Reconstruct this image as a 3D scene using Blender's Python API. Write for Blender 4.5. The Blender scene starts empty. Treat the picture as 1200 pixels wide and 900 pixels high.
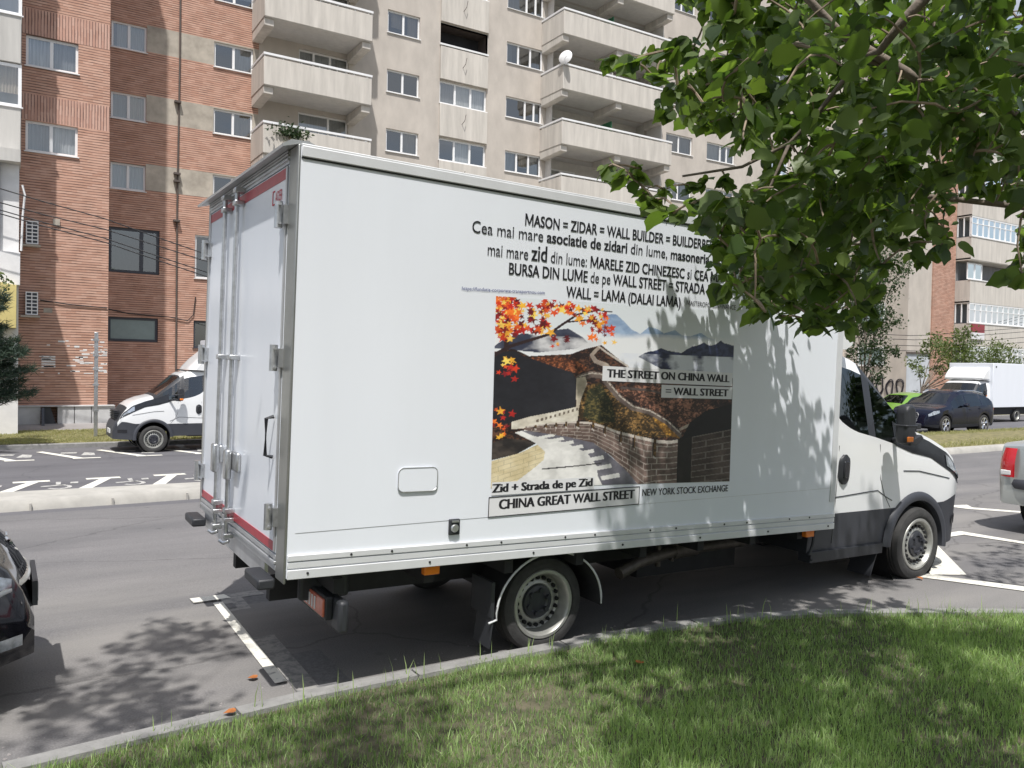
import bpy, bmesh, math, random
import numpy as np
from mathutils import Vector, Matrix
from math import sin, cos, pi, sqrt, radians as R

random.seed(11); rng = np.random.default_rng(11)
sc = bpy.context.scene
COL = sc.collection

# ------------------------------------------------------------------ camera, world, sun
cd = bpy.data.cameras.new('camera'); cam = bpy.data.objects.new('camera', cd); COL.objects.link(cam)
cf = Vector((0.53201954, 0.84647053, -0.02104408)); cr = Vector((0.84671928, -0.53171054, 0.0187177)); cu = Vector((-0.00465463, 0.02777661, 0.99960332))
m = Matrix((cr, cu, -cf)).transposed().to_4x4(); m.translation = (0, 0, 1.8491)
cam.matrix_world = m
cd.sensor_width = 36; cd.lens = 948.115 / 1200 * 36; cd.clip_start = .05; cd.clip_end = 2000
sc.camera = cam
EL, AZ = R(63), R(29)
sunv = Vector((-sin(AZ) * cos(EL), -cos(AZ) * cos(EL), sin(EL)))
w = bpy.data.worlds.new('World'); sc.world = w; w.use_nodes = True
nt = w.node_tree; sky = nt.nodes.new('ShaderNodeTexSky'); sky.sky_type = 'NISHITA'; sky.sun_disc = False
sky.sun_elevation = EL; sky.sun_rotation = R(180 + 29); sky.dust_density = 2.5; sky.air_density = 1.1
bg = nt.nodes['Background']; bg.inputs[1].default_value = .138
tc_ = nt.nodes.new('ShaderNodeTexCoord'); mp_ = nt.nodes.new('ShaderNodeMapping'); mp_.inputs['Scale'].default_value = (1, 1, 2.4)
cn = nt.nodes.new('ShaderNodeTexNoise'); cn.inputs['Scale'].default_value = 2.6; cn.inputs['Detail'].default_value = 9; cn.inputs['Roughness'].default_value = .58
crp = nt.nodes.new('ShaderNodeValToRGB'); crp.color_ramp.elements[0].position = .42; crp.color_ramp.elements[0].color = (.12, .12, .12, 1); crp.color_ramp.elements[1].position = .62; crp.color_ramp.elements[1].color = (.85, .85, .85, 1)
cm = nt.nodes.new('ShaderNodeMix'); cm.data_type = 'RGBA'; cm.inputs[7].default_value = (4.6, 4.7, 4.9, 1)
nt.links.new(tc_.outputs['Generated'], mp_.inputs[0]); nt.links.new(mp_.outputs[0], cn.inputs[0]); nt.links.new(cn.outputs[0], crp.inputs[0]); nt.links.new(crp.outputs[0], cm.inputs[0]); nt.links.new(sky.outputs[0], cm.inputs[6]); nt.links.new(cm.outputs[2], bg.inputs[0])
sl = bpy.data.lights.new('sun', 'SUN'); sl.energy = 4.6; sl.angle = R(.75); sl.color = (1, .972, .94)
so = bpy.data.objects.new('sun', sl); COL.objects.link(so); so.rotation_euler = sunv.to_track_quat('Z', 'Y').to_euler(); so.location = (0, 0, 40)
sc.view_settings.view_transform = 'Standard'; sc.view_settings.look = 'None'; sc.view_settings.gamma = 1
sc.view_settings.exposure = 0.12
sc.view_settings.use_curve_mapping = False
sc.cycles.use_denoising = True
sc.cycles.max_bounces = 8; sc.cycles.transparent_max_bounces = 12

# ------------------------------------------------------------------ helpers
class MB:
    def __init__(s): s.v = []; s.f = []
    def add(s, vs, fs):
        b = len(s.v); s.v += [tuple(map(float, p)) for p in vs]; s.f += [tuple(i + b for i in q) for q in fs]; return s
    def box(s, x0, x1, y0, y1, z0, z1):
        return s.add([(x0, y0, z0), (x1, y0, z0), (x1, y1, z0), (x0, y1, z0), (x0, y0, z1), (x1, y0, z1), (x1, y1, z1), (x0, y1, z1)],
                     [(0, 3, 2, 1), (4, 5, 6, 7), (0, 1, 5, 4), (1, 2, 6, 5), (2, 3, 7, 6), (3, 0, 4, 7)])
    def quad(s, a, b, c, d): return s.add([a, b, c, d], [(0, 1, 2, 3)])
    def poly(s, pts): return s.add(pts, [tuple(range(len(pts)))])
    def prism(s, P, ax, a, b):
        # P: 2-D outline in the two other axes (in x,y,z order); extruded along axis ax from a to b
        n = len(P)
        def mk(p, t):
            return (t, p[0], p[1]) if ax == 0 else (p[0], t, p[1]) if ax == 1 else (p[0], p[1], t)
        fs = [tuple(range(n))[::-1], tuple(range(n, 2 * n))] + [(i, (i + 1) % n, n + (i + 1) % n, n + i) for i in range(n)]
        return s.add([mk(p, a) for p in P] + [mk(p, b) for p in P], fs)
    def tube(s, pts, r, n=8, r1=None):
        pts = [Vector(p) for p in pts]; k = len(pts); vs = []; up = Vector((0, 0, 1))
        for i, p in enumerate(pts):
            t = (pts[min(i + 1, k - 1)] - pts[max(i - 1, 0)]).normalized()
            a = t.cross(up)
            if a.length < .05: a = t.cross(Vector((0, 1, 0)))
            a.normalize(); b = t.cross(a)
            rr = r if r1 is None else r + (r1 - r) * i / (k - 1)
            vs += [p + a * (rr * cos(2 * pi * j / n)) + b * (rr * sin(2 * pi * j / n)) for j in range(n)]
        fs = [(i * n + j, i * n + (j + 1) % n, (i + 1) * n + (j + 1) % n, (i + 1) * n + j) for i in range(k - 1) for j in range(n)]
        fs += [tuple(range(n))[::-1], tuple((k - 1) * n + j for j in range(n))]
        return s.add(vs, fs)
    def lathe(s, prof, c, ax=1, n=40, closed=False):
        # prof: (radius, offset along axis)
        vs = []; k = len(prof)
        for (r, t) in prof:
            for j in range(n):
                a = 2 * pi * j / n
                p = (r * cos(a), t, r * sin(a)) if ax == 1 else (r * cos(a), r * sin(a), t) if ax == 2 else (t, r * cos(a), r * sin(a))
                vs.append((p[0] + c[0], p[1] + c[1], p[2] + c[2]))
        fs = [(i * n + j, i * n + (j + 1) % n, ((i + 1) % k) * n + (j + 1) % n, ((i + 1) % k) * n + j) for i in range(k if closed else k - 1) for j in range(n)]
        return s.add(vs, fs)
    def grid(s, rows):
        k = len(rows[0])
        return s.add([p for r in rows for p in r], [(i * k + j, i * k + j + 1, (i + 1) * k + j + 1, (i + 1) * k + j) for i in range(len(rows) - 1) for j in range(k - 1)])
    def islands(s):
        par = list(range(len(s.v)))
        def fd(i):
            while par[i] != i: par[i] = par[par[i]]; i = par[i]
            return i
        key = {}
        for i, p in enumerate(s.v):
            k = (round(p[0], 4), round(p[1], 4), round(p[2], 4))
            if k in key: par[fd(i)] = fd(key[k])
            else: key[k] = i
        for f in s.f:
            for i in f[1:]: par[fd(i)] = fd(f[0])
        out = {}
        for f in s.f:
            b = out.setdefault(fd(f[0]), MB()); b.add([s.v[i] for i in f], [tuple(range(len(f)))])
        return list(out.values())
    def build(s, name, mat, parent=None, smooth=35, bevel=0, seg=2, fix=True, split=False):
        if split: return [b.build(name, mat, parent, smooth, bevel, seg, True) for b in s.islands()]
        me = bpy.data.meshes.new(name); me.from_pydata(s.v, [], s.f)
        if fix:
            bm = bmesh.new(); bm.from_mesh(me); bmesh.ops.remove_doubles(bm, verts=bm.verts, dist=1e-5)
            bmesh.ops.recalc_face_normals(bm, faces=bm.faces); bm.to_mesh(me); bm.free()
        if smooth:
            me.shade_smooth(); me.set_sharp_from_angle(angle=R(smooth))
        o = bpy.data.objects.new(name, me); COL.objects.link(o)
        if mat: me.materials.append(mat)
        if parent: o.parent = parent
        if bevel:
            b = o.modifiers.new('bevel', 'BEVEL'); b.width = bevel; b.segments = seg; b.limit_method = 'ANGLE'; b.angle_limit = R(40); b.harden_normals = False
        return o

def tag(o, label=None, cat=None, group=None, kind=None):
    if label: o['label'] = label
    if cat: o['category'] = cat
    if group: o['group'] = group
    if kind: o['kind'] = kind
    return o
def thing(name, label, cat, loc=(0, 0, 0), rz=0, group=None):
    o = bpy.data.objects.new(name, None); COL.objects.link(o); o.location = loc; o.rotation_euler = (0, 0, rz); o.empty_display_size = .2
    return tag(o, label, cat, group)
def copy_tree(o, parent=None):
    c = o.copy(); COL.objects.link(c); c.parent = parent
    for ch in list(o.children): copy_tree(ch, c)
    return c
def interp(x, P):
    if x <= P[0][0]: return P[0][1]
    for a, b in zip(P, P[1:]):
        if x <= b[0]: return a[1] + (b[1] - a[1]) * (x - a[0]) / (b[0] - a[0])
    return P[-1][1]
def arr_mesh(name, V, F, mat, parent=None, colors=None, smooth=False):
    me = bpy.data.meshes.new(name)
    V = np.asarray(V, np.float32); F = np.asarray(F, np.int32); k = F.shape[1]
    me.vertices.add(len(V)); me.vertices.foreach_set('co', V.ravel())
    me.loops.add(F.size); me.loops.foreach_set('vertex_index', F.ravel())
    me.polygons.add(len(F)); me.polygons.foreach_set('loop_start', np.arange(0, F.size, k, dtype=np.int32))
    me.update(calc_edges=True)
    if colors is not None:
        a = me.color_attributes.new('tint', 'FLOAT_COLOR', 'POINT'); c = np.ones((len(V), 4), np.float32); c[:, :3] = colors; a.data.foreach_set('color', c.ravel())
    if smooth: me.shade_smooth()
    me.materials.append(mat); o = bpy.data.objects.new(name, me); COL.objects.link(o)
    if parent: o.parent = parent
    return o

# ------------------------------------------------------------------ materials
def base_mat(name):
    m = bpy.data.materials.new(name); m.use_nodes = True; n = m.node_tree.nodes; return m, n, m.node_tree.links, n['Principled BSDF']
def mk(name, c, rough=.6, metal=0, var=.12, scale=4, bump=0, bscale=60, stretch=(1, 1, 1), c2=None, coat=0, spec=None, detail=5):
    m, n, l, p = base_mat(name)
    p.inputs['Roughness'].default_value = rough; p.inputs['Metallic'].default_value = metal
    if coat: p.inputs['Coat Weight'].default_value = coat; p.inputs['Coat Roughness'].default_value = .04
    if spec is not None: p.inputs['Specular IOR Level'].default_value = spec
    if var or c2:
        tc = n.new('ShaderNodeTexCoord'); mp = n.new('ShaderNodeMapping'); mp.inputs['Scale'].default_value = stretch
        no = n.new('ShaderNodeTexNoise'); no.inputs['Scale'].default_value = scale; no.inputs['Detail'].default_value = detail; no.inputs['Roughness'].default_value = .62
        rp = n.new('ShaderNodeValToRGB'); rp.color_ramp.elements[0].position = .3; rp.color_ramp.elements[1].position = .7
        a = tuple(x * (1 - var) for x in c); b = c2 or tuple(min(1, x * (1 + var)) for x in c)
        rp.color_ramp.elements[0].color = (*a, 1); rp.color_ramp.elements[1].color = (*b, 1)
        l.new(tc.outputs['Object'], mp.inputs[0]); l.new(mp.outputs[0], no.inputs[0]); l.new(no.outputs[0], rp.inputs[0]); l.new(rp.outputs[0], p.inputs[0])
        if bump:
            n2 = n.new('ShaderNodeTexNoise'); n2.inputs['Scale'].default_value = bscale; n2.inputs['Detail'].default_value = 4
            bp = n.new('ShaderNodeBump'); bp.inputs['Strength'].default_value = bump; bp.inputs['Distance'].default_value = .01
            l.new(tc.outputs['Object'], n2.inputs[0]); l.new(n2.outputs[0], bp.inputs['Height']); l.new(bp.outputs[0], p.inputs['Normal'])
    else: p.inputs[0].default_value = (*c, 1)
    return m
def brick_mat(name, c1, c2, mortar, vertical=False):
    m, n, l, p = base_mat(name)
    tc = n.new('ShaderNodeTexCoord'); sp = n.new('ShaderNodeSeparateXYZ'); ad = n.new('ShaderNodeMath'); ad.operation = 'ADD'; cb = n.new('ShaderNodeCombineXYZ')
    l.new(tc.outputs['Object'], sp.inputs[0]); l.new(sp.outputs[0], ad.inputs[0]); l.new(sp.outputs[1], ad.inputs[1])
    l.new(ad.outputs[0], cb.inputs[1 if vertical else 0]); l.new(sp.outputs[2], cb.inputs[0 if vertical else 1])
    b = n.new('ShaderNodeTexBrick'); b.inputs['Scale'].default_value = 1; b.inputs['Brick Width'].default_value = .3; b.inputs['Row Height'].default_value = .088
    b.inputs['Mortar Size'].default_value = .0; b.inputs['Mortar Smooth'].default_value = .1; b.inputs['Bias'].default_value = 0
    b.inputs['Color1'].default_value = (*c1, 1); b.inputs['Color2'].default_value = (*c2, 1); b.inputs['Mortar'].default_value = (*mortar, 1)
    l.new(cb.outputs[0], b.inputs[0])
    no = n.new('ShaderNodeTexNoise'); no.inputs['Scale'].default_value = .9; no.inputs['Detail'].default_value = 8; no.inputs['Roughness'].default_value = .7
    l.new(tc.outputs['Object'], no.inputs[0])
    mx = n.new('ShaderNodeMix'); mx.data_type = 'RGBA'; mx.blend_type = 'MULTIPLY'; mx.inputs[0].default_value = .55
    rp = n.new('ShaderNodeValToRGB'); rp.color_ramp.elements[0].position = .3; rp.color_ramp.elements[0].color = (.8, .78, .76, 1); rp.color_ramp.elements[1].position = .72; rp.color_ramp.elements[1].color = (1.1, 1.07, 1.04, 1)
    # deeply raked bed joints with wavering arrises: a dark line between the courses
    wv = n.new('ShaderNodeTexNoise'); wv.inputs['Scale'].default_value = 2.2; wv.inputs['Detail'].default_value = 4; l.new(cb.outputs[0], wv.inputs[0])
    dv = n.new('ShaderNodeMath'); dv.operation = 'DIVIDE'; dv.inputs[1].default_value = .088; l.new(ad.outputs[0] if vertical else sp.outputs[2], dv.inputs[0])
    fr = n.new('ShaderNodeMath'); fr.operation = 'FRACT'; l.new(dv.outputs[0], fr.inputs[0])
    th = n.new('ShaderNodeMapRange'); th.inputs[1].default_value = .3; th.inputs[2].default_value = .7; th.inputs[3].default_value = .1; th.inputs[4].default_value = .38; l.new(wv.outputs[0], th.inputs[0])
    jt = n.new('ShaderNodeMath'); jt.operation = 'LESS_THAN'; l.new(fr.outputs[0], jt.inputs[0]); l.new(th.outputs[0], jt.inputs[1])
    jm = n.new('ShaderNodeMix'); jm.data_type = 'RGBA'; jm.inputs[7].default_value = (*mortar, 1); l.new(jt.outputs[0], jm.inputs[0])
    l.new(no.outputs[0], rp.inputs[0]); l.new(b.outputs[0], mx.inputs[6]); l.new(rp.outputs[0], mx.inputs[7]); l.new(mx.outputs[2], jm.inputs[6]); l.new(jm.outputs[2], p.inputs[0])
    bp = n.new('ShaderNodeBump'); bp.inputs['Strength'].default_value = .9; bp.inputs['Distance'].default_value = .012; bp.invert = True
    l.new(jt.outputs[0], bp.inputs['Height']); l.new(bp.outputs[0], p.inputs['Normal']); p.inputs['Roughness'].default_value = .85
    return m
def asphalt_mat(name, c, tint):
    m, n, l, p = base_mat(name)
    tc = n.new('ShaderNodeTexCoord'); mp = n.new('ShaderNodeMapping'); mp.inputs['Scale'].default_value = (.35, 1.2, 1)
    big = n.new('ShaderNodeTexNoise'); big.inputs['Scale'].default_value = .7; big.inputs['Detail'].default_value = 8; big.inputs['Roughness'].default_value = .65
    fine = n.new('ShaderNodeTexNoise'); fine.inputs['Scale'].default_value = 90; fine.inputs['Detail'].default_value = 3
    l.new(tc.outputs['Object'], mp.inputs[0]); l.new(mp.outputs[0], big.inputs[0]); l.new(tc.outputs['Object'], fine.inputs[0])
    r1 = n.new('ShaderNodeValToRGB'); r1.color_ramp.elements[0].position = .32; r1.color_ramp.elements[1].position = .68
    r1.color_ramp.elements[0].color = (*[x * .74 for x in c], 1); r1.color_ramp.elements[1].color = (*tint, 1)
    l.new(big.outputs[0], r1.inputs[0])
    r2 = n.new('ShaderNodeValToRGB'); r2.color_ramp.elements[0].position = .35; r2.color_ramp.elements[0].color = (.72, .72, .72, 1); r2.color_ramp.elements[1].position = .66; r2.color_ramp.elements[1].color = (1.2, 1.2, 1.2, 1)
    l.new(fine.outputs[0], r2.inputs[0])
    mx = n.new('ShaderNodeMix'); mx.data_type = 'RGBA'; mx.blend_type = 'MULTIPLY'; mx.inputs[0].default_value = .8
    l.new(r1.outputs[0], mx.inputs[6]); l.new(r2.outputs[0], mx.inputs[7])
    # oily spots and small cracks
    vo = n.new('ShaderNodeTexVoronoi'); vo.inputs['Scale'].default_value = 1.3; l.new(tc.outputs['Object'], vo.inputs[0])
    r3 = n.new('ShaderNodeValToRGB'); r3.color_ramp.elements[0].position = .02; r3.color_ramp.elements[0].color = (.45, .45, .45, 1); r3.color_ramp.elements[1].position = .06; r3.color_ramp.elements[1].color = (1, 1, 1, 1)
    l.new(vo.outputs['Distance'], r3.inputs[0])
    m2 = n.new('ShaderNodeMix'); m2.data_type = 'RGBA'; m2.blend_type = 'MULTIPLY'; m2.inputs[0].default_value = .7
    l.new(mx.outputs[2], m2.inputs[6]); l.new(r3.outputs[0], m2.inputs[7]); # pale dust lying over the parking strip along the kerb
    sy = n.new('ShaderNodeSeparateXYZ'); l.new(tc.outputs['Object'], sy.inputs[0]); mr = n.new('ShaderNodeMapRange'); mr.inputs[1].default_value = 9.2; mr.inputs[2].default_value = 6.4; l.new(sy.outputs[1], mr.inputs[0])
    dn = n.new('ShaderNodeTexNoise'); dn.inputs['Scale'].default_value = 1.1; dn.inputs['Detail'].default_value = 7; l.new(mp.outputs[0], dn.inputs[0]); dr = n.new('ShaderNodeMapRange'); dr.inputs[1].default_value = .35; dr.inputs[2].default_value = .65; dr.inputs[4].default_value = .5; l.new(dn.outputs[0], dr.inputs[0])
    dm = n.new('ShaderNodeMath'); dm.operation = 'MULTIPLY'; l.new(mr.outputs[0], dm.inputs[0]); l.new(dr.outputs[0], dm.inputs[1]); dx = n.new('ShaderNodeMix'); dx.data_type = 'RGBA'; dx.inputs[7].default_value = (.29, .275, .25, 1); l.new(dm.outputs[0], dx.inputs[0]); l.new(m2.outputs[2], dx.inputs[6])
    # hairline cracks
    wn = n.new('ShaderNodeTexNoise'); wn.inputs['Scale'].default_value = 3; wn.inputs['Detail'].default_value = 5; l.new(tc.outputs['Object'], wn.inputs[0]); wa = n.new('ShaderNodeMix'); wa.data_type = 'RGBA'; wa.inputs[0].default_value = .22; l.new(tc.outputs['Object'], wa.inputs[6]); l.new(wn.outputs['Color'], wa.inputs[7])
    ve = n.new('ShaderNodeTexVoronoi'); ve.feature = 'DISTANCE_TO_EDGE'; ve.inputs['Scale'].default_value = .42; l.new(wa.outputs[2], ve.inputs[0]); r5 = n.new('ShaderNodeMapRange'); r5.inputs[1].default_value = .002; r5.inputs[2].default_value = .006; r5.inputs[3].default_value = .55; r5.inputs[4].default_value = 1; l.new(ve.outputs['Distance'], r5.inputs[0])
    m5 = n.new('ShaderNodeMix'); m5.data_type = 'RGBA'; m5.blend_type = 'MULTIPLY'; m5.inputs[0].default_value = .6; l.new(dx.outputs[2], m5.inputs[6]); l.new(r5.outputs[0], m5.inputs[7]); l.new(m5.outputs[2], p.inputs[0])
    bp = n.new('ShaderNodeBump'); bp.inputs['Strength'].default_value = .5; bp.inputs['Distance'].default_value = .006
    l.new(fine.outputs[0], bp.inputs['Height']); l.new(bp.outputs[0], p.inputs['Normal']); p.inputs['Roughness'].default_value = .85
    return m
def worn_mat(name, paint, under, cover=.5):
    m, n, l, p = base_mat(name)
    tc = n.new('ShaderNodeTexCoord'); no = n.new('ShaderNodeTexNoise'); no.inputs['Scale'].default_value = 14; no.inputs['Detail'].default_value = 8; no.inputs['Roughness'].default_value = .75
    l.new(tc.outputs['Object'], no.inputs[0]); rp = n.new('ShaderNodeValToRGB')
    rp.color_ramp.elements[0].position = cover - .07; rp.color_ramp.elements[0].color = (*under, 1); rp.color_ramp.elements[1].position = cover + .06; rp.color_ramp.elements[1].color = (*paint, 1)
    l.new(no.outputs[0], rp.inputs[0]); l.new(rp.outputs[0], p.inputs[0]); p.inputs['Roughness'].default_value = .8
    return m
def glass_mat(name, tint=(.5, .6, .6), trans=.5, rough=.02):
    m, n, l, p = base_mat(name); out = n['Material Output']
    tr = n.new('ShaderNodeBsdfTransparent'); tr.inputs[0].default_value = (*tint, 1)
    gl = n.new('ShaderNodeBsdfGlossy'); gl.inputs['Roughness'].default_value = rough; gl.inputs[0].default_value = (.95, .98, 1, 1)
    fr = n.new('ShaderNodeFresnel'); fr.inputs[0].default_value = 1.55
    ad = n.new('ShaderNodeMath'); ad.operation = 'MULTIPLY_ADD'; ad.inputs[1].default_value = 1.0; ad.inputs[2].default_value = 1 - trans
    ad.use_clamp = True
    l.new(fr.outputs[0], ad.inputs[0]); mx = n.new('ShaderNodeMixShader'); l.new(ad.outputs[0], mx.inputs[0]); l.new(tr.outputs[0], mx.inputs[1]); l.new(gl.outputs[0], mx.inputs[2]); l.new(mx.outputs[0], out.inputs[0])
    n.remove(p); return m
def leaf_mat(name, lo, hi, trans=.4, rough=.38, attr='tint'):
    m, n, l, p = base_mat(name); out = n['Material Output']
    at = n.new('ShaderNodeAttribute'); at.attribute_name = attr
    sx = n.new('ShaderNodeSeparateColor'); l.new(at.outputs[0], sx.inputs[0])
    mx = n.new('ShaderNodeMix'); mx.data_type = 'RGBA'; mx.inputs[6].default_value = (*lo, 1); mx.inputs[7].default_value = (*hi, 1); l.new(sx.outputs[0], mx.inputs[0])
    l.new(mx.outputs[2], p.inputs[0]); p.inputs['Roughness'].default_value = rough; p.inputs['Specular IOR Level'].default_value = .5
    tr = n.new('ShaderNodeBsdfTranslucent'); hs = n.new('ShaderNodeMix'); hs.data_type = 'RGBA'; hs.blend_type = 'MULTIPLY'; hs.inputs[0].default_value = 1; hs.inputs[7].default_value = (1.5, 1.75, .55, 1)
    l.new(mx.outputs[2], hs.inputs[6]); l.new(hs.outputs[2], tr.inputs[0])
    ms = n.new('ShaderNodeMixShader'); ms.inputs[0].default_value = trans; l.new(p.outputs[0], ms.inputs[1]); l.new(tr.outputs[0], ms.inputs[2]); l.new(ms.outputs[0], out.inputs[0])
    return m
M = {}
M['asphalt'] = asphalt_mat('asphalt', (.16, .157, .161), (.198, .19, .189))
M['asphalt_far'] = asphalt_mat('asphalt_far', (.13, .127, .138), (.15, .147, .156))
M['patch'] = mk('tar_patch', (.15, .148, .148), .85, var=.25, scale=30, bump=.4)
M['paint_new'] = worn_mat('road_paint', (.74, .72, .64), (.2, .2, .19), .4)
M['paint_old'] = worn_mat('worn_paint', (.3, .29, .27), (.16, .16, .16), .47)
M['paint_mid'] = worn_mat('faded_paint', (.52, .51, .48), (.17, .17, .17), .46)
M['kerb'] = mk('kerb_concrete', (.25, .245, .235), .9, var=.2, scale=9, bump=.4)
M['island'] = mk('island_concrete', (.4, .385, .35), .9, var=.15, scale=3, bump=.4)
M['pave'] = mk('pavement', (.3, .28, .27), .9, var=.15, scale=2, bump=.3)
M['soil'] = mk('lawn_ground', (.05, .06, .025), .95, var=.4, scale=9, c2=(.15, .13, .085))
M['far_grass'] = mk('verge_grass', (.13, .13, .05), .95, var=.4, scale=5, c2=(.3, .26, .13), bump=1, bscale=30)
M['brick'] = brick_mat('red_brick', (.5, .285, .21), (.6, .38, .295), (.17, .1, .075))
M['brick_v'] = brick_mat('soldier_brick', (.5, .29, .225), (.6, .39, .315), (.17, .1, .08), True)
M['concrete'] = mk('beige_render', (.5, .455, .405), .92, var=.14, scale=1.1, stretch=(1, 1, .5), bump=.25, bscale=14, detail=10)
M['panel'] = mk('parapet_concrete', (.56, .525, .475), .92, var=.16, scale=3.5, stretch=(1, 1, .12), bump=.2, bscale=20, detail=8)
M['band'] = mk('grey_render', (.42, .38, .32), .95, var=.3, scale=1.4, bump=.4, bscale=12, detail=10)
M['pale'] = mk('pale_concrete', (.5, .485, .455), .92, var=.12, scale=4, stretch=(1, 1, .1), bump=.2, detail=8)
M['soffit'] = mk('soffit_white', (.6, .58, .55), .9, var=.08)
M['white_wall'] = mk('white_wall', (.72, .71, .7), .9, var=.08, scale=3)
M['yellow'] = mk('yellow_panel', (.6, .5, .2), .6, var=.06)
M['stone'] = mk('plinth_stone', (.5, .5, .5), .8, var=.14, scale=2.5, bump=.3)
M['upvc'] = mk('white_upvc', (.82, .82, .82), .35, var=.02)
M['dark_frame'] = mk('dark_frame', (.05, .055, .07), .4, var=.1)
M['curtain'] = mk('net_curtain', (.5, .5, .5), .9, var=.35, scale=6, stretch=(6, 1, .15))
M['curtain_dim'] = mk('dim_curtain', (.2, .205, .215), .9, var=.4, scale=6, stretch=(5, 1, .15))
M['curtain_warm'] = mk('warm_curtain', (.5, .42, .33), .9, var=.3, scale=6, stretch=(6, 1, .15))
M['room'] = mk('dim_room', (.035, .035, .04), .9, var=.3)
M['pane'] = glass_mat('window_pane', (.8, .82, .82), .84)
M['frosted'] = mk('frosted_pane', (.22, .29, .29), .15, var=.06, spec=.6)
M['rail_white'] = mk('rail_white', (.8, .8, .8), .4, var=.05)
M['green'] = mk('green_partition', (.03, .13, .06), .7, var=.1)
M['pipe'] = mk('old_pipe', (.1, .08, .07), .7, var=.2)
M['cable'] = mk('black_cable', (.02, .02, .022), .6, var=0)
M['truck_white'] = mk('white_panel', (.785, .815, .865), .24, var=.02, scale=2.2, stretch=(1, 1, .16), spec=.5, detail=9, bump=.12, bscale=1.6)
M['van_white'] = mk('white_paint', (.78, .79, .79), .28, var=.015, scale=2, coat=.6)
M['alu'] = mk('aluminium', (.58, .59, .6), .42, metal=.75, var=.12, scale=6, stretch=(1, 1, .3))
M['alu_white'] = mk('painted_rail', (.66, .67, .68), .45, metal=.15, var=.05, scale=5)
M['steel'] = mk('galvanised_steel', (.52, .53, .54), .35, metal=.85, var=.2, scale=20)
M['post_grey'] = mk('corner_post', (.33, .335, .32), .35, metal=.7, var=.15, scale=3)
M['black_plastic'] = mk('black_plastic', (.028, .03, .035), .5, var=.12, scale=12, bump=.1, bscale=200)
M['cladding'] = mk('grey_cladding', (.045, .048, .058), .48, var=.08, scale=6, bump=.1, bscale=250)
M['rubber'] = mk('tyre_rubber', (.042, .041, .04), .85, var=.25, scale=14, bump=.3, bscale=80)
M['rubber_dust'] = mk('dusty_tyre', (.075, .07, .066), .9, var=.25, scale=10, bump=.3, bscale=80)
M['rim'] = mk('rim_steel', (.42, .42, .39), .42, metal=.55, var=.15, scale=12)
M['rim_shine'] = mk('bright_alloy', (.75, .75, .77), .25, metal=.9, var=.05)
M['hub'] = mk('hub_plastic', (.035, .037, .045), .35, var=.1)
M['chassis'] = mk('chassis_black', (.018, .018, .02), .7, var=.3, scale=8)
M['dark'] = mk('deep_dark', (.008, .008, .009), .9, var=0)
M['rust'] = mk('exhaust_metal', (.1, .085, .075), .55, metal=.6, var=.35, scale=15)
M['amber'] = mk('amber_lens', (.75, .2, .02), .2, var=.1, coat=.5)
M['red_lens'] = mk('red_lens', (.55, .012, .02), .15, var=.08, coat=.8)
M['red_pink'] = mk('lamp_orange', (.6, .16, .1), .25, var=.15, scale=30, coat=.5)
M['red_band'] = mk('red_reflector', (.42, .03, .05), .35, var=.12, scale=18)
M['sign_red'] = mk('sign_red', (.28, .05, .06), .6, var=.1)
M['red_text'] = mk('red_print', (.55, .03, .06), .5, var=0)
M['ink'] = mk('black_ink', (.014, .014, .018), .5, var=0)
M['blue_ink'] = mk('blue_ink', (.03, .05, .2), .5, var=0)
M['label_white'] = mk('label_white', (.72, .72, .73), .45, var=.01)
M['tint_glass'] = glass_mat('cab_glass', (.42, .5, .5), .93)
M['dark_glass'] = glass_mat('tinted_glass', (.16, .19, .2), .95)
M['headlamp'] = mk('headlamp_glass', (.4, .43, .46), .08, metal=.5, var=.5, scale=18, coat=1)
M['head_dark'] = mk('headlamp_dark', (.02, .021, .025), .2, var=.2, scale=14, coat=.15)
M['navy'] = mk('navy_paint', (.005, .007, .02), .16, var=.0, coat=.2, spec=.35)
M['black_paint'] = mk('black_paint', (.012, .012, .017), .18, metal=.2, var=.15, scale=3, coat=.8)
M['silver'] = mk('silver_paint', (.5, .52, .5), .3, metal=.55, var=.04, coat=.6)
M['lime'] = mk('lime_paint', (.15, .3, .035), .3, var=.05, coat=.6)
M['chrome'] = mk('chrome', (.8, .81, .83), .12, metal=1, var=0)
M['plate'] = mk('plate_white', (.7, .7, .7), .4, var=.03)
M['seat'] = mk('seat_cloth', (.03, .03, .035), .9, var=.2)
M['bark'] = mk('bark', (.19, .155, .125), .9, var=.35, scale=14, stretch=(1, 1, .3), bump=.6, bscale=30)
M['twig'] = mk('twig_bark', (.27, .21, .15), .8, var=.3, scale=20)
M['leaf'] = leaf_mat('broad_leaf', (.055, .092, .034), (.17, .23, .066), .48, .4)
M['leaf_far'] = leaf_mat('small_leaf', (.06, .09, .03), (.15, .18, .065), .3, .6)
M['leaf_dark'] = leaf_mat('dark_leaf', (.02, .042, .02), (.05, .08, .028), .25, .6)
M['needle'] = leaf_mat('pine_needle', (.02, .04, .028), (.055, .085, .055), .12, .6)
M['blade'] = leaf_mat('grass_blade', (.13, .21, .075), (.49, .61, .29), .40, .55)
M['verge_blade'] = leaf_mat('verge_blade', (.16, .19, .075), (.4, .37, .2), .3, .6)
M['dry_leaf'] = mk('dry_leaf', (.35, .12, .03), .8, var=.3, scale=30)
M['graffiti'] = mk('graffiti_paint', (.02, .018, .025), .7, var=0)
M['mural_wall'] = mk('grey_white_panel', (.5, .53, .57), .8, var=.1, scale=1.5)
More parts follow.
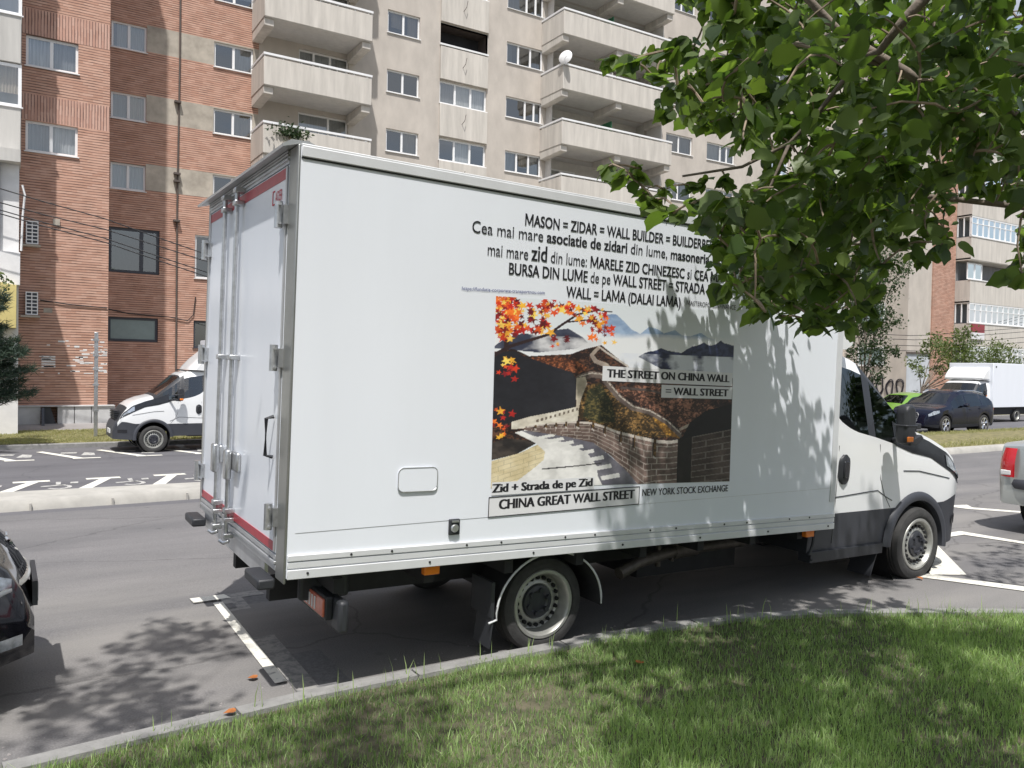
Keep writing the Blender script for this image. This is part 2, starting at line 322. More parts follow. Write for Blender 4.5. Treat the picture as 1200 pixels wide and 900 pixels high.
m, n, l, p = base_mat('mural_print'); at = n.new('ShaderNodeAttribute'); at.attribute_name = 'tint'; l.new(at.outputs[0], p.inputs[0]); p.inputs['Roughness'].default_value = .42; M['mural'] = m

# ------------------------------------------------------------------ setting: ground, road, kerbs
def gz(Y): return 0.0 if Y < 6 else -.031 * (min(Y, 23.5) - 6)
KERB = [(-70, 4.0), (-4, 4.06), (-1, 4.09), (0, 4.1), (1.4, 4.22), (2.3, 4.215), (3.35, 4.19), (4.0, 4.13), (4.5, 4.04), (5.1, 3.83), (5.61, 3.58), (6.1, 3.32), (6.55, 3.06), (7.1, 2.66), (7.7, 2.1), (8.2, 1.4), (8.6, .4), (8.8, -1), (8.9, -4), (8.9, -40)]
def kerbY(X): return interp(X, [k for k in KERB if k[1] > -1.5])
b = MB(); b.quad((-600, -300, -.75), (900, -300, -.75), (900, 900, -.75), (-600, 900, -.75)); tag(b.build('ground', M['soil'], smooth=0), kind='structure')
def strip(y0, y1, dz0, dz1, x0=-70, x1=160, sub=1):
    q = MB(); q.quad((x0, y0, gz(y0) + dz0), (x1, y0, gz(y0) + dz0), (x1, y1, gz(y1) + dz1), (x0, y1, gz(y1) + dz1)); return q
b = MB()
ys = [-60, 6, 12.3]
b.grid([[(-70, y, gz(y)), (160, y, gz(y))] for y in ys]); tag(b.build('road', M['asphalt'], smooth=0), kind='structure')
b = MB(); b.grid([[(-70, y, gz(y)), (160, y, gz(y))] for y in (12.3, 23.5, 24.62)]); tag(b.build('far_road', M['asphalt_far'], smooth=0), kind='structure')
# lawn slab and kerb stones round its edge
b = MB(); inner = []
for i, (x, y) in enumerate(KERB):
    a = Vector(KERB[max(i - 1, 0)]); c = Vector(KERB[min(i + 1, len(KERB) - 1)]); t = (c - a).normalized(); inner.append((x - t.y * -.0 + t.y * .11 if False else x + t.y * .11, y - t.x * .11))
b.poly([(x, y, .075) for x, y in inner] + [(-70, -40, .075)]); tag(b.build('lawn', M['soil'], smooth=0), kind='structure')
def resample(P, step):
    out = []; 
    for a, c in zip(P, P[1:]):
        a = Vector(a); c = Vector(c); n = max(1, int((c - a).length / step))
        out += [tuple(a.lerp(c, k / n)) for k in range(n)]
    return out + [P[-1]]
b = MB(); KP = resample([k for k in KERB if -8 < k[0] and k[1] > -6], .1); run = 0; seg = []
def kerb_seg(b, pts, w, h, inset=0):
    rows = []
    for i, p in enumerate(pts):
        a = Vector(pts[max(i - 1, 0)]); c = Vector(pts[min(i + 1, len(pts) - 1)]); t = (c - a).normalized(); nx, ny = t.y, -t.x
        p = Vector(p); q = (p.x + nx * w, p.y + ny * w)
        rows.append([(p.x, p.y, -.02), (p.x, p.y, h - .012), (p.x + nx * .012, p.y + ny * .012, h), (q[0], q[1], h), (q[0], q[1], -.02)])
    k = len(b.v); b.grid(rows); b.poly(rows[0]); b.poly(rows[-1])
for i in range(0, len(KP) - 1, 10):
    s_ = KP[i:i + 11]
    if len(s_) < 2: continue
    a, c = Vector(s_[-1]), Vector(s_[-2]); s_ = s_[:-1] + [tuple(a + (c - a).normalized() * .014)]
    kerb_seg(b, s_, .115, .1)
tag(b.build('kerb', M['kerb']), kind='structure')
# island of concrete in the middle of the street, grass median further right
def islY0(X): return interp(X, [(-70, 12.45), (0, 12.6), (6, 12.75), (14, 11.6), (20, 11.43), (160, 11.43)])
def islY1(X): return interp(X, [(-70, 13.75), (0, 13.6), (3, 13.5), (12, 15.2), (18, 16.0), (160, 16.2)])
XS = [-70, -20, -6] + [x * .5 for x in range(-10, 60)] + [32, 40, 60, 100, 160]
b = MB(); rows = []
for x in XS:
    y0, y1 = islY0(x), islY1(x); wv = .01 * sin(x * 3.1)
    rows.append([(x, y0 + wv, gz(y0) - .02), (x, y0 + .02, gz(y0) + .08), (x, y0 + .07, gz(y0) + .14), (x, min(y0 + 1.0, y1 - .02), gz(y0 + .5) + .15), (x, y1 - .01, gz(y1) + .13), (x, y1, gz(y1) - .02)])
b.grid(rows); tag(b.build('island_pavement', M['island']), kind='structure')
b = MB(); rows = []
for x in [x for x in XS if x >= 7]:
    y0, y1 = islY0(x) + .22, islY1(x) - .15; rows.append([(x, y0, gz(y0) + .145), (x, (y0 + y1) / 2, gz((y0 + y1) / 2) + .24), (x, y1, gz(y1) + .145)])
b.grid(rows); tag(b.build('median_grass', M['far_grass']), kind='structure')
b = MB()
for x in range(-6, 12): b.box(x * 1.0 + .3, x * 1.0 + .325, islY0(x) - .012, islY0(x) + .06, gz(12.6) - .02, gz(12.6) + .1)
tag(b.build('kerb_joint', M['island']), kind='structure')
# far kerb, verge and pavement
b = MB(); b.box(-70, 160, 24.6, 24.8, -.7, -.42); tag(b.build('far_kerb', M['kerb'], bevel=.02), kind='structure')
b = MB(); b.grid([[(x, y, z) for x in (-70, 160)] for y, z in ((24.8, -.425), (27, -.40), (29.25, -.425))]); tag(b.build('verge', M['far_grass'], smooth=0), kind='structure')
b = MB(); b.grid([[(x, y, z) for x in (-70, 160)] for y, z in ((29.25, -.425), (30.36, -.29), (48, -.29))]); tag(b.build('pavement', M['pave'], smooth=0), kind='structure')
# painted markings
def flat(name, polys, mat, dz=.004):
    q = MB()
    for P in polys: q.poly([(x, y, gz(y) + dz) for x, y in P])
    return tag(q.build(name, mat, smooth=0, fix=False), kind='structure')
flat('road_marking', [[(1.40, 4.38), (1.53, 4.38), (1.60, 6.50), (1.44, 6.50)], [(1.24, 6.5), (1.78, 6.5), (1.78, 6.66), (1.24, 6.66)]], M['paint_old'], .008)
flat('road_marking', [[(1.325, 4.6), (1.395, 4.6), (1.436, 6.42), (1.365, 6.42)], [(1.24, 6.51), (1.52, 6.51), (1.5, 6.65), (1.24, 6.65)]], M['paint_new'], .012)
flat('road_patch', [[(1.53, 4.36), (1.72, 4.36), (1.78, 6.5), (1.60, 6.5)], [(1.37, 6.22), (1.5, 6.22), (1.5, 6.42), (1.37, 6.42)]], M['patch'], .005)
flat('road_marking', [[(7.02, 4.3), (7.1, 4.16), (8.2, 2.0), (8.36, 2.1), (7.22, 4.3)], [(7.25, 4.22), (7.55, 4.05), (8.55, 4.9), (8.35, 4.98)], [(8.2, 5.14), (9.42, 5.1), (9.55, 4.4), (9.66, 4.4), (9.6, 5.24), (8.2, 5.28)], [(10.75, 6.2), (11.3, 6.3), (11.3, 6.1), (11.9, 5.2), (12.0, 5.3), (11.5, 6.12), (11.7, 6.3), (11.4, 6.42), (10.75, 6.34)]], M['paint_new'], .007)
polys = []; old = []
for k in range(-4, 12):
    x = k * 1.13
    polys += [[(x - .12, 14.85), (x + .05, 14.7), (x + .53, 16.3), (x + .37, 16.36)], [(x + .14, 16.3), (x + .7, 16.3), (x + .7, 16.55), (x + .14, 16.55)]]
    # wheel-shaped bay symbol: ring, seat and bars
    cx, cy = x + .78, 15.35
    ring = [(cx + .2 * cos(a), cy + .33 * sin(a)) for a in np.linspace(-2.6, 1.6, 16)]; ring2 = [(cx + .13 * cos(a), cy + .22 * sin(a)) for a in np.linspace(-2.6, 1.6, 16)]
    for i in range(15): old.append([ring[i], ring[i + 1], ring2[i + 1], ring2[i]])
    old += [[(cx - .25, cy + .1), (cx + .12, cy + .2), (cx + .12, cy + .34), (cx - .25, cy + .24)], [(cx - .02, cy + .36), (cx + .05, cy + .36), (cx + .08, cy + .8), (cx + .0, cy + .8)], [(cx + .2, cy + .45), (cx + .32, cy + .45), (cx + .34, cy + .7), (cx + .22, cy + .7)]]
flat('road_marking', polys, M['paint_new'], .006); flat('road_marking', old, M['paint_mid'], .006)
polys = []; old = []
for k in range(-3, 14):
    x = k * 1.35 - .7
    polys += [[(x + .05, 23.75), (x + .2, 23.85), (x + .95, 21.4), (x + .75, 21.35)], [(x + .72, 21.2), (x + 1.3, 21.2), (x + 1.3, 21.42), (x + .72, 21.42)]]
    old += [[(x + .95, 22.2), (x + 1.25, 22.1), (x + 1.3, 22.9), (x + 1.1, 23.2)], [(x + .55, 23.0), (x + .9, 22.9), (x + .95, 23.3), (x + .6, 23.4)]]
flat('road_marking', polys, M['paint_new'], .006); flat('road_marking', old, M['paint_mid'], .006)

# ------------------------------------------------------------------ buildings
def facade(x0, x1, z0, z1, Y, holes, key=lambda x, z: 'wall', xb=(), zb=(), depth=.16):
    xs = sorted({round(v, 4) for v in [x0, x1, *xb] + [h[0] for h in holes] + [h[1] for h in holes] if x0 <= v <= x1})
    zs = sorted({round(v, 4) for v in [z0, z1, *zb] + [h[2] for h in holes] + [h[3] for h in holes] if z0 <= v <= z1})
    out = {}
    for xa, xc in zip(xs, xs[1:]):
        for za, zc in zip(zs, zs[1:]):
            xm, zm = (xa + xc) / 2, (za + zc) / 2
            if any(h[0] < xm < h[1] and h[2] < zm < h[3] for h in holes): continue
            out.setdefault(key(xm, zm), MB()).quad((xa, Y, za), (xc, Y, za), (xc, Y, zc), (xa, Y, zc))
    for h in holes:
        k = out.setdefault(key(h[0] - .05, (h[2] + h[3]) / 2), MB()); d = Y + depth
        k.quad((h[0], Y, h[2]), (h[0], d, h[2]), (h[0], d, h[3]), (h[0], Y, h[3])); k.quad((h[1], Y, h[2]), (h[1], d, h[2]), (h[1], d, h[3]), (h[1], Y, h[3]))
        k.quad((h[0], Y, h[2]), (h[1], Y, h[2]), (h[1], d, h[2]), (h[0], d, h[2])); k.quad((h[0], Y, h[3]), (h[1], Y, h[3]), (h[1], d, h[3]), (h[0], d, h[3]))
    return out
def window(par, x0, x1, z0, z1, Y, bars=1, fm='upvc', cur=None, w=.075, sill=True, uneven=None, din=.09, rbx=.3):
    f = MB(); ya, yb = Y + din, Y + din + .06
    f.box(x0, x0 + w, ya, yb, z0, z1); f.box(x1 - w, x1, ya, yb, z0, z1); f.box(x0 + w, x1 - w, ya, yb, z0, z0 + w); f.box(x0 + w, x1 - w, ya, yb, z1 - w, z1)
    cuts = uneven or [x0 + (x1 - x0) * (i + 1) / (bars + 1) for i in range(bars)]
    for c in cuts: f.box(c - w * .65, c + w * .65, ya - .008, yb, z0 + w, z1 - w)
    if sill: f.box(x0 - .04, x1 + .04, Y - .06, ya, z0 - .03, z0 - .003)
    fo = f.build('window', M[fm], par, smooth=0)
    q = MB(); q.quad((x0 + w * .5, ya + .03, z0 + w * .5), (x1 - w * .5, ya + .03, z0 + w * .5), (x1 - w * .5, ya + .03, z1 - w * .5), (x0 + w * .5, ya + .03, z1 - w * .5)); q.build('pane', M['pane'], fo, smooth=0)
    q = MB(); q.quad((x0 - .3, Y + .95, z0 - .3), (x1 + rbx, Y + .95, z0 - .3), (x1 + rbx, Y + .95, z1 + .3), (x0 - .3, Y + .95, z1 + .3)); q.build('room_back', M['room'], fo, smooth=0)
    edges = [x0] + cuts + [x1]
    for a, c in zip(edges, edges[1:]):
        r = random.random()
        if cur is not None: r = cur
        if r < .75:
            cw = c - a; lo = z0 if r < .6 else z0 + (z1 - z0) * .35; xa, xc = (a, c) if r < .4 else (a, a + cw * .6) if r < .5 else (a + cw * .35, c)
            n = 14; rows = [[(xa + (xc - xa) * i / n, Y + .26 + (.025 if i % 2 else -.02) * random.uniform(.4, 1), z) for z in (lo, z1)] for i in range(n + 1)]
            g = MB(); g.grid(rows); g.build('curtain', M[random.choice(('curtain', 'curtain', 'curtain_dim', 'curtain_warm'))], fo, smooth=60)
    return fo
S = 2.75
TOP = 25.2
# --- brick block: projecting bay (Y 30.8) and recessed wing (Y 35.4)
bb = thing('brick_building', 'red brick apartment building with grey rendered bands behind the parked van', 'building', (1.7, 33, -.42))
def W2(o): o.matrix_parent_inverse = o.parent.matrix_world.inverted() if o.parent else Matrix(); return o
def at_world(root):
    bpy.context.view_layer.update()
    inv = Matrix.Translation(-root.location) if root.rotation_euler.z == 0 else root.matrix_basis.inverted()
    for c in root.children: c.matrix_parent_inverse = inv
YA, YB = 30.8, 35.4
zA = [11.32 + S * k - .0 for k in range(-1, 5)]
hA = [(.56, 2.06, z, z + 1.0) for z in zA]
def kA(x, z):
    for q in zA:
        if q + 1.02 < z < q + 1.85: return 'soldier_band'
    return 'wall'
zbA = [v for q in zA for v in (q + 1.02, q + 1.85)]
F = facade(-1.5, 3.01, -.42, TOP, YA, hA, kA, zb=zbA)
F['wall'].quad((3.01, YA, -.42), (3.01, YB, -.42), (3.01, YB, TOP), (3.01, YA, TOP))
F['wall'].quad((-1.5, YA, TOP), (3.01, YA, TOP), (3.01, YB, TOP), (-1.5, YB, TOP))
hB = []; zB = [14.07 + S * k - .0 for k in range(-2, 5)]
for z in zB: hB += [(3.5, 4.77, z, z + 1.04), (7.34, 8.94, z + .03, z + 1.07)]
hB += [(3.46, 5.31, 5.3, 7.08), (3.46, 5.28, 2.58, 3.54), (6.66, 8.3, 5.28, 7.08), (6.64, 8.3, 2.4, 3.52)]
def kB(x, z):
    for q in zB:
        if x > 4.77 and q + .08 < z < q + 1.12: return 'render_band'
    return 'back_wall'
FB = facade(3.01, 9.17, -.42, TOP, YB, hB, kB, xb=(4.77,), zb=[v for q in zB for v in (q + .08, q + 1.12)])
F['wall'].build('wall', M['brick'], bb, smooth=0, fix=False); F['soldier_band'].build('soldier_band', M['brick_v'], bb, smooth=0, split=True)
FB['back_wall'].build('wall', M['brick'], bb, smooth=0, fix=False); FB['render_band'].build('render_band', M['band'], bb, smooth=0, split=True)
for i, h in enumerate(hA): window(bb, *h, YA, 1, cur=.2 if i < 3 else None, uneven=[1.29])
for i, h in enumerate(hB[:14]): window(bb, *h, YB, 1)
window(bb, *hB[14], YB, fm='dark_frame', uneven=[4.65], w=.11, cur=.9, sill=False)
fo = window(bb, *hB[15], YB, bars=0, fm='dark_frame', w=.1, cur=.9, sill=False); fo.children[0].data.materials[0] = M['frosted']
window(bb, *hB[16], YB, 1, cur=.9); window(bb, *hB[17], YB, 0, fm='dark_frame', cur=.9)
b = MB(); b.tube([(5.97, YB - .05, -.2), (5.95, YB - .05, 8), (6.0, YB - .05, 14), (5.98, YB - .05, TOP)], .035)
for z in (12.3, 9.1, 9.4, 7.5): b.box(5.8, 6.05, YB - .2, YB - .02, z, z + .08)
b.build('drain_pipe', M['pipe'], bb)
b = MB(); b.tube([(3.05, YB - .04, 3.9), (4.2, YB - .05, 3.68), (5.7, YB - .05, 3.62), (6.4, YB - .05, 3.5), (6.62, YB - .05, 3.75), (6.7, YB - .05, 4.5)], .02); b.tube([(1.0, YA - .03, 3.75), (1.8, YA - .04, 3.66), (2.98, YA - .03, 3.6)], .018); b.build('wall_cable', M['cable'], bb)
b = MB(); random.seed(4)
for i in range(70):
    x = random.uniform(.9, 2.98); z = random.uniform(1.3, 2.5); ln = random.uniform(.05, .3)
    if x < 1.9 and random.random() < .6: continue
    b.box(x, min(x + ln, 2.99), YA - .003, YA + .01, z, z + random.uniform(.02, .06))
for k in range(5): b.box(1.05, 1.45, YA - .003, YA + .01, 1.55 + k * .082, 1.6 + k * .082)
b.build('whitewash', M['white_wall'], bb, smooth=0)
b = MB(); b.box(1.1, 1.35, YA - .01, YA + .02, 3.35, 3.5); b.box(1.35, 1.55, YA - .06, YA, 6.25, 6.45); b.build('wall_plate', M['band'], bb, smooth=0)
at_world(bb)
# plinth of stone slabs with a little ramp cheek
pl = thing('plinth_wall', 'low grey stone clad wall along the foot of the brick bay', 'wall', (1.5, 30.5, -.42))
b = MB()
for x0, x1 in ((-3, -1.6), (-1.58, -.4), (-.38, 1.02), (1.5, 1.98), (2.0, 2.48), (2.5, 3.2)): b.box(x0, x1, 30.35, 30.78, -.42, .27)
b.build('slab', M['stone'], pl, bevel=.008)
b = MB(); b.box(-3, 3.2, 30.3, 30.79, .272, .3); b.build('coping', M['stone'], pl)
b = MB(); b.prism([(30.0, -.42), (30.34, -.42), (30.34, .2), (30.25, .24)], 0, 1.04, 1.12); b.prism([(1.12, -.42), (1.5, -.42), (1.3, .25), (1.12, .25)], 1, 30.4, 30.6); b.build('ramp_cheek', M['dark_frame'], pl)
at_world(pl)
for z0, nm in ((5.55, 'upper white air conditioner cage on the brick bay, under the loose cables'), (3.26, 'lower white air conditioner cage on the brick bay, beside the yellow panel')):
    a = thing('air_conditioner', nm, 'air conditioner', (.76, 30.6, z0), group='air conditioners on the brick wall')
    b = MB(); b.box(.6, .92, 30.58, 30.79, z0, z0 + .7); b.build('case', M['dark_frame'], a)
    b = MB()
    for x in (.585, .745, .905): b.box(x, x + .03, 30.55, 30.58, z0 - .01, z0 + .72)
    for k in range(7): b.box(.585, .935, 30.545, 30.575, z0 + k * .118 - .01, z0 + k * .118 + .025)
    b.build('grille', M['upvc'], a, smooth=0)
    b = MB(); b.box(.45, 1.0, 30.5, 30.79, z0 - .09, z0 - .03); b.build('shelf', M['band'], a); at_world(a)

# --- beige concrete block (Y 35.4) with loggias and balconies
cb = thing('concrete_building', 'tall beige concrete apartment block with long balconies behind the box truck', 'building', (28, 40, -.42))
lv = [14.6 + S * k for k in range(-3, 5)]   # sill heights
hC = []
cols = [(15.05, 16.71, 1, None), (21.57, 23.78, 2, None), (32.5, 34.6, 1, None), (35.8, 38.2, 2, None), (41.2, 43.2, 1, None), (45.2, 47.2, 1, None)]
for z in lv:
    for x0, x1, nb, _ in cols: hC.append((x0, x1, z - .02, z + 1.04))
    hC.append((10.9, 13.2, z - 1.3, z + 1.06))
    hC.append((17.8, 20.43, z - .02, z + 1.07))
    hC.append((24.1, 31.0, z - 1.3, z + 1.25))
FC = facade(9.17, 49.5, -.42, TOP + .6, YB, hC, depth=.2)
b = FC['wall']; b.build('wall', M['concrete'], cb, smooth=0, fix=False)
for i, z in enumerate(lv):
    for x0, x1, nb, _ in cols: window(cb, x0, x1, z - .02, z + 1.04, YB, nb, uneven=[x0 + 1.2, x0 + 1.75] if nb == 2 and i % 2 else None)
    # first balcony: door and window behind it
    window(cb, 10.9, 13.2, z - 1.3, z + 1.06, YB, uneven=[12.3] if i % 3 else [11.6, 12.35], din=.14, cur=.2)
    # loggia column
    if i == 4:
        q = MB(); q.box(17.8, 20.43, YB + 1.2, YB + 1.25, z - .02, z + 1.07); q.quad((17.8, YB, z - .02), (20.43, YB, z - .02), (20.43, YB + 1.2, z - .02), (17.8, YB + 1.2, z - .02)); q.quad((17.8, YB, z + 1.07), (20.43, YB, z + 1.07), (20.43, YB + 1.2, z + 1.07), (17.8, YB + 1.2, z + 1.07))
        q.quad((17.8, YB, z), (17.8, YB + 1.2, z), (17.8, YB + 1.2, z + 1.07), (17.8, YB, z + 1.07)); q.quad((20.43, YB, z), (20.43, YB + 1.2, z), (20.43, YB + 1.2, z + 1.07), (20.43, YB, z + 1.07)); q.build('open_loggia', M['pipe'], cb, smooth=0)
        window(cb, 18.0, 18.9, z, z + .7, YB + 1.02, 0)
        q = MB(); q.box(17.75, 20.46, YB - .1, YB - .03, z, z + .08); q.build('loggia_rail', M['rail_white'], cb)
    else: window(cb, 17.8, 20.43, z - .02, z + 1.07, YB, 2)
    q = MB(); q.box(17.79, 20.44, YB - .1, YB - .004, z - 1.62, z - .06); q.build('loggia_parapet', M['panel'], cb, bevel=.01)
    q = MB(); q.tube([(19.0, YB - .1, z - .9), (19.05, YB - .3, z - .75), (19.1, YB - .32, z - .45)], .014); q.build('bracket', M['pipe'], cb)
def balcony(x0, x1, zp, depth, par=1.13, nx=2, partition=False):
    ro = MB(); y0 = YB - depth; t = .09
    ro.box(x0, x1, y0, y0 + t, zp, zp + par); ro.box(x0, x0 + t, y0 + t + .002, YB - .003, zp, zp + par); ro.box(x1 - t, x1, y0 + t + .002, YB - .003, zp, zp + par)
    bo = ro.build('balcony', M['panel'], cb, bevel=.012)
    q = MB(); q.box(x0 + .03, x1 - .03, y0 + .03, YB - .004, zp - .02, zp + .14); q.build('slab', M['soffit'], bo)  # lighter slab tone stands in for light bounced onto its underside
    q = MB()
    for x in ([x0 + .02, x1 - .42] if not partition else [x0 + .02, (x0 + x1) / 2 - .2, x1 - .42]): q.prism([(y0 + .12, zp - .33), (YB - .003, zp - .42), (YB - .003, zp - .022), (y0 + .12, zp - .022)], 0, x, x + .4)
    q.build('beam', M['panel'], bo, bevel=.02, split=True)
    q = MB(); zt = zp + par + .07
    for (a, c) in (((x0 - .02, y0 - .03), (x1 + .02, y0 + .1)), ((x0 - .02, y0 + .102), (x0 + .1, YB - .003)), ((x1 - .1, y0 + .102), (x1 + .02, YB - .003))): q.box(a[0], c[0], a[1], c[1], zt, zt + .09)
    n = int((x1 - x0) / .7)
    for k in range(n + 1): q.box(x0 + .01 + (x1 - x0 - .06) * k / n, x0 + .05 + (x1 - x0 - .06) * k / n, y0 + .02, y0 + .06, zt - .07, zt + .002)
    q.build('railing', M['rail_white'], bo, smooth=0)
    return bo
for i, z in enumerate(lv):
    balcony(8.86, 13.5, z - 1.48, 2.0)
    bo = balcony(23.67, 31.1, z - 1.48, 2.0, partition=True)
    q = MB(); zf = z - 1.33
    q.box(24.0, 31.05, YB + .9, YB + .95, zf - .1, z + 1.3)      # rear wall of the deep balcony
    q.box(24.05, 24.098, YB - .5, YB + .9, zf, z + 1.25); q.box(31.002, 31.05, YB - 1.2, YB + .9, zf, z + 1.25); q.box(24.1, 31.0, YB, YB + .9, z + 1.252, z + 1.3); q.box(24.1, 31.0, YB, YB + .9, zf - .05, zf); q.build('recess_wall', M['soffit'], bo, smooth=0)
    q = MB(); q.box(27.2, 27.26, YB - 1.5, YB + .9, zf, zf + 1.7); q.build('partition', M['green' if i % 2 else 'soffit'], bo)
    window(cb, 24.6, 26.6, zf + .3, zf + 2.1, YB + .74, 1); window(cb, 28.2, 30.3, zf + .3, zf + 2.1, YB + .74, 2)
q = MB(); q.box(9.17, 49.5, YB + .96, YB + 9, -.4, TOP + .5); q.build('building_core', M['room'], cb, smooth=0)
at_world(cb)
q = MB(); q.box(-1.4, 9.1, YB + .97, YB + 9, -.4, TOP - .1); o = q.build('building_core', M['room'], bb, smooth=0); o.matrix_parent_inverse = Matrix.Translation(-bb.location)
# satellite dish on the second balcony
sd = thing('satellite_dish', 'round white satellite dish on the balcony corner above the truck roof', 'satellite dish', (23.6, 33.2, 17.2))
b = MB(); b.lathe([(.01, 0), (.18, .02), (.33, .07), (.42, .13), (.43, .125), (.33, .055), (.18, .005), (.01, -.015)], (0, 0, 0), 0, 28); o = b.build('dish', M['rail_white'], sd); o.rotation_euler = (0, R(12), R(28)); o.scale = (.85, .85, .85); o.location = (0, 0, .2)
b = MB(); b.tube([(0, 0, .2), (.05, .1, 0), (.1, .2, -.2)], .02); b.tube([(0, 0, .05), (-.1, -.35, .1)], .012); b.build('bracket', M['steel'], sd)
pb = thing('balcony_plant', 'small green bush poking over the balcony just above the truck corner', 'plant', (9.9, 33.25, 11.2))
# --- right-hand block
rb = thing('corner_building', 'apartment building with one brick strip and glazed balconies behind the dark navy car', 'building', (55, 35, -.42))
YR = 30.8
hR = []
q = MB()
q.quad((49.5, YR, -.42), (49.5, YB + 2, -.42), (49.5, YB + 2, TOP), (49.5, YR, TOP)); q.quad((49.5, YR, 3.3), (52.09, YR, 3.3), (52.09, YR, TOP), (49.5, YR, TOP)); q.quad((54.68, YR, -.42), (90, YR, -.42), (90, YR, TOP), (54.68, YR, TOP)); q.build('wall', M['concrete'], rb, smooth=0, fix=False)
q = MB(); q.box(49.52, 52.08, YR + .003, YR + .1, -.42, 3.27); q.build('grey_panel', M['mural_wall'], rb)
q = MB(); q.box(49.4, 52.1, YR - .08, YR, 3.2, 3.32); q.build('ledge', M['pipe'], rb)
q = MB(); q.box(52.09, 54.68, YR - .1, YR + .3, -.42, TOP); q.build('brick_strip', M['brick'], rb, smooth=0)
for k in range(-2, 6):
    z = 8.25 + 2.9 * k
    if z < 2: continue
    x0 = 54.72
    b = MB(); b.box(x0, 75, YR - 1.1, YR - 1.0, z - 1.5, z); b.box(x0, x0 + .1, YR - .998, YR - .003, z - 1.5, z); b.box(x0, 75, YR - 1.08, YR - .004, z - 1.55, z - 1.4); bo = b.build('balcony', M['panel'], rb, smooth=0)
    b = MB(); b.box(x0 - .03, 75.02, YR - 1.14, YR - .97, z + .003, z + .07); b.build('coping', M['rail_white'], bo)
    if k != 0:
        f = MB(); nb = 14
        for i in range(nb + 1): f.box(x0 + .02 + i * .72, x0 + .1 + i * .72, YR - 1.08, YR - 1.0, z + .07, z + 1.38)
        f.box(x0 + .02, x0 + 10.2, YR - 1.085, YR - .995, z + 1.3, z + 1.395); f.box(x0 + .02, x0 + 10.2, YR - 1.085, YR - .995, z + .071, z + .12); f.box(x0 + .02, x0 + 10.2, YR - 1.083, YR - .997, z + .9, z + .94)
        for i in range(3): f.box(x0 + .02, x0 + .1, YR - .99 + i * .42, YR - .93 + i * .42, z + .07, z + 1.38)
        fo = f.build('window', M['upvc'], rb, smooth=0)
        g = MB(); g.quad((x0 + .06, YR - 1.04, z + .07), (x0 + 10.2, YR - 1.04, z + .07), (x0 + 10.2, YR - 1.04, z + 1.35), (x0 + .06, YR - 1.04, z + 1.35)); g.build('pane', M['pane'], fo, smooth=0)
    g = MB(); g.box(x0 + .2, 74, YR - .09, YR - .01, z - 1.3, z + 1.3); g.build('recess_back', M['curtain_dim'], rb, smooth=0)
    if k == 0: window(rb, x0 + .15, x0 + 2.0, z + .1, z + 1.2, YR - .9, 1)
    if k > 0: window(rb, 50.4, 51.5, z - .1, z + 1.2, YR - .15, 1)
    f = MB(); f.box(49.40, 49.44, 32.4, 32.5, z - .1, z + 1.2); f.box(49.40, 49.44, 34.2, 34.3, z - .1, z + 1.2); f.box(49.40, 49.44, 32.5, 34.2, z + 1.1, z + 1.2); f.box(49.40, 49.44, 32.5, 34.2, z - .1, z); f.box(49.40, 49.44, 33.3, 33.38, z, z + 1.1); fo = f.build('window', M['upvc'], rb, smooth=0)
    g = MB(); g.box(49.44, 49.48, 32.4, 34.3, z - .1, z + 1.2); g.build('pane', M['frosted'], fo, smooth=0)
b = MB()
for i, (y, z) in enumerate(((31.2, 1.0), (31.9, .9), (32.6, 1.1), (33.3, 1.0))):
    for s_ in (.62, .5): b.tube([(49.45, y + .4 * s_ * cos(a) * (1 + .2 * sin(3 * a + i)), z + s_ * (1 + .15 * cos(2 * a + i)) * sin(a)) for a in np.linspace(0, 2 * pi, 22)], .035, 5)
b.build('graffiti', M['graffiti'], rb)
b = MB(); b.box(54.9, 56.4, YR - 1.25, YR - 1.15, 4.75, 5.3); sg = b.build('shop_sign', M['sign_red'], rb)
b = MB(); b.box(54.9, 56.4, YR - 1.25, YR - 1.15, 4.3, 4.745); b.build('shop_sign', M['label_white'], rb)
at_world(rb)
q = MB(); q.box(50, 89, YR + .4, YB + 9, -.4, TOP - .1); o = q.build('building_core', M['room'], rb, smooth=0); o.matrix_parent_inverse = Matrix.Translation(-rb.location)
# --- pale block at the left edge
lb = thing('pale_building', 'pale concrete block with a shop front and a yellow sign beside the brick bay', 'building', (-3, 28, -.42))
YL, YG = 28.9, 27.4
b = MB(); b.box(-14, .42, YL + .5, 35, 7.9, TOP); b.build('wall', M['pale'], lb, smooth=0)
hL = 8.02
for k in range(5):
    z = 8.0 + 2.75 * k
    q = MB(); q.box(-14, .40, YL, YL + .09, z, z + 1.42); q.box(.31, .40, YL + .092, YL + .497, z, z + 1.42); q.box(-14, .38, YL + .095, YL + .498, z, z + .1); bo = q.build('parapet', M['pale'], lb, bevel=.01)
    window(lb, -3.0, .42, z + 1.43, z + 2.72, YL + .02, 3, w=.09, din=.04, rbx=-.05)
q = MB(); q.box(-14, .36, YG + .6, 35, -.42, 7.88); q.build('shop_wall', M['white_wall'], lb)
q = MB(); q.box(-14, .39, YG + .1, YG + .58, 3.95, 4.9); q.build('shop_fascia', M['white_wall'], lb, bevel=.01)
q = MB(); q.box(-14, .38, YG + .12, YG + .58, 7.5, 7.86); q.build('lintel', M['pale'], lb)
f = MB(); f.box(-.28, -.12, YG + .45, YG + .58, 4.91, 7.49); f.box(-6, -.28, YG + .45, YG + .58, 7.3, 7.49); fo = f.build('window', M['dark_frame'], lb)
q = MB(); q.quad((-6, YG + .5, 4.91), (-.28, YG + .5, 4.91), (-.28, YG + .5, 7.3), (-6, YG + .5, 7.3)); q.build('pane', M['pane'], fo)
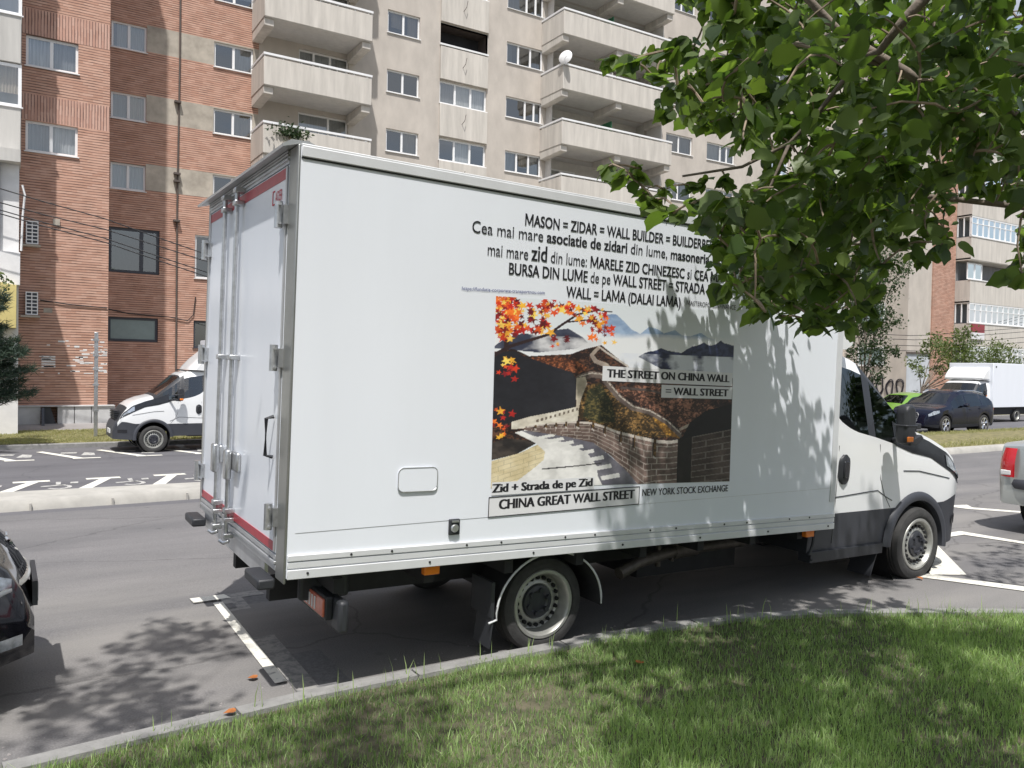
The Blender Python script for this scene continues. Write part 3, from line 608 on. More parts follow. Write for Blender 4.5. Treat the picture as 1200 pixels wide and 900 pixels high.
q = MB(); q.prism([(-.75, 2.7), (.3, 2.7), (.3, 3.93), (-.75, 4.1)], 1, YG - .1, YG + .58); q.build('yellow_sign', M['yellow'], lb, bevel=.01)
q = MB(); q.box(-.25, -.13, YG - .115, YG - .103, 2.95, 3.75); q.build('sign_strip', M['dark_frame'], lb)
b = MB(); b.tube([(.42, YG + .6, 5), (.45, YG + .5, 6), (.5, YG + .4, 6.6), (.44, YG + .4, 6.9)], .03); b.build('drain_pipe', M['rail_white'], lb)
at_world(lb)
# signpost, overhead cables
sp = thing('sign_post', 'grey metal post standing on the verge in front of the brick bay', 'post', (2.27, 26.3, -.42))
b = MB(); b.box(-.05, .05, -.03, .03, 0, 3.05); b.build('post', M['steel'], sp, bevel=.01)
b = MB()
for z in (2.8, 2.35, 1.95, 1.5, .75): b.box(-.09, .07, -.06, -.03, z, z + .06)
b.build('clamp', M['steel'], sp)
for i, (za, zc, zr, yy) in enumerate(((6.16, 5.1, 3.85, 27.2), (5.93, 4.72, 3.5, 27.0), (5.8, 4.55, 3.2, 26.8), (6.6, 5.35, 4.1, 27.4))):
    P = [(x, yy, interp(x, [(-20, za + 4.5), (-6, za + 1.6), (0, za), (2.7, (za + zc) / 2 + .1), (5.2, zc), (10, zc - 1.1), (20, zc - 2.0), (32, zr - .15), (45, zr), (60, zr + 1.2), (75, zr + 4)])) for x in list(np.linspace(-20, 75, 60))]
    b = MB(); b.tube(P, .017, 5); tag(b.build('overhead_cable', M['cable']), ['uppermost slack black cable crossing in front of the brick wall', 'thick lower black cable crossing in front of the brick wall', 'lowest thin black cable crossing in front of the brick wall', 'highest lone black cable above the slack cables'][i], 'cable', 'overhead cables along the street')

# ------------------------------------------------------------------ vehicles
def arches(x, zs, arcs):
    z = zs
    for (xc, zc, r) in arcs:
        if abs(x - xc) < r: z = max(z, zc + sqrt(max(0, r * r - (x - xc) ** 2)))
    return z
def stations(x0, x1, step, arcs, extra=()):
    X = set(np.round(np.arange(x0, x1, step), 4)) | {x0, x1} | set(extra)
    for (xc, zc, r) in arcs:
        X = {x for x in X if abs(x - xc) > r + .02}
        X |= {xc + r * cos(a) for a in np.linspace(0, pi, 17)} | {xc + r + .004, xc - r - .004}
    return sorted(float(x) for x in X if x0 <= x <= x1)
def shell(root, loc, xs, sec, key, mats, names):
    G_ = {}; secs = [sec(x) for x in xs]; n = len(secs[0])
    full = [[(x, -y, z) for (y, z) in s_] + [(x, y, z) for (y, z) in s_[-2::-1]] for x, s_ in zip(xs, secs)]
    for i in range(len(xs) - 1):
        for j in range(2 * n - 2):
            jj = min(j, 2 * n - 3 - j); q = [full[i][j], full[i][j + 1], full[i + 1][j + 1], full[i + 1][j]]
            if jj == n - 2 and False: continue
            k = key((xs[i] + xs[i + 1]) / 2, jj, sum(p[2] for p in q) / 4)
            if k: G_.setdefault(k, MB()).quad(*q)
    for idx, kk in ((0, 'cap0'), (-1, 'cap1')):
        k = key(xs[idx], kk, 0)
        if k: G_.setdefault(k, MB()).poly(full[idx])
    outs = {}
    for k, b in G_.items():
        r = b.build(names.get(k, k), mats[k], root, smooth=38, fix=True, split=k not in ('cab_body', 'body'))
        for o in (r if isinstance(r, list) else [r]): o.location = loc
    return outs
def side_at(sec, x, z):
    s_ = sec(x)
    for (ya, za), (yb, zb) in zip(s_, s_[1:]):
        if za <= z <= zb and zb > za: return ya + (yb - ya) * (z - za) / (zb - za)
    return s_[0][0] if z < s_[0][1] else s_[-2][0]
def patch(root, loc, name, mat, sec, xs, lo, hi, side, off=.006, n=8, thick=0):
    rows = []
    for x in xs:
        a, c = lo(x), hi(x); rows.append([(x, side * (side_at(sec, x, a + (c - a) * k / n) + off), a + (c - a) * k / n) for k in range(n + 1)])
    b = MB(); b.grid(rows); o = b.build(name, mat, root, smooth=50); o.location = loc
    return o
def wheel(root, x, y, z, Rr, wd, side, rr, style='steel', dish=0.0, label=None, mat='rubber'):
    # side: +1 when the outer face looks along +y
    s_ = side; b = MB(); h = wd / 2
    prof = [(rr + .012, -h * .8), (Rr - .05, -h), (Rr - .015, -h * .9), (Rr, -h * .62)]
    for k in (-.42, -.15, .15, .42): prof += [(Rr, h * (k - .1)), (Rr - .008, h * (k - .06)), (Rr - .008, h * (k + .06)), (Rr, h * (k + .1))]
    prof += [(Rr, h * .62), (Rr - .015, h * .9), (Rr - .045, h), (Rr - .075, h * 1.01), (Rr - .08, h * .985), (rr + .03, h * .97), (rr + .012, h * .88)]
    b.lathe([(r, t * s_) for r, t in prof], (x, y, z), 1, 56); wo = b.build('wheel', M[mat], root, smooth=40)
    b = MB()
    if style == 'steel':
        P = [(rr + .014, .9 * h), (rr + .008, .97 * h), (rr - .01, .97 * h), (rr - .022, .8 * h), (rr - .03, .3 * h - dish)]
        P += [(rr * .8, .22 * h - dish), (rr * .66, .45 * h - dish), (rr * .56, .5 * h - dish), (rr * .5, .4 * h - dish), (0.0, .4 * h - dish)]
        b.lathe([(r, t * s_) for r, t in P], (x, y, z), 1, 48); b.build('rim', M['rim'], wo, smooth=40)
        b = MB()
        for k in range(20):
            a = 2 * pi * k / 20; rc = rr * .73; c = Vector((x + rc * cos(a), y + s_ * (.345 * h - dish), z + rc * sin(a)))
            b.tube([c, c + Vector((0, s_ * .022, 0))], .0135, 9)
        b.build('rim_slots', M['dark'], wo, smooth=0)
        b = MB(); b.lathe([(r, (t - dish) * s_) for r, t in ((rr * .54, .4 * h), (rr * .5, .62 * h), (rr * .36, .68 * h), (rr * .3, .58 * h), (rr * .18, .6 * h), (0, .64 * h))], (x, y, z), 1, 30); 
        for k in range(6):
            a = 2 * pi * (k + .3) / 6; c = Vector((x + rr * .36 * cos(a), y + s_ * (.55 * h - dish), z + rr * .36 * sin(a))); b.tube([c, c + Vector((0, s_ * .03, 0))], .018, 8)
        b.build('hub_cover', M['hub'], wo, smooth=40)
    else:
        P = [(rr + .012, .9 * h), (rr + .006, .97 * h), (rr - .012, .95 * h), (rr - .03, .4 * h), (0, .3 * h)]
        b.lathe([(r, t * s_) for r, t in P], (x, y, z), 1, 40); b.build('rim', M['chassis'], wo, smooth=40)
        b = MB()
        for k in range(5):
            a = 2 * pi * k / 5 + .3
            for d in (-.16, .16):
                pa = Vector((x + rr * .2 * cos(a), y + s_ * .75 * h, z + rr * .2 * sin(a))); pb_ = Vector((x + (rr - .01) * cos(a + d), y + s_ * .82 * h, z + (rr - .01) * sin(a + d))); b.tube([pa, pb_], .026, 6)
        b.lathe([(rr + .006, s_ * .98 * h), (rr - .02, s_ * .98 * h), (rr - .02, s_ * .8 * h)], (x, y, z), 1, 40); b.lathe([(rr * .28, s_ * .7 * h), (rr * .24, s_ * .85 * h), (0, s_ * .86 * h)], (x, y, z), 1, 20)
        b.build('spokes', M['rim_shine'], wo, smooth=40)
    return wo

# --- the cab shared by the three light trucks ------------------------------------------------
CW = .99
TOPL = [(2.45, 2.05), (2.6, 2.085), (2.95, 2.095), (3.2, 2.075), (3.36, 2.03), (3.46, 1.96), (4.02, 1.475), (4.12, 1.42), (4.35, 1.37), (4.58, 1.27), (4.74, 1.14), (4.84, .98), (4.92, .80), (4.99, .77), (5.03, .62), (5.0, .5), (5.04, .45)]
BELT = [(2.4, 1.64), (2.86, 1.61), (2.91, 1.555), (2.98, 1.50), (3.08, 1.45), (3.2, 1.41), (3.47, 1.36), (3.8, 1.285), (4.1, 1.24), (5.1, 1.0)]
def cab_w(x): return CW if x < 4.5 else CW - .24 * ((x - 4.5) / .53) ** 3.2
ARC = [(4.11, .38, .405)]
def cab_sec(x):
    zt = interp(x, TOPL); w_ = cab_w(x); belt = min(interp(x, BELT), zt - .05)
    zb = arches(x, interp(x, [(2.4, .42), (3.6, .41), (4.6, .34), (5.03, .36)]), ARC)
    zc = interp(x, [(2.4, .735), (4.0, .735), (4.55, .75), (4.75, .8), (5.05, .8)])
    z1 = max(zc, zb + .02) if zb < zc else zb + .02
    z1 = min(z1, belt - .06); zb = min(zb, z1 - .02); zm = min(max((z1 + belt) / 2 + .08, z1 + .02), belt - .02)
    gh = zt - belt; t = min(1, max(0, (gh - .06) / .6)) * .13
    return [(w_ - .035, zb), (w_ - .012, z1 - .003 if z1 - .003 > zb else z1), (w_, zm), (w_ - .022, belt), (w_ - .03 - t * .8, belt + gh * .8), (w_ - .06 - t, zt - min(.035, gh * .12)), (w_ - .12 - t, zt), (w_ * .5, zt + .022), (0, zt + .028)]
def cab_key(x, j, z):
    if j == 'cap0': return 'cab_rear'
    if j == 'cap1': return 'bumper'
    if j == 0: return 'bumper' if x > 4.5 else 'sill_cladding'
    if j == 3 and 2.92 < x < 3.36: return 'side_window'
    if j == 3 and 3.46 < x < 3.86: return 'side_window'
    if j == 3 and 2.86 < x <= 4.1: return 'window_frame'
    if j == 4 and 3.36 < x <= 4.1: return 'window_frame'
    if j >= 6 and 3.50 < x < 3.995: return 'windscreen'
    if j >= 5 and 3.46 < x < 4.1: return 'window_frame'
    if x > 4.93: return 'bumper'
    if j >= 5 and x > 4.72: return 'grille_panel'
    return 'cab_body'
CABMAT = dict(cab_rear=M['black_plastic'], cab_body=M['van_white'], bumper=M['cladding'], sill_cladding=M['cladding'], side_window=M['tint_glass'], windscreen=M['dark_glass'], window_frame=M['black_plastic'], grille_panel=M['black_plastic'])
def cab(root, loc, fairing='low', rear_x=2.62):
    xs = stations(rear_x, 5.03, .06, ARC, (2.92, 3.36, 3.46, 3.50, 3.86, 3.995, 4.1, 4.72, 4.93))
    xs = [x for x in xs if x >= rear_x]
    o = shell(root, loc, xs, cab_sec, cab_key, CABMAT, {})
    for s_ in (-1, 1):
        # headlamp and black eyebrow running up to the screen pillar
        X = list(np.linspace(3.74, 4.93, 28))
        top = lambda x: min(interp(x, [(3.74, 1.5), (4.0, 1.40), (4.3, 1.315), (4.6, 1.20), (4.8, 1.03), (4.93, .84)]), cab_sec(x)[5][1] - .004); bot = lambda x: interp(x, [(3.74, 1.29), (4.0, 1.215), (4.3, 1.165), (4.62, 1.02), (4.93, .86)]) if x < 4.9 else top(x) - .01
        patch(root, loc, 'headlight', M['head_dark'], cab_sec, X, lambda x: min(bot(x), top(x) - .005), top, s_, .005)
        h = patch(root, loc, 'lamp_lens', M['headlamp'], cab_sec, list(np.linspace(4.55, 4.86, 10)), lambda x: min(bot(x) + .03, top(x) - .01), lambda x: top(x) - .03 if top(x) - .03 > bot(x) + .03 else bot(x) + .035, s_, .012)
        # wheel-arch flare
        b = MB(); rows = []
        for a in np.linspace(-.12, pi * .99, 30):
            c_, s2 = cos(a), sin(a); row = []
            for (r, t) in ((.40, -.05), (.402, .022), (.43, .032), (.47, .022), (.485, -.005)):
                x = 4.11 + r * c_; z = .38 + r * s2; row.append((x, s_ * (cab_w(min(max(x, 2.6), 4.5)) - .012 + t), z))
            rows.append(row)
        b.grid(rows); q = b.build('wheel_arch', M['cladding'], root, smooth=60); q.location = loc
        b = MB(); b.lathe([(.39, s_ * .55), (.39, s_ * .93), (.41, s_ * .96)], (4.11, 0, .38), 1, 40); b.box(3.75, 4.47, min(s_ * .1, s_ * .56), max(s_ * .1, s_ * .56), .5, .77); q = b.build('arch_liner', M['dark'], root); q.location = loc
        # door seams, handle, crease
        b = MB()
        for P in ([(2.94, 1.30), (2.93, .9), (2.93, .48)], [(3.52, 1.30), (3.53, 1.0), (3.60, .86), (3.70, .74)]):
            b.tube([(x, s_ * (side_at(cab_sec, x, z) + .0005), z) for x, z in P], .0035, 5)
        b.tube([(x, s_ * (side_at(cab_sec, x, z) + .001), z) for x, z in ((2.66, .862), (3.0, .872), (3.3, .89), (3.5, .90), (3.62, .84), (3.72, .80))], .005, 5)
        b.tube([(x, s_ * (side_at(cab_sec, x, z) + .001), z) for x, z in ((3.86, 1.06), (4.1, 1.05), (4.4, 1.0), (4.6, .965))], .005, 5)
        q = b.build('door_seam', M['head_dark'], root); q.location = loc
        rows = []
        for z in np.linspace(.975, 1.225, 9):
            t = abs((z - 1.1) / .125); hw = .075 * sqrt(max(.05, 1 - t ** 4)); xm = 3.01; y = side_at(cab_sec, xm, z)
            rows.append([(xm - hw, s_ * y, z), (xm - hw * .8, s_ * (y + .018), z), (xm, s_ * (y + .022), z), (xm + hw * .8, s_ * (y + .018), z), (xm + hw, s_ * y, z)])
        b = MB(); b.grid(rows); q = b.build('door_handle', M['black_plastic'], root, smooth=60); q.location = loc
        b = MB(); b.box(2.98, 3.045, s_ * (.99 + .018) - .012, s_ * (.99 + .018) + .012, 1.03, 1.17); q = b.build('handle_grip', M['head_dark'], root, bevel=.008); q.location = loc
        # mirror on its arm
        b = MB(); yb = s_ * 1.21
        mp = [(.015, .0), (.12, .0), (.145, .05), (.15, .2), (.14, .29), (.11, .335), (.04, .335), (.0, .29), (0, .06)]
        b.prism([(3.43 + u, 1.33 + v) for u, v in mp], 1, yb - .055, yb + .055); mo = b.build('mirror', M['black_plastic'], root, bevel=.035, seg=3); mo.location = loc
        b = MB(); b.box(3.424, 3.59, yb - .06, yb + .06, 1.478, 1.494); b.box(3.5, 3.66, yb - .045, yb + .03, 1.455, 1.505); b.prism([(3.5, 1.315), (3.62, 1.33), (3.70, 1.38), (3.66, 1.41), (3.56, 1.375), (3.5, 1.37)], 1, yb - .05, yb + .03); b.tube([(3.62, yb - s_ * .02, 1.36), (3.68, s_ * 1.08, 1.35), (3.74, s_ * .95, 1.33)], .028); b.build('mirror_arm', M['black_plastic'], mo, bevel=.01)
        b = MB(); b.box(3.445, 3.53, yb + s_ * .056 - .006, yb + s_ * .056 + .006, 1.35, 1.395); b.build('mirror_indicator', M['amber'], mo, bevel=.008)
    # seats, dash, bulkhead, steering wheel
    b = MB()
    for y in (-.5, .1, .55): b.box(2.75, 2.95, y - .22, y + .22, .9, 1.6); b.box(2.8, 2.9, y - .12, y + .12, 1.6, 1.8)
    q = b.build('seats', M['seat'], root, bevel=.05); q.location = loc
    b = MB(); b.box(3.55, 4.05, -.9, .9, .8, 1.28); q = b.build('dashboard', M['seat'], root, bevel=.06); q.location = loc
    b = MB(); b.lathe([(.2, 0), (.215, .015), (.2, .03)], (0, 0, 0), 0, 26, closed=True); q = b.build('steering_wheel', M['seat'], root); q.location = (loc[0] + 3.42, loc[1] + .5, loc[2] + 1.32); q.rotation_euler = (0, R(-25), 0)
    # nose details
    b = MB()
    for k in range(5): b.box(4.86, 4.97, -.52, .52, .86 + k * .045, .882 + k * .045)
    q = b.build('grille', M['black_plastic'], root); q.location = loc
    b = MB(); b.box(5.03, 5.055, -.26, .26, .47, .58); q = b.build('number_plate', M['plate'], root); q.location = loc
    for s_ in (-1, 1):
        q = patch(root, loc, 'fog_lamp', M['head_dark'], cab_sec, list(np.linspace(4.72, 4.93, 8)), lambda x: .52, lambda x: .60, s_, .008)
    if fairing == 'low':
        P = [(2.60, 2.10), (3.16, 2.105), (3.26, 2.15), (3.28, 2.22), (3.14, 2.42), (2.96, 2.58), (2.60, 2.72)]
    else:
        P = [(2.55, 2.10), (3.05, 2.12), (3.24, 2.13), (3.2, 2.2), (3.0, 2.42), (2.72, 2.66), (2.5, 2.78)]
    b = MB(); rows = []
    for k in range(17):
        y = -.95 + 1.9 * k / 16; e = abs(y / .95) ** 6; rows.append([(x - e * .22 * (x - 2.5), y, 2.105 + (z - 2.105) * (1 - .12 * e)) for x, z in P])
    b.grid(rows); b.poly(rows[0]); b.poly(rows[-1]); q = b.build('roof_fairing', M['van_white'], root, smooth=50); q.location = loc
    b = MB(); b.tube([(3.27, -.6, 2.1), (3.33, -.45, 2.115), (3.36, 0, 2.12), (3.33, .45, 2.115), (3.27, .6, 2.1)], .018); q = b.build('roof_trim', M['black_plastic'], root); q.location = loc
    return o

# --- the white box truck --------------------------------------------------------------------
Rm = Matrix(((0.999819097594332, 0.0024748217555536182, 0.018858614554998848), (-0.0022273413827728935, 0.9999112821810421, -0.013132658429619476), (-0.018889442448636835, 0.01308827812749663, 0.999735908097552)))
tk = thing('box_truck', 'white box truck with a printed wall picture and slogans on its side', 'truck', (2.9325, 4.2289, 0)); tk.rotation_euler = Rm.to_euler()
cab(tk, (0, 1.02, 0))
X0, X1, YS, YF = -1.706, 2.776, -.06, 2.09
def zbot(x): return .691 - .0116 * (x + 1.706)
ZT = 2.934
b = MB(); b.prism([(X0 + .009, zbot(X0) + .002), (X1, zbot(X1) + .002), (X1, ZT), (X0 + .009, ZT)], 1, YS, YF); box = b.build('cargo_box', M['truck_white'], tk)
# side rails: bottom extrusion in three steps, top rail, front edge strip, panel seam
b = MB()
def srail(b, xa, xc, z0, z1, p, y=YS):
    s0 = zbot(xa) - .691; s1 = zbot(xc) - .691
    b.add([(xa, y - p, z0 + s0), (xc, y - p, z0 + s1), (xc, y, z0 + s1), (xa, y, z0 + s0), (xa, y - p, z1 + s0), (xc, y - p, z1 + s1), (xc, y, z1 + s1), (xa, y, z1 + s0)], [(0, 3, 2, 1), (4, 5, 6, 7), (0, 1, 5, 4), (1, 2, 6, 5), (2, 3, 7, 6), (3, 0, 4, 7)])
srail(b, X0 + .012, X1 + .003, .688, .738, .012); srail(b, X0 + .012, X1 + .003, .744, .778, .009); srail(b, X0 + .012, X1 + .003, .783, .815, .013)
b.build('bottom_rail', M['alu_white'], tk, bevel=.003)
b = MB(); b.box(X0 + .012, X1 + .002, YS - .012, YS, 2.882, ZT + .004); b.box(X0 + .012, X1 + .002, YS - .008, YF + .008, ZT + .001, ZT + .016); b.box(X0 + .04, X1 + .002, YF, YF + .012, 2.87, ZT + .004); b.build('top_rail', M['alu_white'], tk, bevel=.004)
b = MB(); b.box(X0 + .012, X1, YS - .004, YS - .001, 2.873, 2.8805); b.build('rail_shadow_gap', M['black_plastic'], tk, smooth=0)
b = MB(); b.box(X1 - .06, X1 + .006, YS - .006, YS, .86, 2.87); b.box(X1 + .001, X1 + .008, YS, YF, .70, ZT); b.build('front_edge', M['alu_white'], tk, bevel=.002)
b = MB(); b.add([(X0 + .05, YS - .0012, .926), (X1 - .07, YS - .0012, .968), (X1 - .07, YS - .0012, .971), (X0 + .05, YS - .0012, .929)], [(0, 1, 2, 3)]); b.build('panel_seam', M['alu'], tk, smooth=0)
b = MB(); random.seed(3)
for k in range(19):
    x = X0 + .12 + k * .238; z = (.798 if k % 3 else .716) + zbot(x) - .691
    b.lathe([(.0, -.018), (.006, -.017), (.008, -.011)], (x, YS, z), 1, 8)
b.build('rivets', M['chassis'], tk)
# hatch and socket
b = MB(); P = []
for (cx, cz, a0) in ((-.884, 1.165, 0), (-.884, 1.215, 90), (-1.044, 1.215, 90), (-1.044, 1.165, 180)): pass
hx0, hx1, hz0, hz1, rr = -1.086, -.843, 1.118, 1.252, .03
for (cx, cz, a0) in ((hx1 - rr, hz1 - rr, 0), (hx0 + rr, hz1 - rr, 90), (hx0 + rr, hz0 + rr, 180), (hx1 - rr, hz0 + rr, 270)):
    P += [(cx + rr * cos(R(a0 + t)), cz + rr * sin(R(a0 + t))) for t in (0, 30, 60, 90)]
b.prism(P, 1, YS - .010, YS); b.build('side_hatch', M['truck_white'], tk, bevel=.004)
b = MB(); b.tube([(p[0], YS - .009, p[1]) for p in P + P[:1]], .0035, 5); b.build('hatch_seal', M['alu'], tk)
b = MB(); b.box(-.757, -.687, YS - .02, YS, .852, .945); so_ = b.build('socket', M['black_plastic'], tk, bevel=.006)
b = MB(); b.lathe([(0, -.03), (.02, -.03), (.026, -.02)], (-.722, YS, .893), 1, 16); b.box(-.745, -.70, YS - .03, YS - .0205, .928, .938); b.build('socket_cap', M['steel'], so_)
# rear frame, doors and fittings
b = MB(); b.box(X0 - .006, X0 + .008, YS - .006, .088, .665, ZT + .01); b.box(X0 - .004, X0 + .048, YF - .05, YF + .012, .70, ZT); b.build('corner_post', M['post_grey'], tk, bevel=.006, split=True)
b = MB(); b.box(X0 - .006, X0 + .05, .089, YF - .051, 2.872, ZT + .005)
for z in (2.888, 2.91, 2.926): b.box(X0 - .016, X0 - .006, .09, YF - .051, z, z + .012)
b.prism([(X0 - .075, ZT + .012), (X0 - .07, ZT - .004), (X0 + .03, ZT + .012), (X0 + .1, ZT + .03), (X0 + .03, ZT + .036)], 1, .0, YF + .03) if False else b.prism([(X0 - .085, ZT + .0), (X0 - .08, ZT - .012), (X0 - .002, ZT + .012), (X0 + .1, ZT + .018), (X0 + .05, ZT + .034), (X0 - .04, ZT + .03)], 1, -.05, YF + .03); b.build('rear_header', M['alu'], tk)
b = MB(); b.box(X0 - .006, X0 + .05, .089, YF - .051, .70, .728); b.box(X0 - .014, X0 + .05, .089, YF - .051, .735, .752); b.box(X0 - .006, X0 + .05, .089, YF - .051, .758, .785); b.build('rear_sill', M['alu'], tk, bevel=.002)
b = MB(); b.box(X0 + .01, X0 + .03, .35, YF - .12, .585, .699); b.build('rear_apron', M['alu'], tk)
for (ya, yb_) in ((.095, 1.213), (1.217, YF - .055)):
    b = MB(); b.box(X0 - .003, X0 + .049, ya, yb_, .79, 2.868); d = b.build('rear_door', M['truck_white'], tk, bevel=.004)
    b = MB(); b.box(X0 - .0065, X0 - .0032, ya + .04, yb_ - .01, .797, .847); b.box(X0 - .0065, X0 - .0032, ya + .01, yb_ - .01, 2.80, 2.858); b.build('red_stripe', M['red_band'], d, smooth=0, split=True)
    b = MB(); b.box(X0 - .012, X0 - .0034, ya + .005, ya + .03, .80, 2.86); b.box(X0 - .012, X0 - .0034, yb_ - .03, yb_ - .005, .80, 2.86); b.build('door_seal', M['alu'], d, split=True)
    hy = ya - .01 if ya < 1 else yb_ + .01
    for z in (2.60, 1.84, .99):
        b = MB(); sgn = 1 if ya < 1 else -1
        b.box(X0 - .03, X0 - .004, hy + sgn * .0 - .01, hy + sgn * .09 + .01, z - .05, z + .05); b.tube([(X0 - .045, hy + sgn * .035, z - .07), (X0 - .045, hy + sgn * .035, z + .07)], .022, 12)
        for dz in (-.05, .05): b.tube([(X0 - .052, hy - sgn * .02, z + dz), (X0 - .03, hy + sgn * .1, z + dz)], .008, 6)
        b.build('hinge', M['steel'], d, smooth=40)
    ry = 1.06 if ya < 1 else 1.385
    b = MB(); b.tube([(X0 - .045, ry, .675), (X0 - .045, ry, 2.90)], .0145, 12); b.build('lock_rod', M['steel'], d)
    b = MB()
    for z in (2.88, 2.80, 1.83, .86, .80, .70):
        b.box(X0 - .066, X0 - .004, ry - .034, ry + .034, z - .016, z + .016)
    b.tube([(X0 - .03, ry - .03, .67), (X0 - .06, ry - .01, .655), (X0 - .08, ry + .02, .67)], .014, 8); b.build('rod_bracket', M['steel'], d, bevel=.005, split=True)
    b = MB(); s3 = -1 if ya < 1 else 1
    b.box(X0 - .035, X0 - .004, min(ry, ry + s3 * .16), max(ry, ry + s3 * .16), 1.12, 1.24); b.box(X0 - .075, X0 - .037, min(ry - s3 * .02, ry + s3 * .06), max(ry - s3 * .02, ry + s3 * .06), 1.06, 1.25); b.build('door_handle', M['steel'], d, bevel=.012)
b = MB(); b.tube([(X0 - .01, .2, 1.30), (X0 - .05, .2, 1.31), (X0 - .05, .2, 1.51), (X0 - .01, .2, 1.52)], .011, 8); b.build('grab_handle', M['black_plastic'], tk)
for (ya, yb_) in ((.07, .36), (1.84, 2.13)):
    b = MB(); b.box(X0 - .1, X0 - .006, ya, yb_, .606, .664); b.build('rubber_buffer', M['black_plastic'], tk, bevel=.012)
# chassis, wheels, lamps, mudguards
b = MB()
for y in (.55, 1.38): b.box(X0 + .1, 3.4, y, y + .07, .40, .54)
for x in np.arange(X0 + .3, 2.7, .55): b.box(x, x + .06, .02, 2.0, .56, .64)
b.box(.75, 2.2, 1.5, 1.98, .2, .52); b.box(1.3, 2.4, .62, 1.3, .22, .42); b.box(-.05, .05, .3, 1.75, .26, .38); b.build('chassis', M['chassis'], tk, smooth=0)
b = MB(); b.lathe([(0, -.12), (.26, -.11), (.33, -.08), (.34, 0), (.33, .08), (.26, .11), (0, .12)], (-1.0, 1.0, .5), 2, 36); b.build('spare_wheel', M['rubber'], tk, smooth=50)
b = MB(); b.tube([(.68, .10, .44), (.86, .12, .495), (1.2, .2, .515), (1.5, .3, .5), (2.3, .4, .48)], .042, 12); b.tube([(1.12, .19, .43), (1.12, .19, .58)], .02); b.tube([(1.3, .24, .44), (1.36, .24, .6)], .018); b.tube([(1.3, .25, .508), (1.62, .33, .492)], .06, 12); b.build('exhaust_pipe', M['rust'], tk)
b = MB(); b.box(X0 + .31, X0 + .37, -.05, 2.05, .35, .53); b.box(X0 + .2, X0 + .5, .3, .36, .45, .66); b.build('rear_underrun_bar', M['black_plastic'], tk, bevel=.02)
for (ya, yb_) in ((.07, .46), (1.6, 1.98)):
    b = MB(); b.box(X0 + .27, X0 + .309, ya - .02, yb_ + .02, .405, .535); lo = b.build('tail_lamp', M['black_plastic'], tk, bevel=.006)
    b = MB(); b.box(X0 + .258, X0 + .272, ya, yb_, .42, .52); b.build('lamp_lens', M['red_pink'], lo, bevel=.004)
    b = MB()
    for k in range(4): b.box(X0 + .2545, X0 + .2585, ya + .12 + k * .045, ya + .14 + k * .045, .435, .505)
    b.box(X0 + .2545, X0 + .2585, ya + .28, ya + .36, .435, .505); b.build('lamp_mark', M['label_white'], lo)
for x, z in ((-.84, .65), (2.52, .61)):
    b = MB(); b.box(x - .05, x + .05, -.045, .0, z - .028, z + .028); b.build('side_marker', M['amber'], tk, bevel=.006)
    b = MB(); b.box(x - .03, x + .03, 0.0, .05, z - .02, z + .12); b.build('marker_bracket', M['chassis'], tk)
for s_, y in ((-1, .105), (1, 1.94)):
    wheel(tk, .085, y + (.13 if s_ < 0 else -.1), .288, .315, .2, s_, .217, 'steel', .035)
    wheel(tk, 4.105, y, .385, .332, .21, s_, .222, 'steel', -.025)
b = MB(); b.box(.055, .115, .3, 1.75, .26, .32); b.box(4.08, 4.13, .2, 1.85, .33, .39); b.build('axle', M['chassis'], tk)
for y0, y1, s_ in ((.05, .36, 0), (1.7, 2.03, 1)):
    rows = []
    for a in np.linspace(R(-5), R(185), 30): rows.append([(.41 * cos(a) + .08, y0, .29 + .41 * sin(a) * .88), (.41 * cos(a) + .08, y1, .29 + .41 * sin(a) * .88)])
    b = MB(); b.grid(rows); b.poly([r[0 if s_ else 1] for r in rows]); mg = b.build('mudguard', M['chassis'], tk, smooth=60)
    ye = y0 if not s_ else y1
    b = MB(); b.tube([(.413 * cos(a) + .08, ye, .29 + .413 * sin(a) * .88) for a in np.linspace(R(-3), R(184), 30)] + [(-.39, ye, .25)], .007, 6); b.build('mudguard_edge', M['alu_white'], mg)
    b = MB(); b.add([(-.36, y0 + .0, .28), (-.36, y0 + .2, .28), (-.38, y0 + .2, .09), (-.38, y0 + .0, .09), (-.352, y0 + .0, .28), (-.352, y0 + .2, .28), (-.372, y0 + .2, .09), (-.372, y0 + .0, .09)], [(0, 1, 2, 3), (4, 7, 6, 5), (0, 4, 5, 1), (1, 5, 6, 2), (2, 6, 7, 3), (3, 7, 4, 0)]); b.box(-.37, -.345, y0 + .01, y0 + .26, .28, .5); b.build('mud_flap', M['black_plastic'], mg)
b = MB(); b.add([(3.62, .07, .42), (3.62, .30, .42), (3.50, .30, .14), (3.50, .07, .14), (3.63, .07, .42), (3.63, .30, .42), (3.51, .30, .14), (3.51, .07, .14)], [(0, 1, 2, 3), (4, 7, 6, 5), (0, 4, 5, 1), (1, 5, 6, 2), (2, 6, 7, 3), (3, 7, 4, 0)]); b.build('front_mud_flap', M['black_plastic'], tk)
b = MB(); b.box(2.64, 3.62, .04, .16, .34, .43); b.tube([(2.66, .02, .66), (2.64, .02, .5), (2.6, .02, .42), (2.63, .02, .37)], .013, 8); b.build('step', M['black_plastic'], tk, bevel=.01)

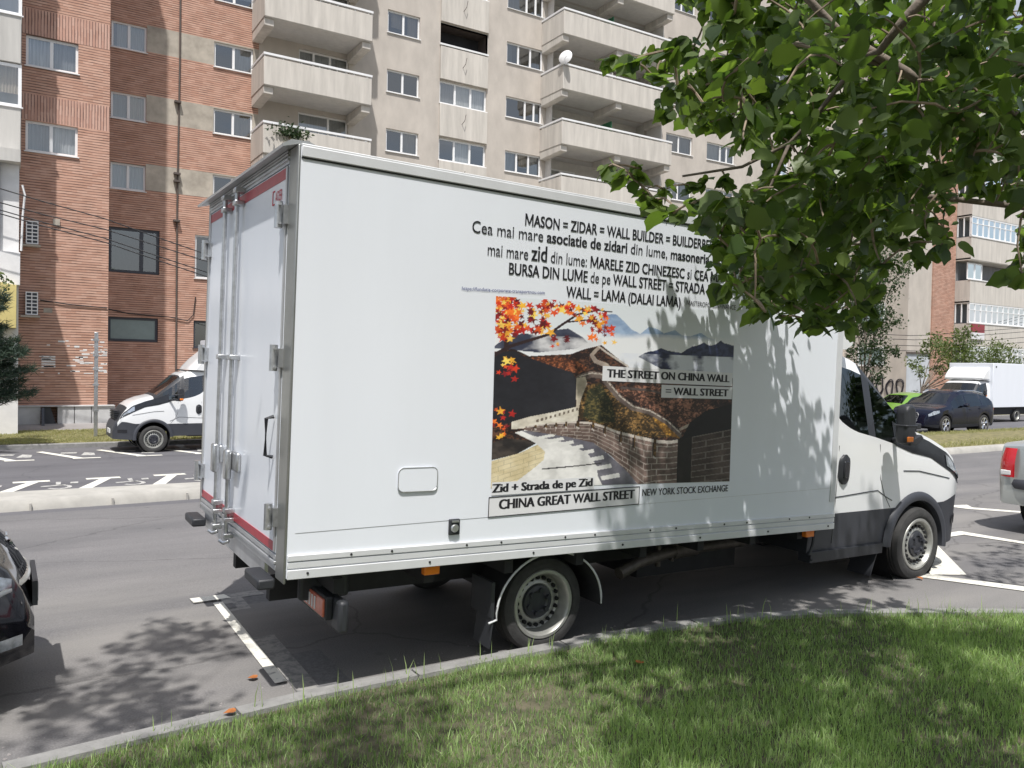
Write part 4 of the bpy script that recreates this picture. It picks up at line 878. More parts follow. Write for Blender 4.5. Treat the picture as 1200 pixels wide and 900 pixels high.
# --- printed picture and lettering -----------------------------------------------------------
def noise2(w_, h_, freq, seed):
    g = np.random.default_rng(seed); out = np.zeros((h_, w_)); amp = 1; tot = 0
    for o_ in range(5):
        f = freq * 2 ** o_; n = int(f) + 3; t = g.random((n, n)); ys_ = np.linspace(0, f, h_); xs_ = np.linspace(0, f, w_)
        yi = ys_.astype(int); xi = xs_.astype(int); fy = (ys_ - yi)[:, None]; fx = (xs_ - xi)[None]; fy = fy * fy * (3 - 2 * fy); fx = fx * fx * (3 - 2 * fx)
        a = t[yi][:, xi]; b_ = t[yi][:, xi + 1]; c = t[yi + 1][:, xi]; d_ = t[yi + 1][:, xi + 1]
        out += amp * ((a * (1 - fx) + b_ * fx) * (1 - fy) + (c * (1 - fx) + d_ * fx) * fy); tot += amp; amp *= .55
    return out / tot
MW, MH = 420, 320
U, V = np.meshgrid(np.linspace(0, 1, MW), np.linspace(0, 1, MH)); PX = 60 + U * 905; PY = 60 + V * 705
def inpoly(P):
    r = np.zeros(PX.shape, bool); j = len(P) - 1
    for i in range(len(P)):
        (xi, yi), (xj, yj) = P[i], P[j]
        if yi != yj: r ^= ((yi > PY) != (yj > PY)) & (PX < (xj - xi) * (PY - yi) / (yj - yi) + xi)
        j = i
    return r
N1, N2, N3 = noise2(MW, MH, 6, 1), noise2(MW, MH, 18, 2), noise2(MW, MH, 60, 3)
IM = np.zeros((MH, MW, 3))
def sc_(c): c = np.array(c) / 255.; return np.where(c <= .04045, c / 12.92, ((c + .055) / 1.055) ** 2.4)
def fill(P, c, var=.0, nz=None, c2=None):
    k = inpoly(P) if not isinstance(P, np.ndarray) else P; nz = N2 if nz is None else nz
    a = sc_(c); b_ = sc_(c2) if c2 is not None else a * 1.0
    t = np.clip((nz - .35) / .3, 0, 1)[..., None]; col = a + (b_ - a) * t
    if var: col = col * (1 + var * (N3[..., None] - .5) * 2)
    IM[k] = col[k]
def stroke(P, r0, r1, c, c2=None, var=.2, soft=False):
    d = np.full(PX.shape, 1e9); rad = np.zeros(PX.shape)
    for i, (a, b_) in enumerate(zip(P, P[1:])):
        dx, dy = b_[0] - a[0], b_[1] - a[1]; t = np.clip(((PX - a[0]) * dx + (PY - a[1]) * dy) / (dx * dx + dy * dy), 0, 1); q = np.hypot(PX - a[0] - t * dx, PY - a[1] - t * dy)
        rr_ = r0 + (r1 - r0) * (i + t) / (len(P) - 1); k = q - rr_ < d - rad; d = np.where(k, q, d); rad = np.where(k, rr_, rad)
    fill(d < rad, c, var, None, c2)
IM[:] = sc_((222, 228, 232)) * (1 - .12 * V[..., None]) + sc_((205, 220, 235)) * .12 * V[..., None]
fill([(420, 105), (470, 100), (500, 125), (530, 155), (565, 172), (600, 142), (635, 150), (660, 165), (705, 150), (735, 170), (770, 172), (815, 155), (845, 172), (880, 180), (905, 205), (905, 230), (420, 230)], (128, 152, 186), .1, None, (160, 182, 208))
k = inpoly([(40, 170), (980, 170), (980, 345), (40, 345)]); t = np.clip((PY - 165 + 50 * (N1 - .5)) / 25, 0, 1)[..., None]; IM[k] = (IM * (1 - t) + sc_((232, 234, 236)) * t)[k]
fill([(560, 262), (585, 246), (600, 240), (625, 236), (650, 224), (672, 232), (700, 236), (735, 240), (758, 224), (780, 212), (800, 208), (830, 194), (846, 202), (860, 206), (885, 198), (905, 182), (918, 192), (930, 194), (980, 205), (980, 350), (700, 340), (640, 300)], (36, 44, 72), .4, N3, (58, 66, 96))
k = (PY > 250) & (PY < 350) & (PX > 480); cl = np.clip((N1 * .6 + N2 * .4 - .42 - .0016 * np.abs(PY - 290)) * 6, 0, .9)[..., None]; IM[k] = (IM * (1 - cl) + sc_((222, 226, 234)) * cl)[k]
fill([(50, 250), (90, 215), (150, 190), (215, 200), (260, 172), (300, 165), (350, 195), (370, 215), (330, 240), (200, 260)], (58, 62, 80), .2, None, (84, 88, 104))
k = (PX > 110) & (PX < 420) & (PY > 195) & (PY < 290); cl = np.clip((N1 * .7 + N2 * .3 - .36 - .003 * np.abs(PY - 240 + .15 * (PX - 220))) * 6, 0, .95)[..., None]; IM[k] = (IM * (1 - cl) + sc_((215, 214, 216)) * cl)[k]
SP = np.clip((N2 * .25 + noise2(MW, MH, 110, 7) * .4 + noise2(MW, MH, 190, 9) * .35 - .36) * 2.6, 0, 1)
fill([(50, 265), (120, 250), (170, 275), (240, 268), (310, 262), (360, 240), (420, 222), (470, 262), (520, 300), (570, 330), (700, 345), (980, 335), (980, 600), (50, 600)], (40, 30, 30), .4, SP, (104, 70, 54))
fill([(50, 268), (120, 258), (170, 285), (250, 280), (320, 335), (345, 370), (330, 470), (180, 510), (50, 540)], (36, 36, 42), .25, N1, (44, 44, 50))
fill([(170, 280), (250, 272), (330, 285), (375, 315), (340, 335), (280, 320)], (74, 44, 34), .4, SP, (164, 98, 64))
stroke([(410, 232), (385, 262), (400, 285), (440, 300), (470, 340)], 6, 10, (150, 135, 125), (190, 176, 160))
stroke([(410, 228), (440, 250), (520, 300)], 3, 4, (200, 190, 180))
fill([(470, 395), (560, 375), (680, 380), (800, 420), (900, 460), (860, 520), (740, 548), (650, 480), (560, 440)], (62, 42, 36), .4, SP, (160, 112, 90))
stroke([(500, 385), (600, 392), (680, 408)], 5, 4, (84, 72, 68)); stroke([(740, 548), (800, 520), (850, 480), (950, 455)], 6, 4, (112, 98, 90), (180, 166, 150))
fill([(780, 520), (850, 470), (980, 440), (980, 600), (740, 600)], (18, 17, 22), .3)
fill([(340, 500), (348, 440), (372, 380), (420, 365), (470, 410), (540, 470), (620, 490), (700, 540), (745, 580), (560, 580), (420, 540)], (58, 46, 30), .4, SP, (156, 120, 72))
fill([(372, 400), (420, 372), (465, 440), (480, 520), (420, 525), (360, 500)], (46, 48, 32), .4, SP, (112, 100, 60)); fill([(620, 500), (660, 500), (740, 570), (740, 585), (680, 570)], (110, 78, 34), .6, SP, (196, 146, 62))
stroke([(345, 352), (385, 336), (425, 340), (450, 375), (490, 425), (545, 465), (610, 480), (680, 520), (740, 575)], 13, 7, (88, 76, 72), (120, 106, 98), .4)
stroke([(345, 345), (385, 330), (425, 334), (455, 372), (497, 420), (548, 458), (614, 474), (684, 513), (742, 565)], 3, 2.5, (190, 180, 168))
for i in range(26):
    tt = i / 25; P_ = [(345, 345), (385, 330), (425, 334), (455, 372), (497, 420), (548, 458), (614, 474), (684, 513), (742, 565)]; q = tt * 8; a = int(min(q, 7)); fx_ = q - a; cx = P_[a][0] + (P_[a + 1][0] - P_[a][0]) * fx_; cy = P_[a][1] + (P_[a + 1][1] - P_[a][1]) * fx_; fill([(cx - 4, cy - 6), (cx + 4, cy - 6), (cx + 4, cy), (cx - 4, cy)], (120, 106, 98))
fill([(333, 352), (365, 346), (372, 372), (352, 430), (342, 480), (335, 478)], (214, 202, 182), .2, None, (180, 168, 150))
fill([(120, 520), (180, 500), (250, 484), (335, 462), (345, 480), (340, 520), (200, 540), (120, 548)], (206, 198, 182), .2, None, (232, 226, 212))
for i in range(10): cx = 200 + i * 15; cy = 512 - i * 5; fill([(cx, cy), (cx + 7, cy - 2), (cx + 7, cy + 8), (cx, cy + 10)], (110, 98, 86))
fill([(130, 560), (170, 548), (260, 560), (380, 580), (430, 640), (520, 720), (590, 790), (40, 790), (50, 700), (230, 640), (200, 600)], (214, 212, 208), .1, None, (236, 234, 230))
fill([(150, 552), (260, 560), (390, 585), (450, 640), (540, 720), (600, 790), (450, 790), (420, 730), (415, 690), (380, 640), (300, 598), (190, 572)], (98, 96, 106), .15, None, (118, 116, 124))
for i, (x, y) in enumerate(((205, 570), (235, 583), (268, 596), (300, 612), (338, 630), (372, 655), (400, 688), (430, 725))): fill([(x, y + 6), (x + 55 + i * 2, y - 6), (x + 60 + i * 2, y + 4 + i), (x + 6, y + 15 + i)], (222, 220, 216))
stroke([(225, 698), (330, 690), (430, 680)], 2.5, 2, (60, 58, 60))
fill([(50, 600), (110, 582), (165, 588), (200, 602), (140, 640), (50, 665)], (44, 40, 40), .5, None, (76, 68, 62))
fill([(50, 668), (150, 636), (205, 606), (232, 632), (228, 664), (190, 700), (120, 760), (50, 790)], (206, 190, 150), .12, None, (226, 212, 176))
k = inpoly([(50, 668), (150, 636), (205, 606), (232, 632), (228, 664), (190, 700), (120, 760), (50, 790)]) & ((np.floor((PY + .35 * PX) % 17) < 1.6) | ((PX + 22 * (np.floor((PY + .35 * PX) / 17) % 2)) % 40 < 1.8)); IM[k] *= .72
# big parapet on the right with merlons
TP = [(165, 537), (250, 524), (330, 517), (390, 520), (440, 535), (490, 555), (560, 572), (640, 590), (700, 594), (770, 582), (980, 545)]
BP = [(980, 800), (600, 800), (540, 725), (470, 655), (400, 600), (300, 575), (165, 552)]
wall = inpoly(TP + BP); fill(wall, (92, 76, 70), .35, None, (132, 112, 104))
ty = np.interp(PX, [p[0] for p in TP], [p[1] for p in TP]); by = np.interp(PX, [p[0] for p in BP[::-1]], [p[1] for p in BP[::-1]]); hh = np.maximum(by - ty, 1); rows_ = (PY - ty) / hh * np.interp(PX, [165, 400, 640, 980], [3, 6, 9, 10]); bw = np.interp(PX, [165, 400, 640, 980], [10, 22, 46, 70])
k = wall & (((rows_ % 1) < .16) | ((((PX + 400) / bw + .5 * (np.floor(rows_) % 2)) % 1) < .05)); IM[k] = sc_((186, 174, 164)) * (.6 + .5 * N2[k][:, None])
BL = [(170, 196), (202, 230), (237, 264), (270, 298), (305, 338), (348, 394), (402, 440), (446, 500), (506, 553), (558, 632), (642, 778)]
for (xa_, xb_), (xc_, _) in zip(BL, BL[1:]):
    dp = float(np.interp(xb_, [170, 400, 632], [10, 22, 66])); gap_ = wall & (PX >= xb_) & (PX < xc_) & (PY < ty + dp + (PX - xb_) * .5); fill(gap_, (70, 52, 34), .5, SP, (128, 98, 58)); fill(wall & (PX >= xb_) & (PX < xc_) & (PY >= ty + dp + (PX - xb_) * .5) & (PY < ty + dp + (PX - xb_) * .5 + 7), (196, 188, 180), .1)
    fill(wall & (PX > xb_ - 5) & (PX < xb_) & (PY < ty + dp), (46, 38, 38), .2)
for (xa_, xb_) in BL: fill(wall & (PX >= xa_) & (PX < xb_) & (PY < ty + np.interp(PX, [165, 640], [4, 13])), (204, 194, 184), .1)
fill(wall & (PX > 730) & (PX < 792), (30, 26, 26), .3); k = wall & (PX >= 792); IM[k] *= .42
# maple foliage
for P_, r0, r1 in (([(60, 275), (110, 240), (180, 212), (230, 192), (280, 150), (330, 110), (400, 90), (455, 92)], 7, 2), ([(104, 60), (100, 150), (96, 250)], 9, 7), ([(300, 140), (360, 130), (420, 140)], 3, 2)): stroke(P_, r0, r1, (52, 38, 40))
g = np.random.default_rng(8)
cols_ = [(200, 60, 34), (224, 112, 44), (176, 40, 36), (236, 168, 60), (208, 84, 40), (128, 34, 38), (92, 30, 36), (240, 190, 90)]
spots = [(g.uniform(60, 128), g.uniform(55, 215)) for _ in range(90)] + [(g.uniform(125, 230), g.uniform(85, 190)) for _ in range(46)] + [(g.uniform(190, 330), g.uniform(62, 120)) for _ in range(40)] + [(g.uniform(330, 440), g.uniform(80, 165)) for _ in range(40)] + [(g.uniform(380, 476), g.uniform(150, 215)) for _ in range(14)] + [(g.uniform(230, 300), g.uniform(180, 235)) for _ in range(8)] + [(g.uniform(62, 130), g.uniform(280, 370)) for _ in range(14)] + [(g.uniform(60, 125), g.uniform(470, 590)) for _ in range(14)]
for (x, y) in spots:
    a0 = g.uniform(0, 6.28); r = g.uniform(8, 20); P = []
    for i in range(10): a = a0 + i * pi / 5; q = r * (1 if i % 2 == 0 else .42) * g.uniform(.8, 1.1); P.append((x + q * cos(a), y + q * sin(a)))
    c = cols_[g.integers(len(cols_))]; fill(P, c, .3, None, tuple(min(255, v * 1.15) for v in c))
QT = [(-.498, 2.261), (1.525, 2.313), (1.553, 1.072), (-.479, 1.113)]
yp = YS - .0022
uu, vv = np.meshgrid(np.linspace(0, 1, MW), np.linspace(0, 1, MH)); q = [np.array(p) for p in QT]
XZ = (q[0] * ((1 - uu) * (1 - vv))[..., None] + q[1] * (uu * (1 - vv))[..., None] + q[2] * (uu * vv)[..., None] + q[3] * ((1 - uu) * vv)[..., None])
Vt = np.stack([XZ[..., 0].ravel(), np.full(MW * MH, yp), XZ[..., 1].ravel()], 1); idx = np.arange(MW * MH).reshape(MH, MW)
Fq = np.stack([idx[1:, :-1], idx[1:, 1:], idx[:-1, 1:], idx[:-1, :-1]], -1).reshape(-1, 4)
mural = arr_mesh('printed_picture', Vt, Fq, M['mural'], tk, np.clip(IM.reshape(-1, 3), 0, 1))

def text_mesh(s, bold=0.0, shear=0):
    c = bpy.data.curves.new('t', 'FONT'); c.body = s; c.size = 1; c.offset = bold; c.resolution_u = 3; c.shear = shear
    o = bpy.data.objects.new('t', c); COL.objects.link(o); bpy.context.view_layer.update()
    me = bpy.data.meshes.new_from_object(o.evaluated_get(bpy.context.evaluated_depsgraph_get())); bpy.data.objects.remove(o)
    V_ = np.array([v.co[:] for v in me.vertices]); F_ = [tuple(p.vertices) for p in me.polygons]; bpy.data.meshes.remove(me); return V_, F_
ADV = {}
def glyph(ch):
    if ch == 'M' and ch not in ADV:
        w_, t = .80, .095; Q = [[(0, 0), (t, 0), (t, .73), (0, .73)], [(w_ - t, 0), (w_, 0), (w_, .73), (w_ - t, .73)], [(0, .73), (t * 1.25, .73), (w_ / 2 + t * .45, .1), (w_ / 2 - t * .45, .1)], [(w_ - t * 1.25, .73), (w_, .73), (w_ / 2 + t * .45, .1), (w_ / 2 - t * .45, .1)]]
        ADV[ch] = (w_ + .16, np.array([(x + .08, y, .0003 * k) for k, q in enumerate(Q) for x, y in q]), [(4 * k, 4 * k + 1, 4 * k + 2, 4 * k + 3) for k in range(4)])
    if ch not in ADV:
        w3 = text_mesh('H' + ch + 'H', .002)[0][:, 0]; w2 = text_mesh('HH', .002)[0][:, 0]
        ADV[ch] = ((w3.max() - w3.min()) - (w2.max() - w2.min()),) + (text_mesh(ch, .002) if ch != ' ' else (None, None))
    return ADV[ch]
THIN = {'M': .8, 'N': .6, 'W': .6, 'm': .6, 'R': .8, 'B': .8}
def line(segs, xa, xc, za, zc, cap, name='lettering', mat='ink', parent=None, y=None, gap=.27):
    # segs: (text, weight, relative size); the whole line is fitted between xa and xc, baseline za -> zc
    b = MB(); cur = 0; items = []
    for (s, bo, sz) in segs:
        for ch in s:
            ad, V_, F_ = glyph(ch); st = 1.0
            if V_ is not None:
                for q_ in ((-1, -.34, .34, 1) if bo > 0 else (0,)): items.append((V_ * np.array([sz * st, sz, 1]) + np.array([cur + q_ * bo * THIN.get(ch, 1), 0, q_ * .0002]), F_))
            cur += ad * sz * st
        cur += gap
    x_lo = min(v[:, 0].min() for v, _ in items); x_hi = max(v[:, 0].max() for v, _ in items); ks = (xc - xa) / (x_hi - x_lo); kz = cap / .73
    for V_, F_ in items:
        x = xa + (V_[:, 0] - x_lo) * ks; z = za + (zc - za) * (x - xa) / (xc - xa) + V_[:, 1] * kz
        b.add([(a, ((yp - .0012) if y is None else y) - d_, c) for a, c, d_ in zip(x, z, V_[:, 2])], F_)
    return b.build(name, M[mat], parent or tk, smooth=0, fix=False)
BO, LI, HV = .024, 0, .058
line([('MASON = ZIDAR = WALL BUILDER = BUILDERBERG', BO, 1)], -.315, 1.33, 2.705, 2.732, .071)
line([('Cea mai mare', LI, 1), ('asociatie de zidari', BO, 1), ('din lume,', LI, 1), ('masoneria,', BO, 1), ('constr', LI, 1)], -.678, 1.52, 2.618, 2.63, .073)
line([('mai mare', LI, 1), ('zid', BO * 1.1, 1.35), ('din lume:', LI, 1), ('MARELE ZID CHINEZESC', BO, .95), ('si', LI, 1), ('CEA MAI MARE', BO, .95)], -.568, 1.62, 2.497, 2.51, .075)
line([('BURSA DIN LUME', BO, 1), ('de pe', LI, 1), ('WALL STREET = STRADA + ZIDU', BO, 1)], -.416, 1.47, 2.399, 2.416, .074)
line([('WALL = LAMA (DALAI LAMA)', BO, 1)], .012, .987, 2.297, 2.303, .073)
line([('https://fundatia-corporate-transportnou.com', 0, 1)], -.73, -.15, 2.277, 2.30, .022, mat='blue_ink')
line([('MASTEROFCHESS.FINANCE', 0, 1)], 1.043, 1.53, 2.297 + .027, 2.325, .034)
def caption(x0, x1, z0, z1, dz0, dz1, txt, ta, tc, tz0, tz1, cap, frame=False, bold=HV):
    b = MB(); y0 = yp - .0014
    b.quad((x0, y0, z0 + dz0), (x1, y0, z0 + dz1), (x1, y0, z1 + dz1), (x0, y0, z1 + dz0)); o = b.build('caption_strip', M['label_white'], mural, smooth=0, fix=False)
    if frame:
        b = MB(); P = [(x0, z0 + dz0), (x1, z0 + dz1), (x1, z1 + dz1), (x0, z1 + dz0)]
        for a, c in zip(P, P[1:] + P[:1]): b.tube([(a[0], y0, a[1]), (c[0], y0, c[1])], .003, 4)
        b.build('caption_frame', M['ink'], mural)
    line([(txt, bold, 1)], ta, tc, tz0, tz1, cap, parent=mural, y=y0 - .0012)
caption(.329, 1.53, 1.775, 1.872, .003, -.006, 'THE STREET ON CHINA WALL', .365, 1.50, 1.803, 1.797, .056)
caption(.846, 1.533, 1.674, 1.762, .002, 0, '= WALL STREET', .885, 1.495, 1.697, 1.694, .054)
caption(-.489, .689, .951, 1.069, -.012, .002, 'CHINA GREAT WALL STREET', -.42, .648, .983, .995, .062, frame=True)
caption(-.474, .30, 1.0685, 1.147, 0, .004, 'Zid + Strada de pe Zid', -.472, .288, 1.086, 1.094, .054)
line([('NEW YORK STOCK EXCHANGE', .012, 1)], .716, 1.54, 1.006, 1.0, .05)
# maker's mark on the rear door
Vt_, Ft_ = text_mesh('ADER', .01); b = MB(); b.add([(X0 - .0065, .335 - v[0] * .052, 2.70 + v[1] * .085) for v in Vt_], Ft_); b.build('door_mark', M['red_text'], tk, smooth=0, fix=False)
b = MB()
for z in (2.685, 2.672): b.box(X0 - .0065, X0 - .0045, .2, .33, z, z + .005)
b.box(X0 - .0065, X0 - .0045, .385, .393, 2.69, 2.77); b.box(X0 - .0065, X0 - .0045, .35, .385, 2.762, 2.77); b.box(X0 - .0065, X0 - .0045, .35, .385, 2.69, 2.698); b.build('door_mark', M['red_text'], tk)

# ------------------------------------------------------------------ the other light trucks
vn = thing('parked_van', 'white van with a domed roof spoiler parked across the street before the brick wall', 'van', (7.36, 23.35, gz(22.6)), pi)
cab(vn, (0, 0, .0), 'high')
b = MB(); b.box(-1.7, 2.6, -1.05, 1.05, .75, 2.95); b.build('cargo_box', M['truck_white'], vn, bevel=.02)
b = MB(); b.box(-1.6, 3.2, -.5, .5, .35, .7); b.build('chassis', M['chassis'], vn)
for s_ in (-1, 1):
    wheel(vn, 0, s_ * .9, .34, .34, .21, s_, .222, 'steel', .03); wheel(vn, 4.105, s_ * .9, .34, .34, .21, s_, .222, 'steel', -.025)
dt = thing('delivery_truck', 'white box truck with a big roof fairing facing us behind the dark car', 'truck', (44.0, 22.3, gz(22)), pi)
cab(dt, (0, 0, 0), 'high')
b = MB(); b.box(-2.2, 2.62, -1.1, 1.1, .78, 2.98); b.build('cargo_box', M['truck_white'], dt, bevel=.02)
b = MB(); b.prism([(2.63, 2.11), (3.25, 2.13), (3.34, 2.2), (3.2, 2.42), (2.95, 2.66), (2.63, 2.8)], 1, -.98, .98); b.build('wide_fairing', M['van_white'], dt, bevel=.08, seg=3)
b = MB(); b.box(-2.1, 3.2, -.9, .9, .4, .76); b.build('chassis', M['chassis'], dt)
b = MB(); b.box(2.3, 2.4, 1.101, 1.11, 2.76, 2.84); b.build('box_marker', M['black_plastic'], dt)
for s_ in (-1, 1):
    wheel(dt, 0, s_ * .9, .34, .34, .21, s_, .222, 'steel', .03); wheel(dt, 4.105, s_ * .9, .34, .34, .21, s_, .222, 'steel', -.025)

# ------------------------------------------------------------------ cars
def car(root, p, mats):
    arcs = [(p['xf'], p['wr'], p['ar']), (p['xr'], p['wr'], p['ar'])]
    x0, x1 = p['top'][0][0], p['top'][-1][0]
    def wx(x):
        w_ = p['w']; f = p.get('round', .45)
        if x > x1 - f * 1.6: w_ -= p.get('fn', .28) * ((x - (x1 - f * 1.6)) / (f * 1.6)) ** 2.4
        if x < x0 + f: w_ -= p.get('rn', .22) * ((x0 + f - x) / f) ** 2.4
        return w_
    def sec(x):
        zt = interp(x, p['top']); w_ = wx(x); belt = min(interp(x, p['belt']), zt - .05)
        zb = arches(x, interp(x, p['bot']), arcs); zc = p['clad']
        z1 = max(zc, zb + .02) if zb < zc else zb + .02
        z1 = min(z1, belt - .05); zb = min(zb, z1 - .015); zm = min(max((z1 + belt) / 2 + .06, z1 + .015), belt - .015)
        gh = zt - belt; t = min(1, max(0, (gh - .05) / .4)) * p.get('tumble', .2)
        return [(w_ - .05, zb), (w_ - .015, max(z1, zb + .01)), (w_, zm), (w_ - .03, belt), (w_ - .04 - t * .8, belt + gh * .82), (w_ - .08 - t, zt - min(.03, gh * .1)), (w_ - .16 - t, zt), (w_ * .5, zt + .02), (0, zt + .03)]
    def key(x, j, z):
        if j in ('cap0', 'cap1'): return 'body'
        if j == 0: return 'lower_trim'
        for (a, c) in p['side_win']:
            if j == 3 and a < x < c: return 'side_window'
        if j >= 6 and p['ws'][0] < x < p['ws'][1]: return 'windscreen'
        if j >= 6 and p['rs'][0] < x < p['rs'][1]: return 'rear_window'
        return 'body'
    ex = [v for ab in p['side_win'] for v in ab] + list(p['ws']) + list(p['rs'])
    xs = stations(x0, x1, .07, arcs, ex)
    shell(root, (0, 0, 0), xs, sec, key, dict(body=mats[0], lower_trim=mats[1], side_window=M['dark_glass'], windscreen=M['dark_glass'], rear_window=M['dark_glass']), {})
    b = MB(); b.box(x0 + .3, x1 - .3, -p['w'] + .2, p['w'] - .2, .2, .62); b.build('underbody', M['dark'], root)
    b = MB()
    xm = (p['ws'][0] + p['rs'][1]) / 2
    for s_ in (-1, 1): b.box(xm - .1, xm + .1, s_ * .38 - .24, s_ * .38 + .24, .5, p['belt'][0][1] + .12); b.box(xm - 1.0, xm - .82, s_ * .38 - .28, s_ * .38 + .28, .5, p['belt'][0][1] + .08)
    b.box(p['ws'][0] - .4, p['ws'][1] - .1, -.6, .6, .7, p['belt'][0][1] - .03); b.build('seats', M['seat'], root, bevel=.05)
    for s_ in (-1, 1):
        for xc in (p['xf'], p['xr']):
            b = MB(); b.lathe([(p['ar'] - .01, s_ * .4), (p['ar'] - .01, s_ * (p['w'] - .06))], (xc, 0, p['wr']), 1, 30); b.build('arch_liner', M['dark'], root)
            wheel(root, xc, s_ * (p['w'] - .125), p['wr'], p['wr'], .21, s_, p['wr'] * .68, 'alloy')
        b = MB(); xa = p['ws'][0] - .22; zz = interp(xa, p['belt']) + .02
        b.prism([(xa - .06, zz), (xa + .1, zz), (xa + .13, zz + .08), (xa - .04, zz + .15), (xa - .08, zz + .1)], 1, s_ * (p['w'] + .02), s_ * (p['w'] + .19)); b.box(xa, xa + .06, min(s_ * (p['w'] - .08), s_ * (p['w'] + .02)), max(s_ * (p['w'] - .08), s_ * (p['w'] + .02)), zz, zz + .06); b.build('mirror', mats[0], root, bevel=.03)
        b = MB()
        for xd in p['doors']:
            b.tube([(xd, s_ * (side_at(sec, xd, z) + .001), z) for z in np.linspace(p['clad'] + .03, interp(xd, p['belt']), 6)], .004, 4)
        b.build('door_seam', M['dark'], root)
        b = MB()
        for xd in p['handles']:
            zz = interp(xd, p['belt']) - .12; y = s_ * (side_at(sec, xd, zz) + .015); b.box(xd - .09, xd + .09, min(y - .02, y + .012), max(y - .02, y + .012), zz, zz + .03)
        b.build('door_handle', mats[0], root, bevel=.008)
    return sec
suvp = dict(top=[(-2.2, .62), (-2.16, .95), (-2.05, 1.12), (-1.78, 1.36), (-1.5, 1.5), (-.9, 1.58), (-.3, 1.6), (.15, 1.555), (.4, 1.46), (1.15, 1.06), (1.3, 1.02), (1.75, .96), (2.05, .86), (2.15, .72), (2.2, .55)], belt=[(-2.2, 1.06), (-1.4, 1.05), (0, .99), (1.2, .93), (2.2, .8)], bot=[(-2.2, .36), (-1.9, .26), (1.8, .24), (2.2, .3)], clad=.36, xf=1.32, xr=-1.29, wr=.345, ar=.4, w=.915, side_win=[(-1.72, -1.12), (-1.06, -.1), (-.02, .88)], ws=(.42, 1.12), rs=(-2.08, -1.72), doors=[-.06, -1.08, .95], handles=[-.28, -.95], tumble=.22)
sv = thing('dark_suv', 'dark navy compact car with silver wheels parked beyond the grass median', 'car', (30.5, 17.45, gz(16.5)), pi)
sec = car(sv, suvp, (M['navy'], M['black_plastic']))
for s_ in (-1, 1):
    patch(sv, (0, 0, 0), 'headlight', M['headlamp'], sec, list(np.linspace(1.72, 2.12, 12)), lambda x: interp(x, [(1.72, .80), (2.12, .66)]), lambda x: interp(x, [(1.72, .88), (1.95, .86), (2.12, .74)]), s_, .01)
    patch(sv, (0, 0, 0), 'tail_light', M['red_lens'], sec, list(np.linspace(-2.17, -1.9, 8)), lambda x: .86, lambda x: .98, s_, .01)
b = MB(); b.prism([(-.34, .78), (.34, .78), (.38, .7), (.28, .42), (-.28, .42), (-.38, .7)], 0, 2.17, 2.225); gr = b.build('grille', M['black_plastic'], sv, bevel=.01)
b = MB(); P = [(-.34, .78), (.34, .78), (.38, .7), (.28, .42), (-.28, .42), (-.38, .7), (-.34, .78)]; b.tube([(2.228, y, z) for y, z in P], .014, 6)
for k in range(4): b.tube([(2.228, -.34 + .01 * k, .5 + k * .065), (2.228, .34 - .01 * k, .5 + k * .065)], .006, 5)
for k in range(4): b.tube([(2.235, -.105 + k * .07 + .042 * cos(a), .73 + .042 * sin(a)) for a in np.linspace(0, 2 * pi, 14)], .006, 5)
b.build('chrome_trim', M['chrome'], gr)
b = MB(); b.box(2.226, 2.24, -.26, .26, .46, .56); b.build('number_plate', M['plate'], sv)
b = MB()
for s_ in (-1, 1): b.tube([(-1.6, s_ * .62, 1.505), (-.9, s_ * .64, 1.6), (0, s_ * .64, 1.605), (.2, s_ * .63, 1.56)], .016, 6)
b.build('roof_rail', M['chrome'], sv)
gcp = dict(top=[(-1.9, .6), (-1.85, .95), (-1.7, 1.2), (-1.3, 1.42), (-.5, 1.48), (.2, 1.4), (.95, 1.02), (1.7, .86), (1.9, .6)], belt=[(-1.9, .98), (0, .92), (1.9, .76)], bot=[(-1.9, .3), (0, .22), (1.9, .28)], clad=.3, xf=1.2, xr=-1.2, wr=.3, ar=.35, w=.82, side_win=[(-1.5, -.5), (-.42, .6)], ws=(.25, .92), rs=(-1.82, -1.5), doors=[-.46, .7], handles=[-.3])
gc = thing('lime_car', 'lime green small car mostly hidden behind the dark navy car', 'car', (33.3, 20.9, gz(20.5)), pi)
car(gc, gcp, (M['lime'], M['black_plastic']))
# dark saloon at the left edge, only its nose in the picture
bkp = dict(top=[(-2.1, .6), (-2.0, 1.0), (-1.6, 1.12), (-1.0, 1.4), (-.4, 1.46), (.1, 1.44), (1.0, 1.02), (1.5, .93), (1.8, .84), (1.93, .76), (2.0, .66), (2.03, .58), (2.07, .52), (2.085, .42)], belt=[(-2.1, .98), (0, .92), (1.2, .84), (2.1, .4)], bot=[(-2.1, .3), (0, .2), (1.6, .2), (2.085, .22)], clad=.27, xf=1.2, xr=-1.35, wr=.31, ar=.36, w=.87, side_win=[(-1.3, -.35), (-.28, .75)], ws=(.12, .98), rs=(-1.55, -1.05), doors=[-.32, .85], handles=[-.2], fn=.4, round=.6)
bk = thing('black_saloon', 'shiny black car with a chrome emblem on its nose parked behind the box truck', 'car', (-1.94, 5.42, .05), 0)
sec = car(bk, bkp, (M['black_paint'], M['black_paint']))
for s_ in (-1, 1):
    hl = patch(bk, (0, 0, 0), 'headlight', M['headlamp'], sec, list(np.linspace(1.45, 1.98, 20)), lambda x: interp(x, [(1.45, .66), (1.7, .585), (1.98, .60)]), lambda x: interp(x, [(1.45, .74), (1.75, .75), (1.98, .64)]), s_, .008)
    patch(bk, (0, 0, 0), 'fog_lamp', M['headlamp'], sec, list(np.linspace(1.88, 2.03, 8)), lambda x: .30, lambda x: .36, s_, .01)
b = MB(); rows = []
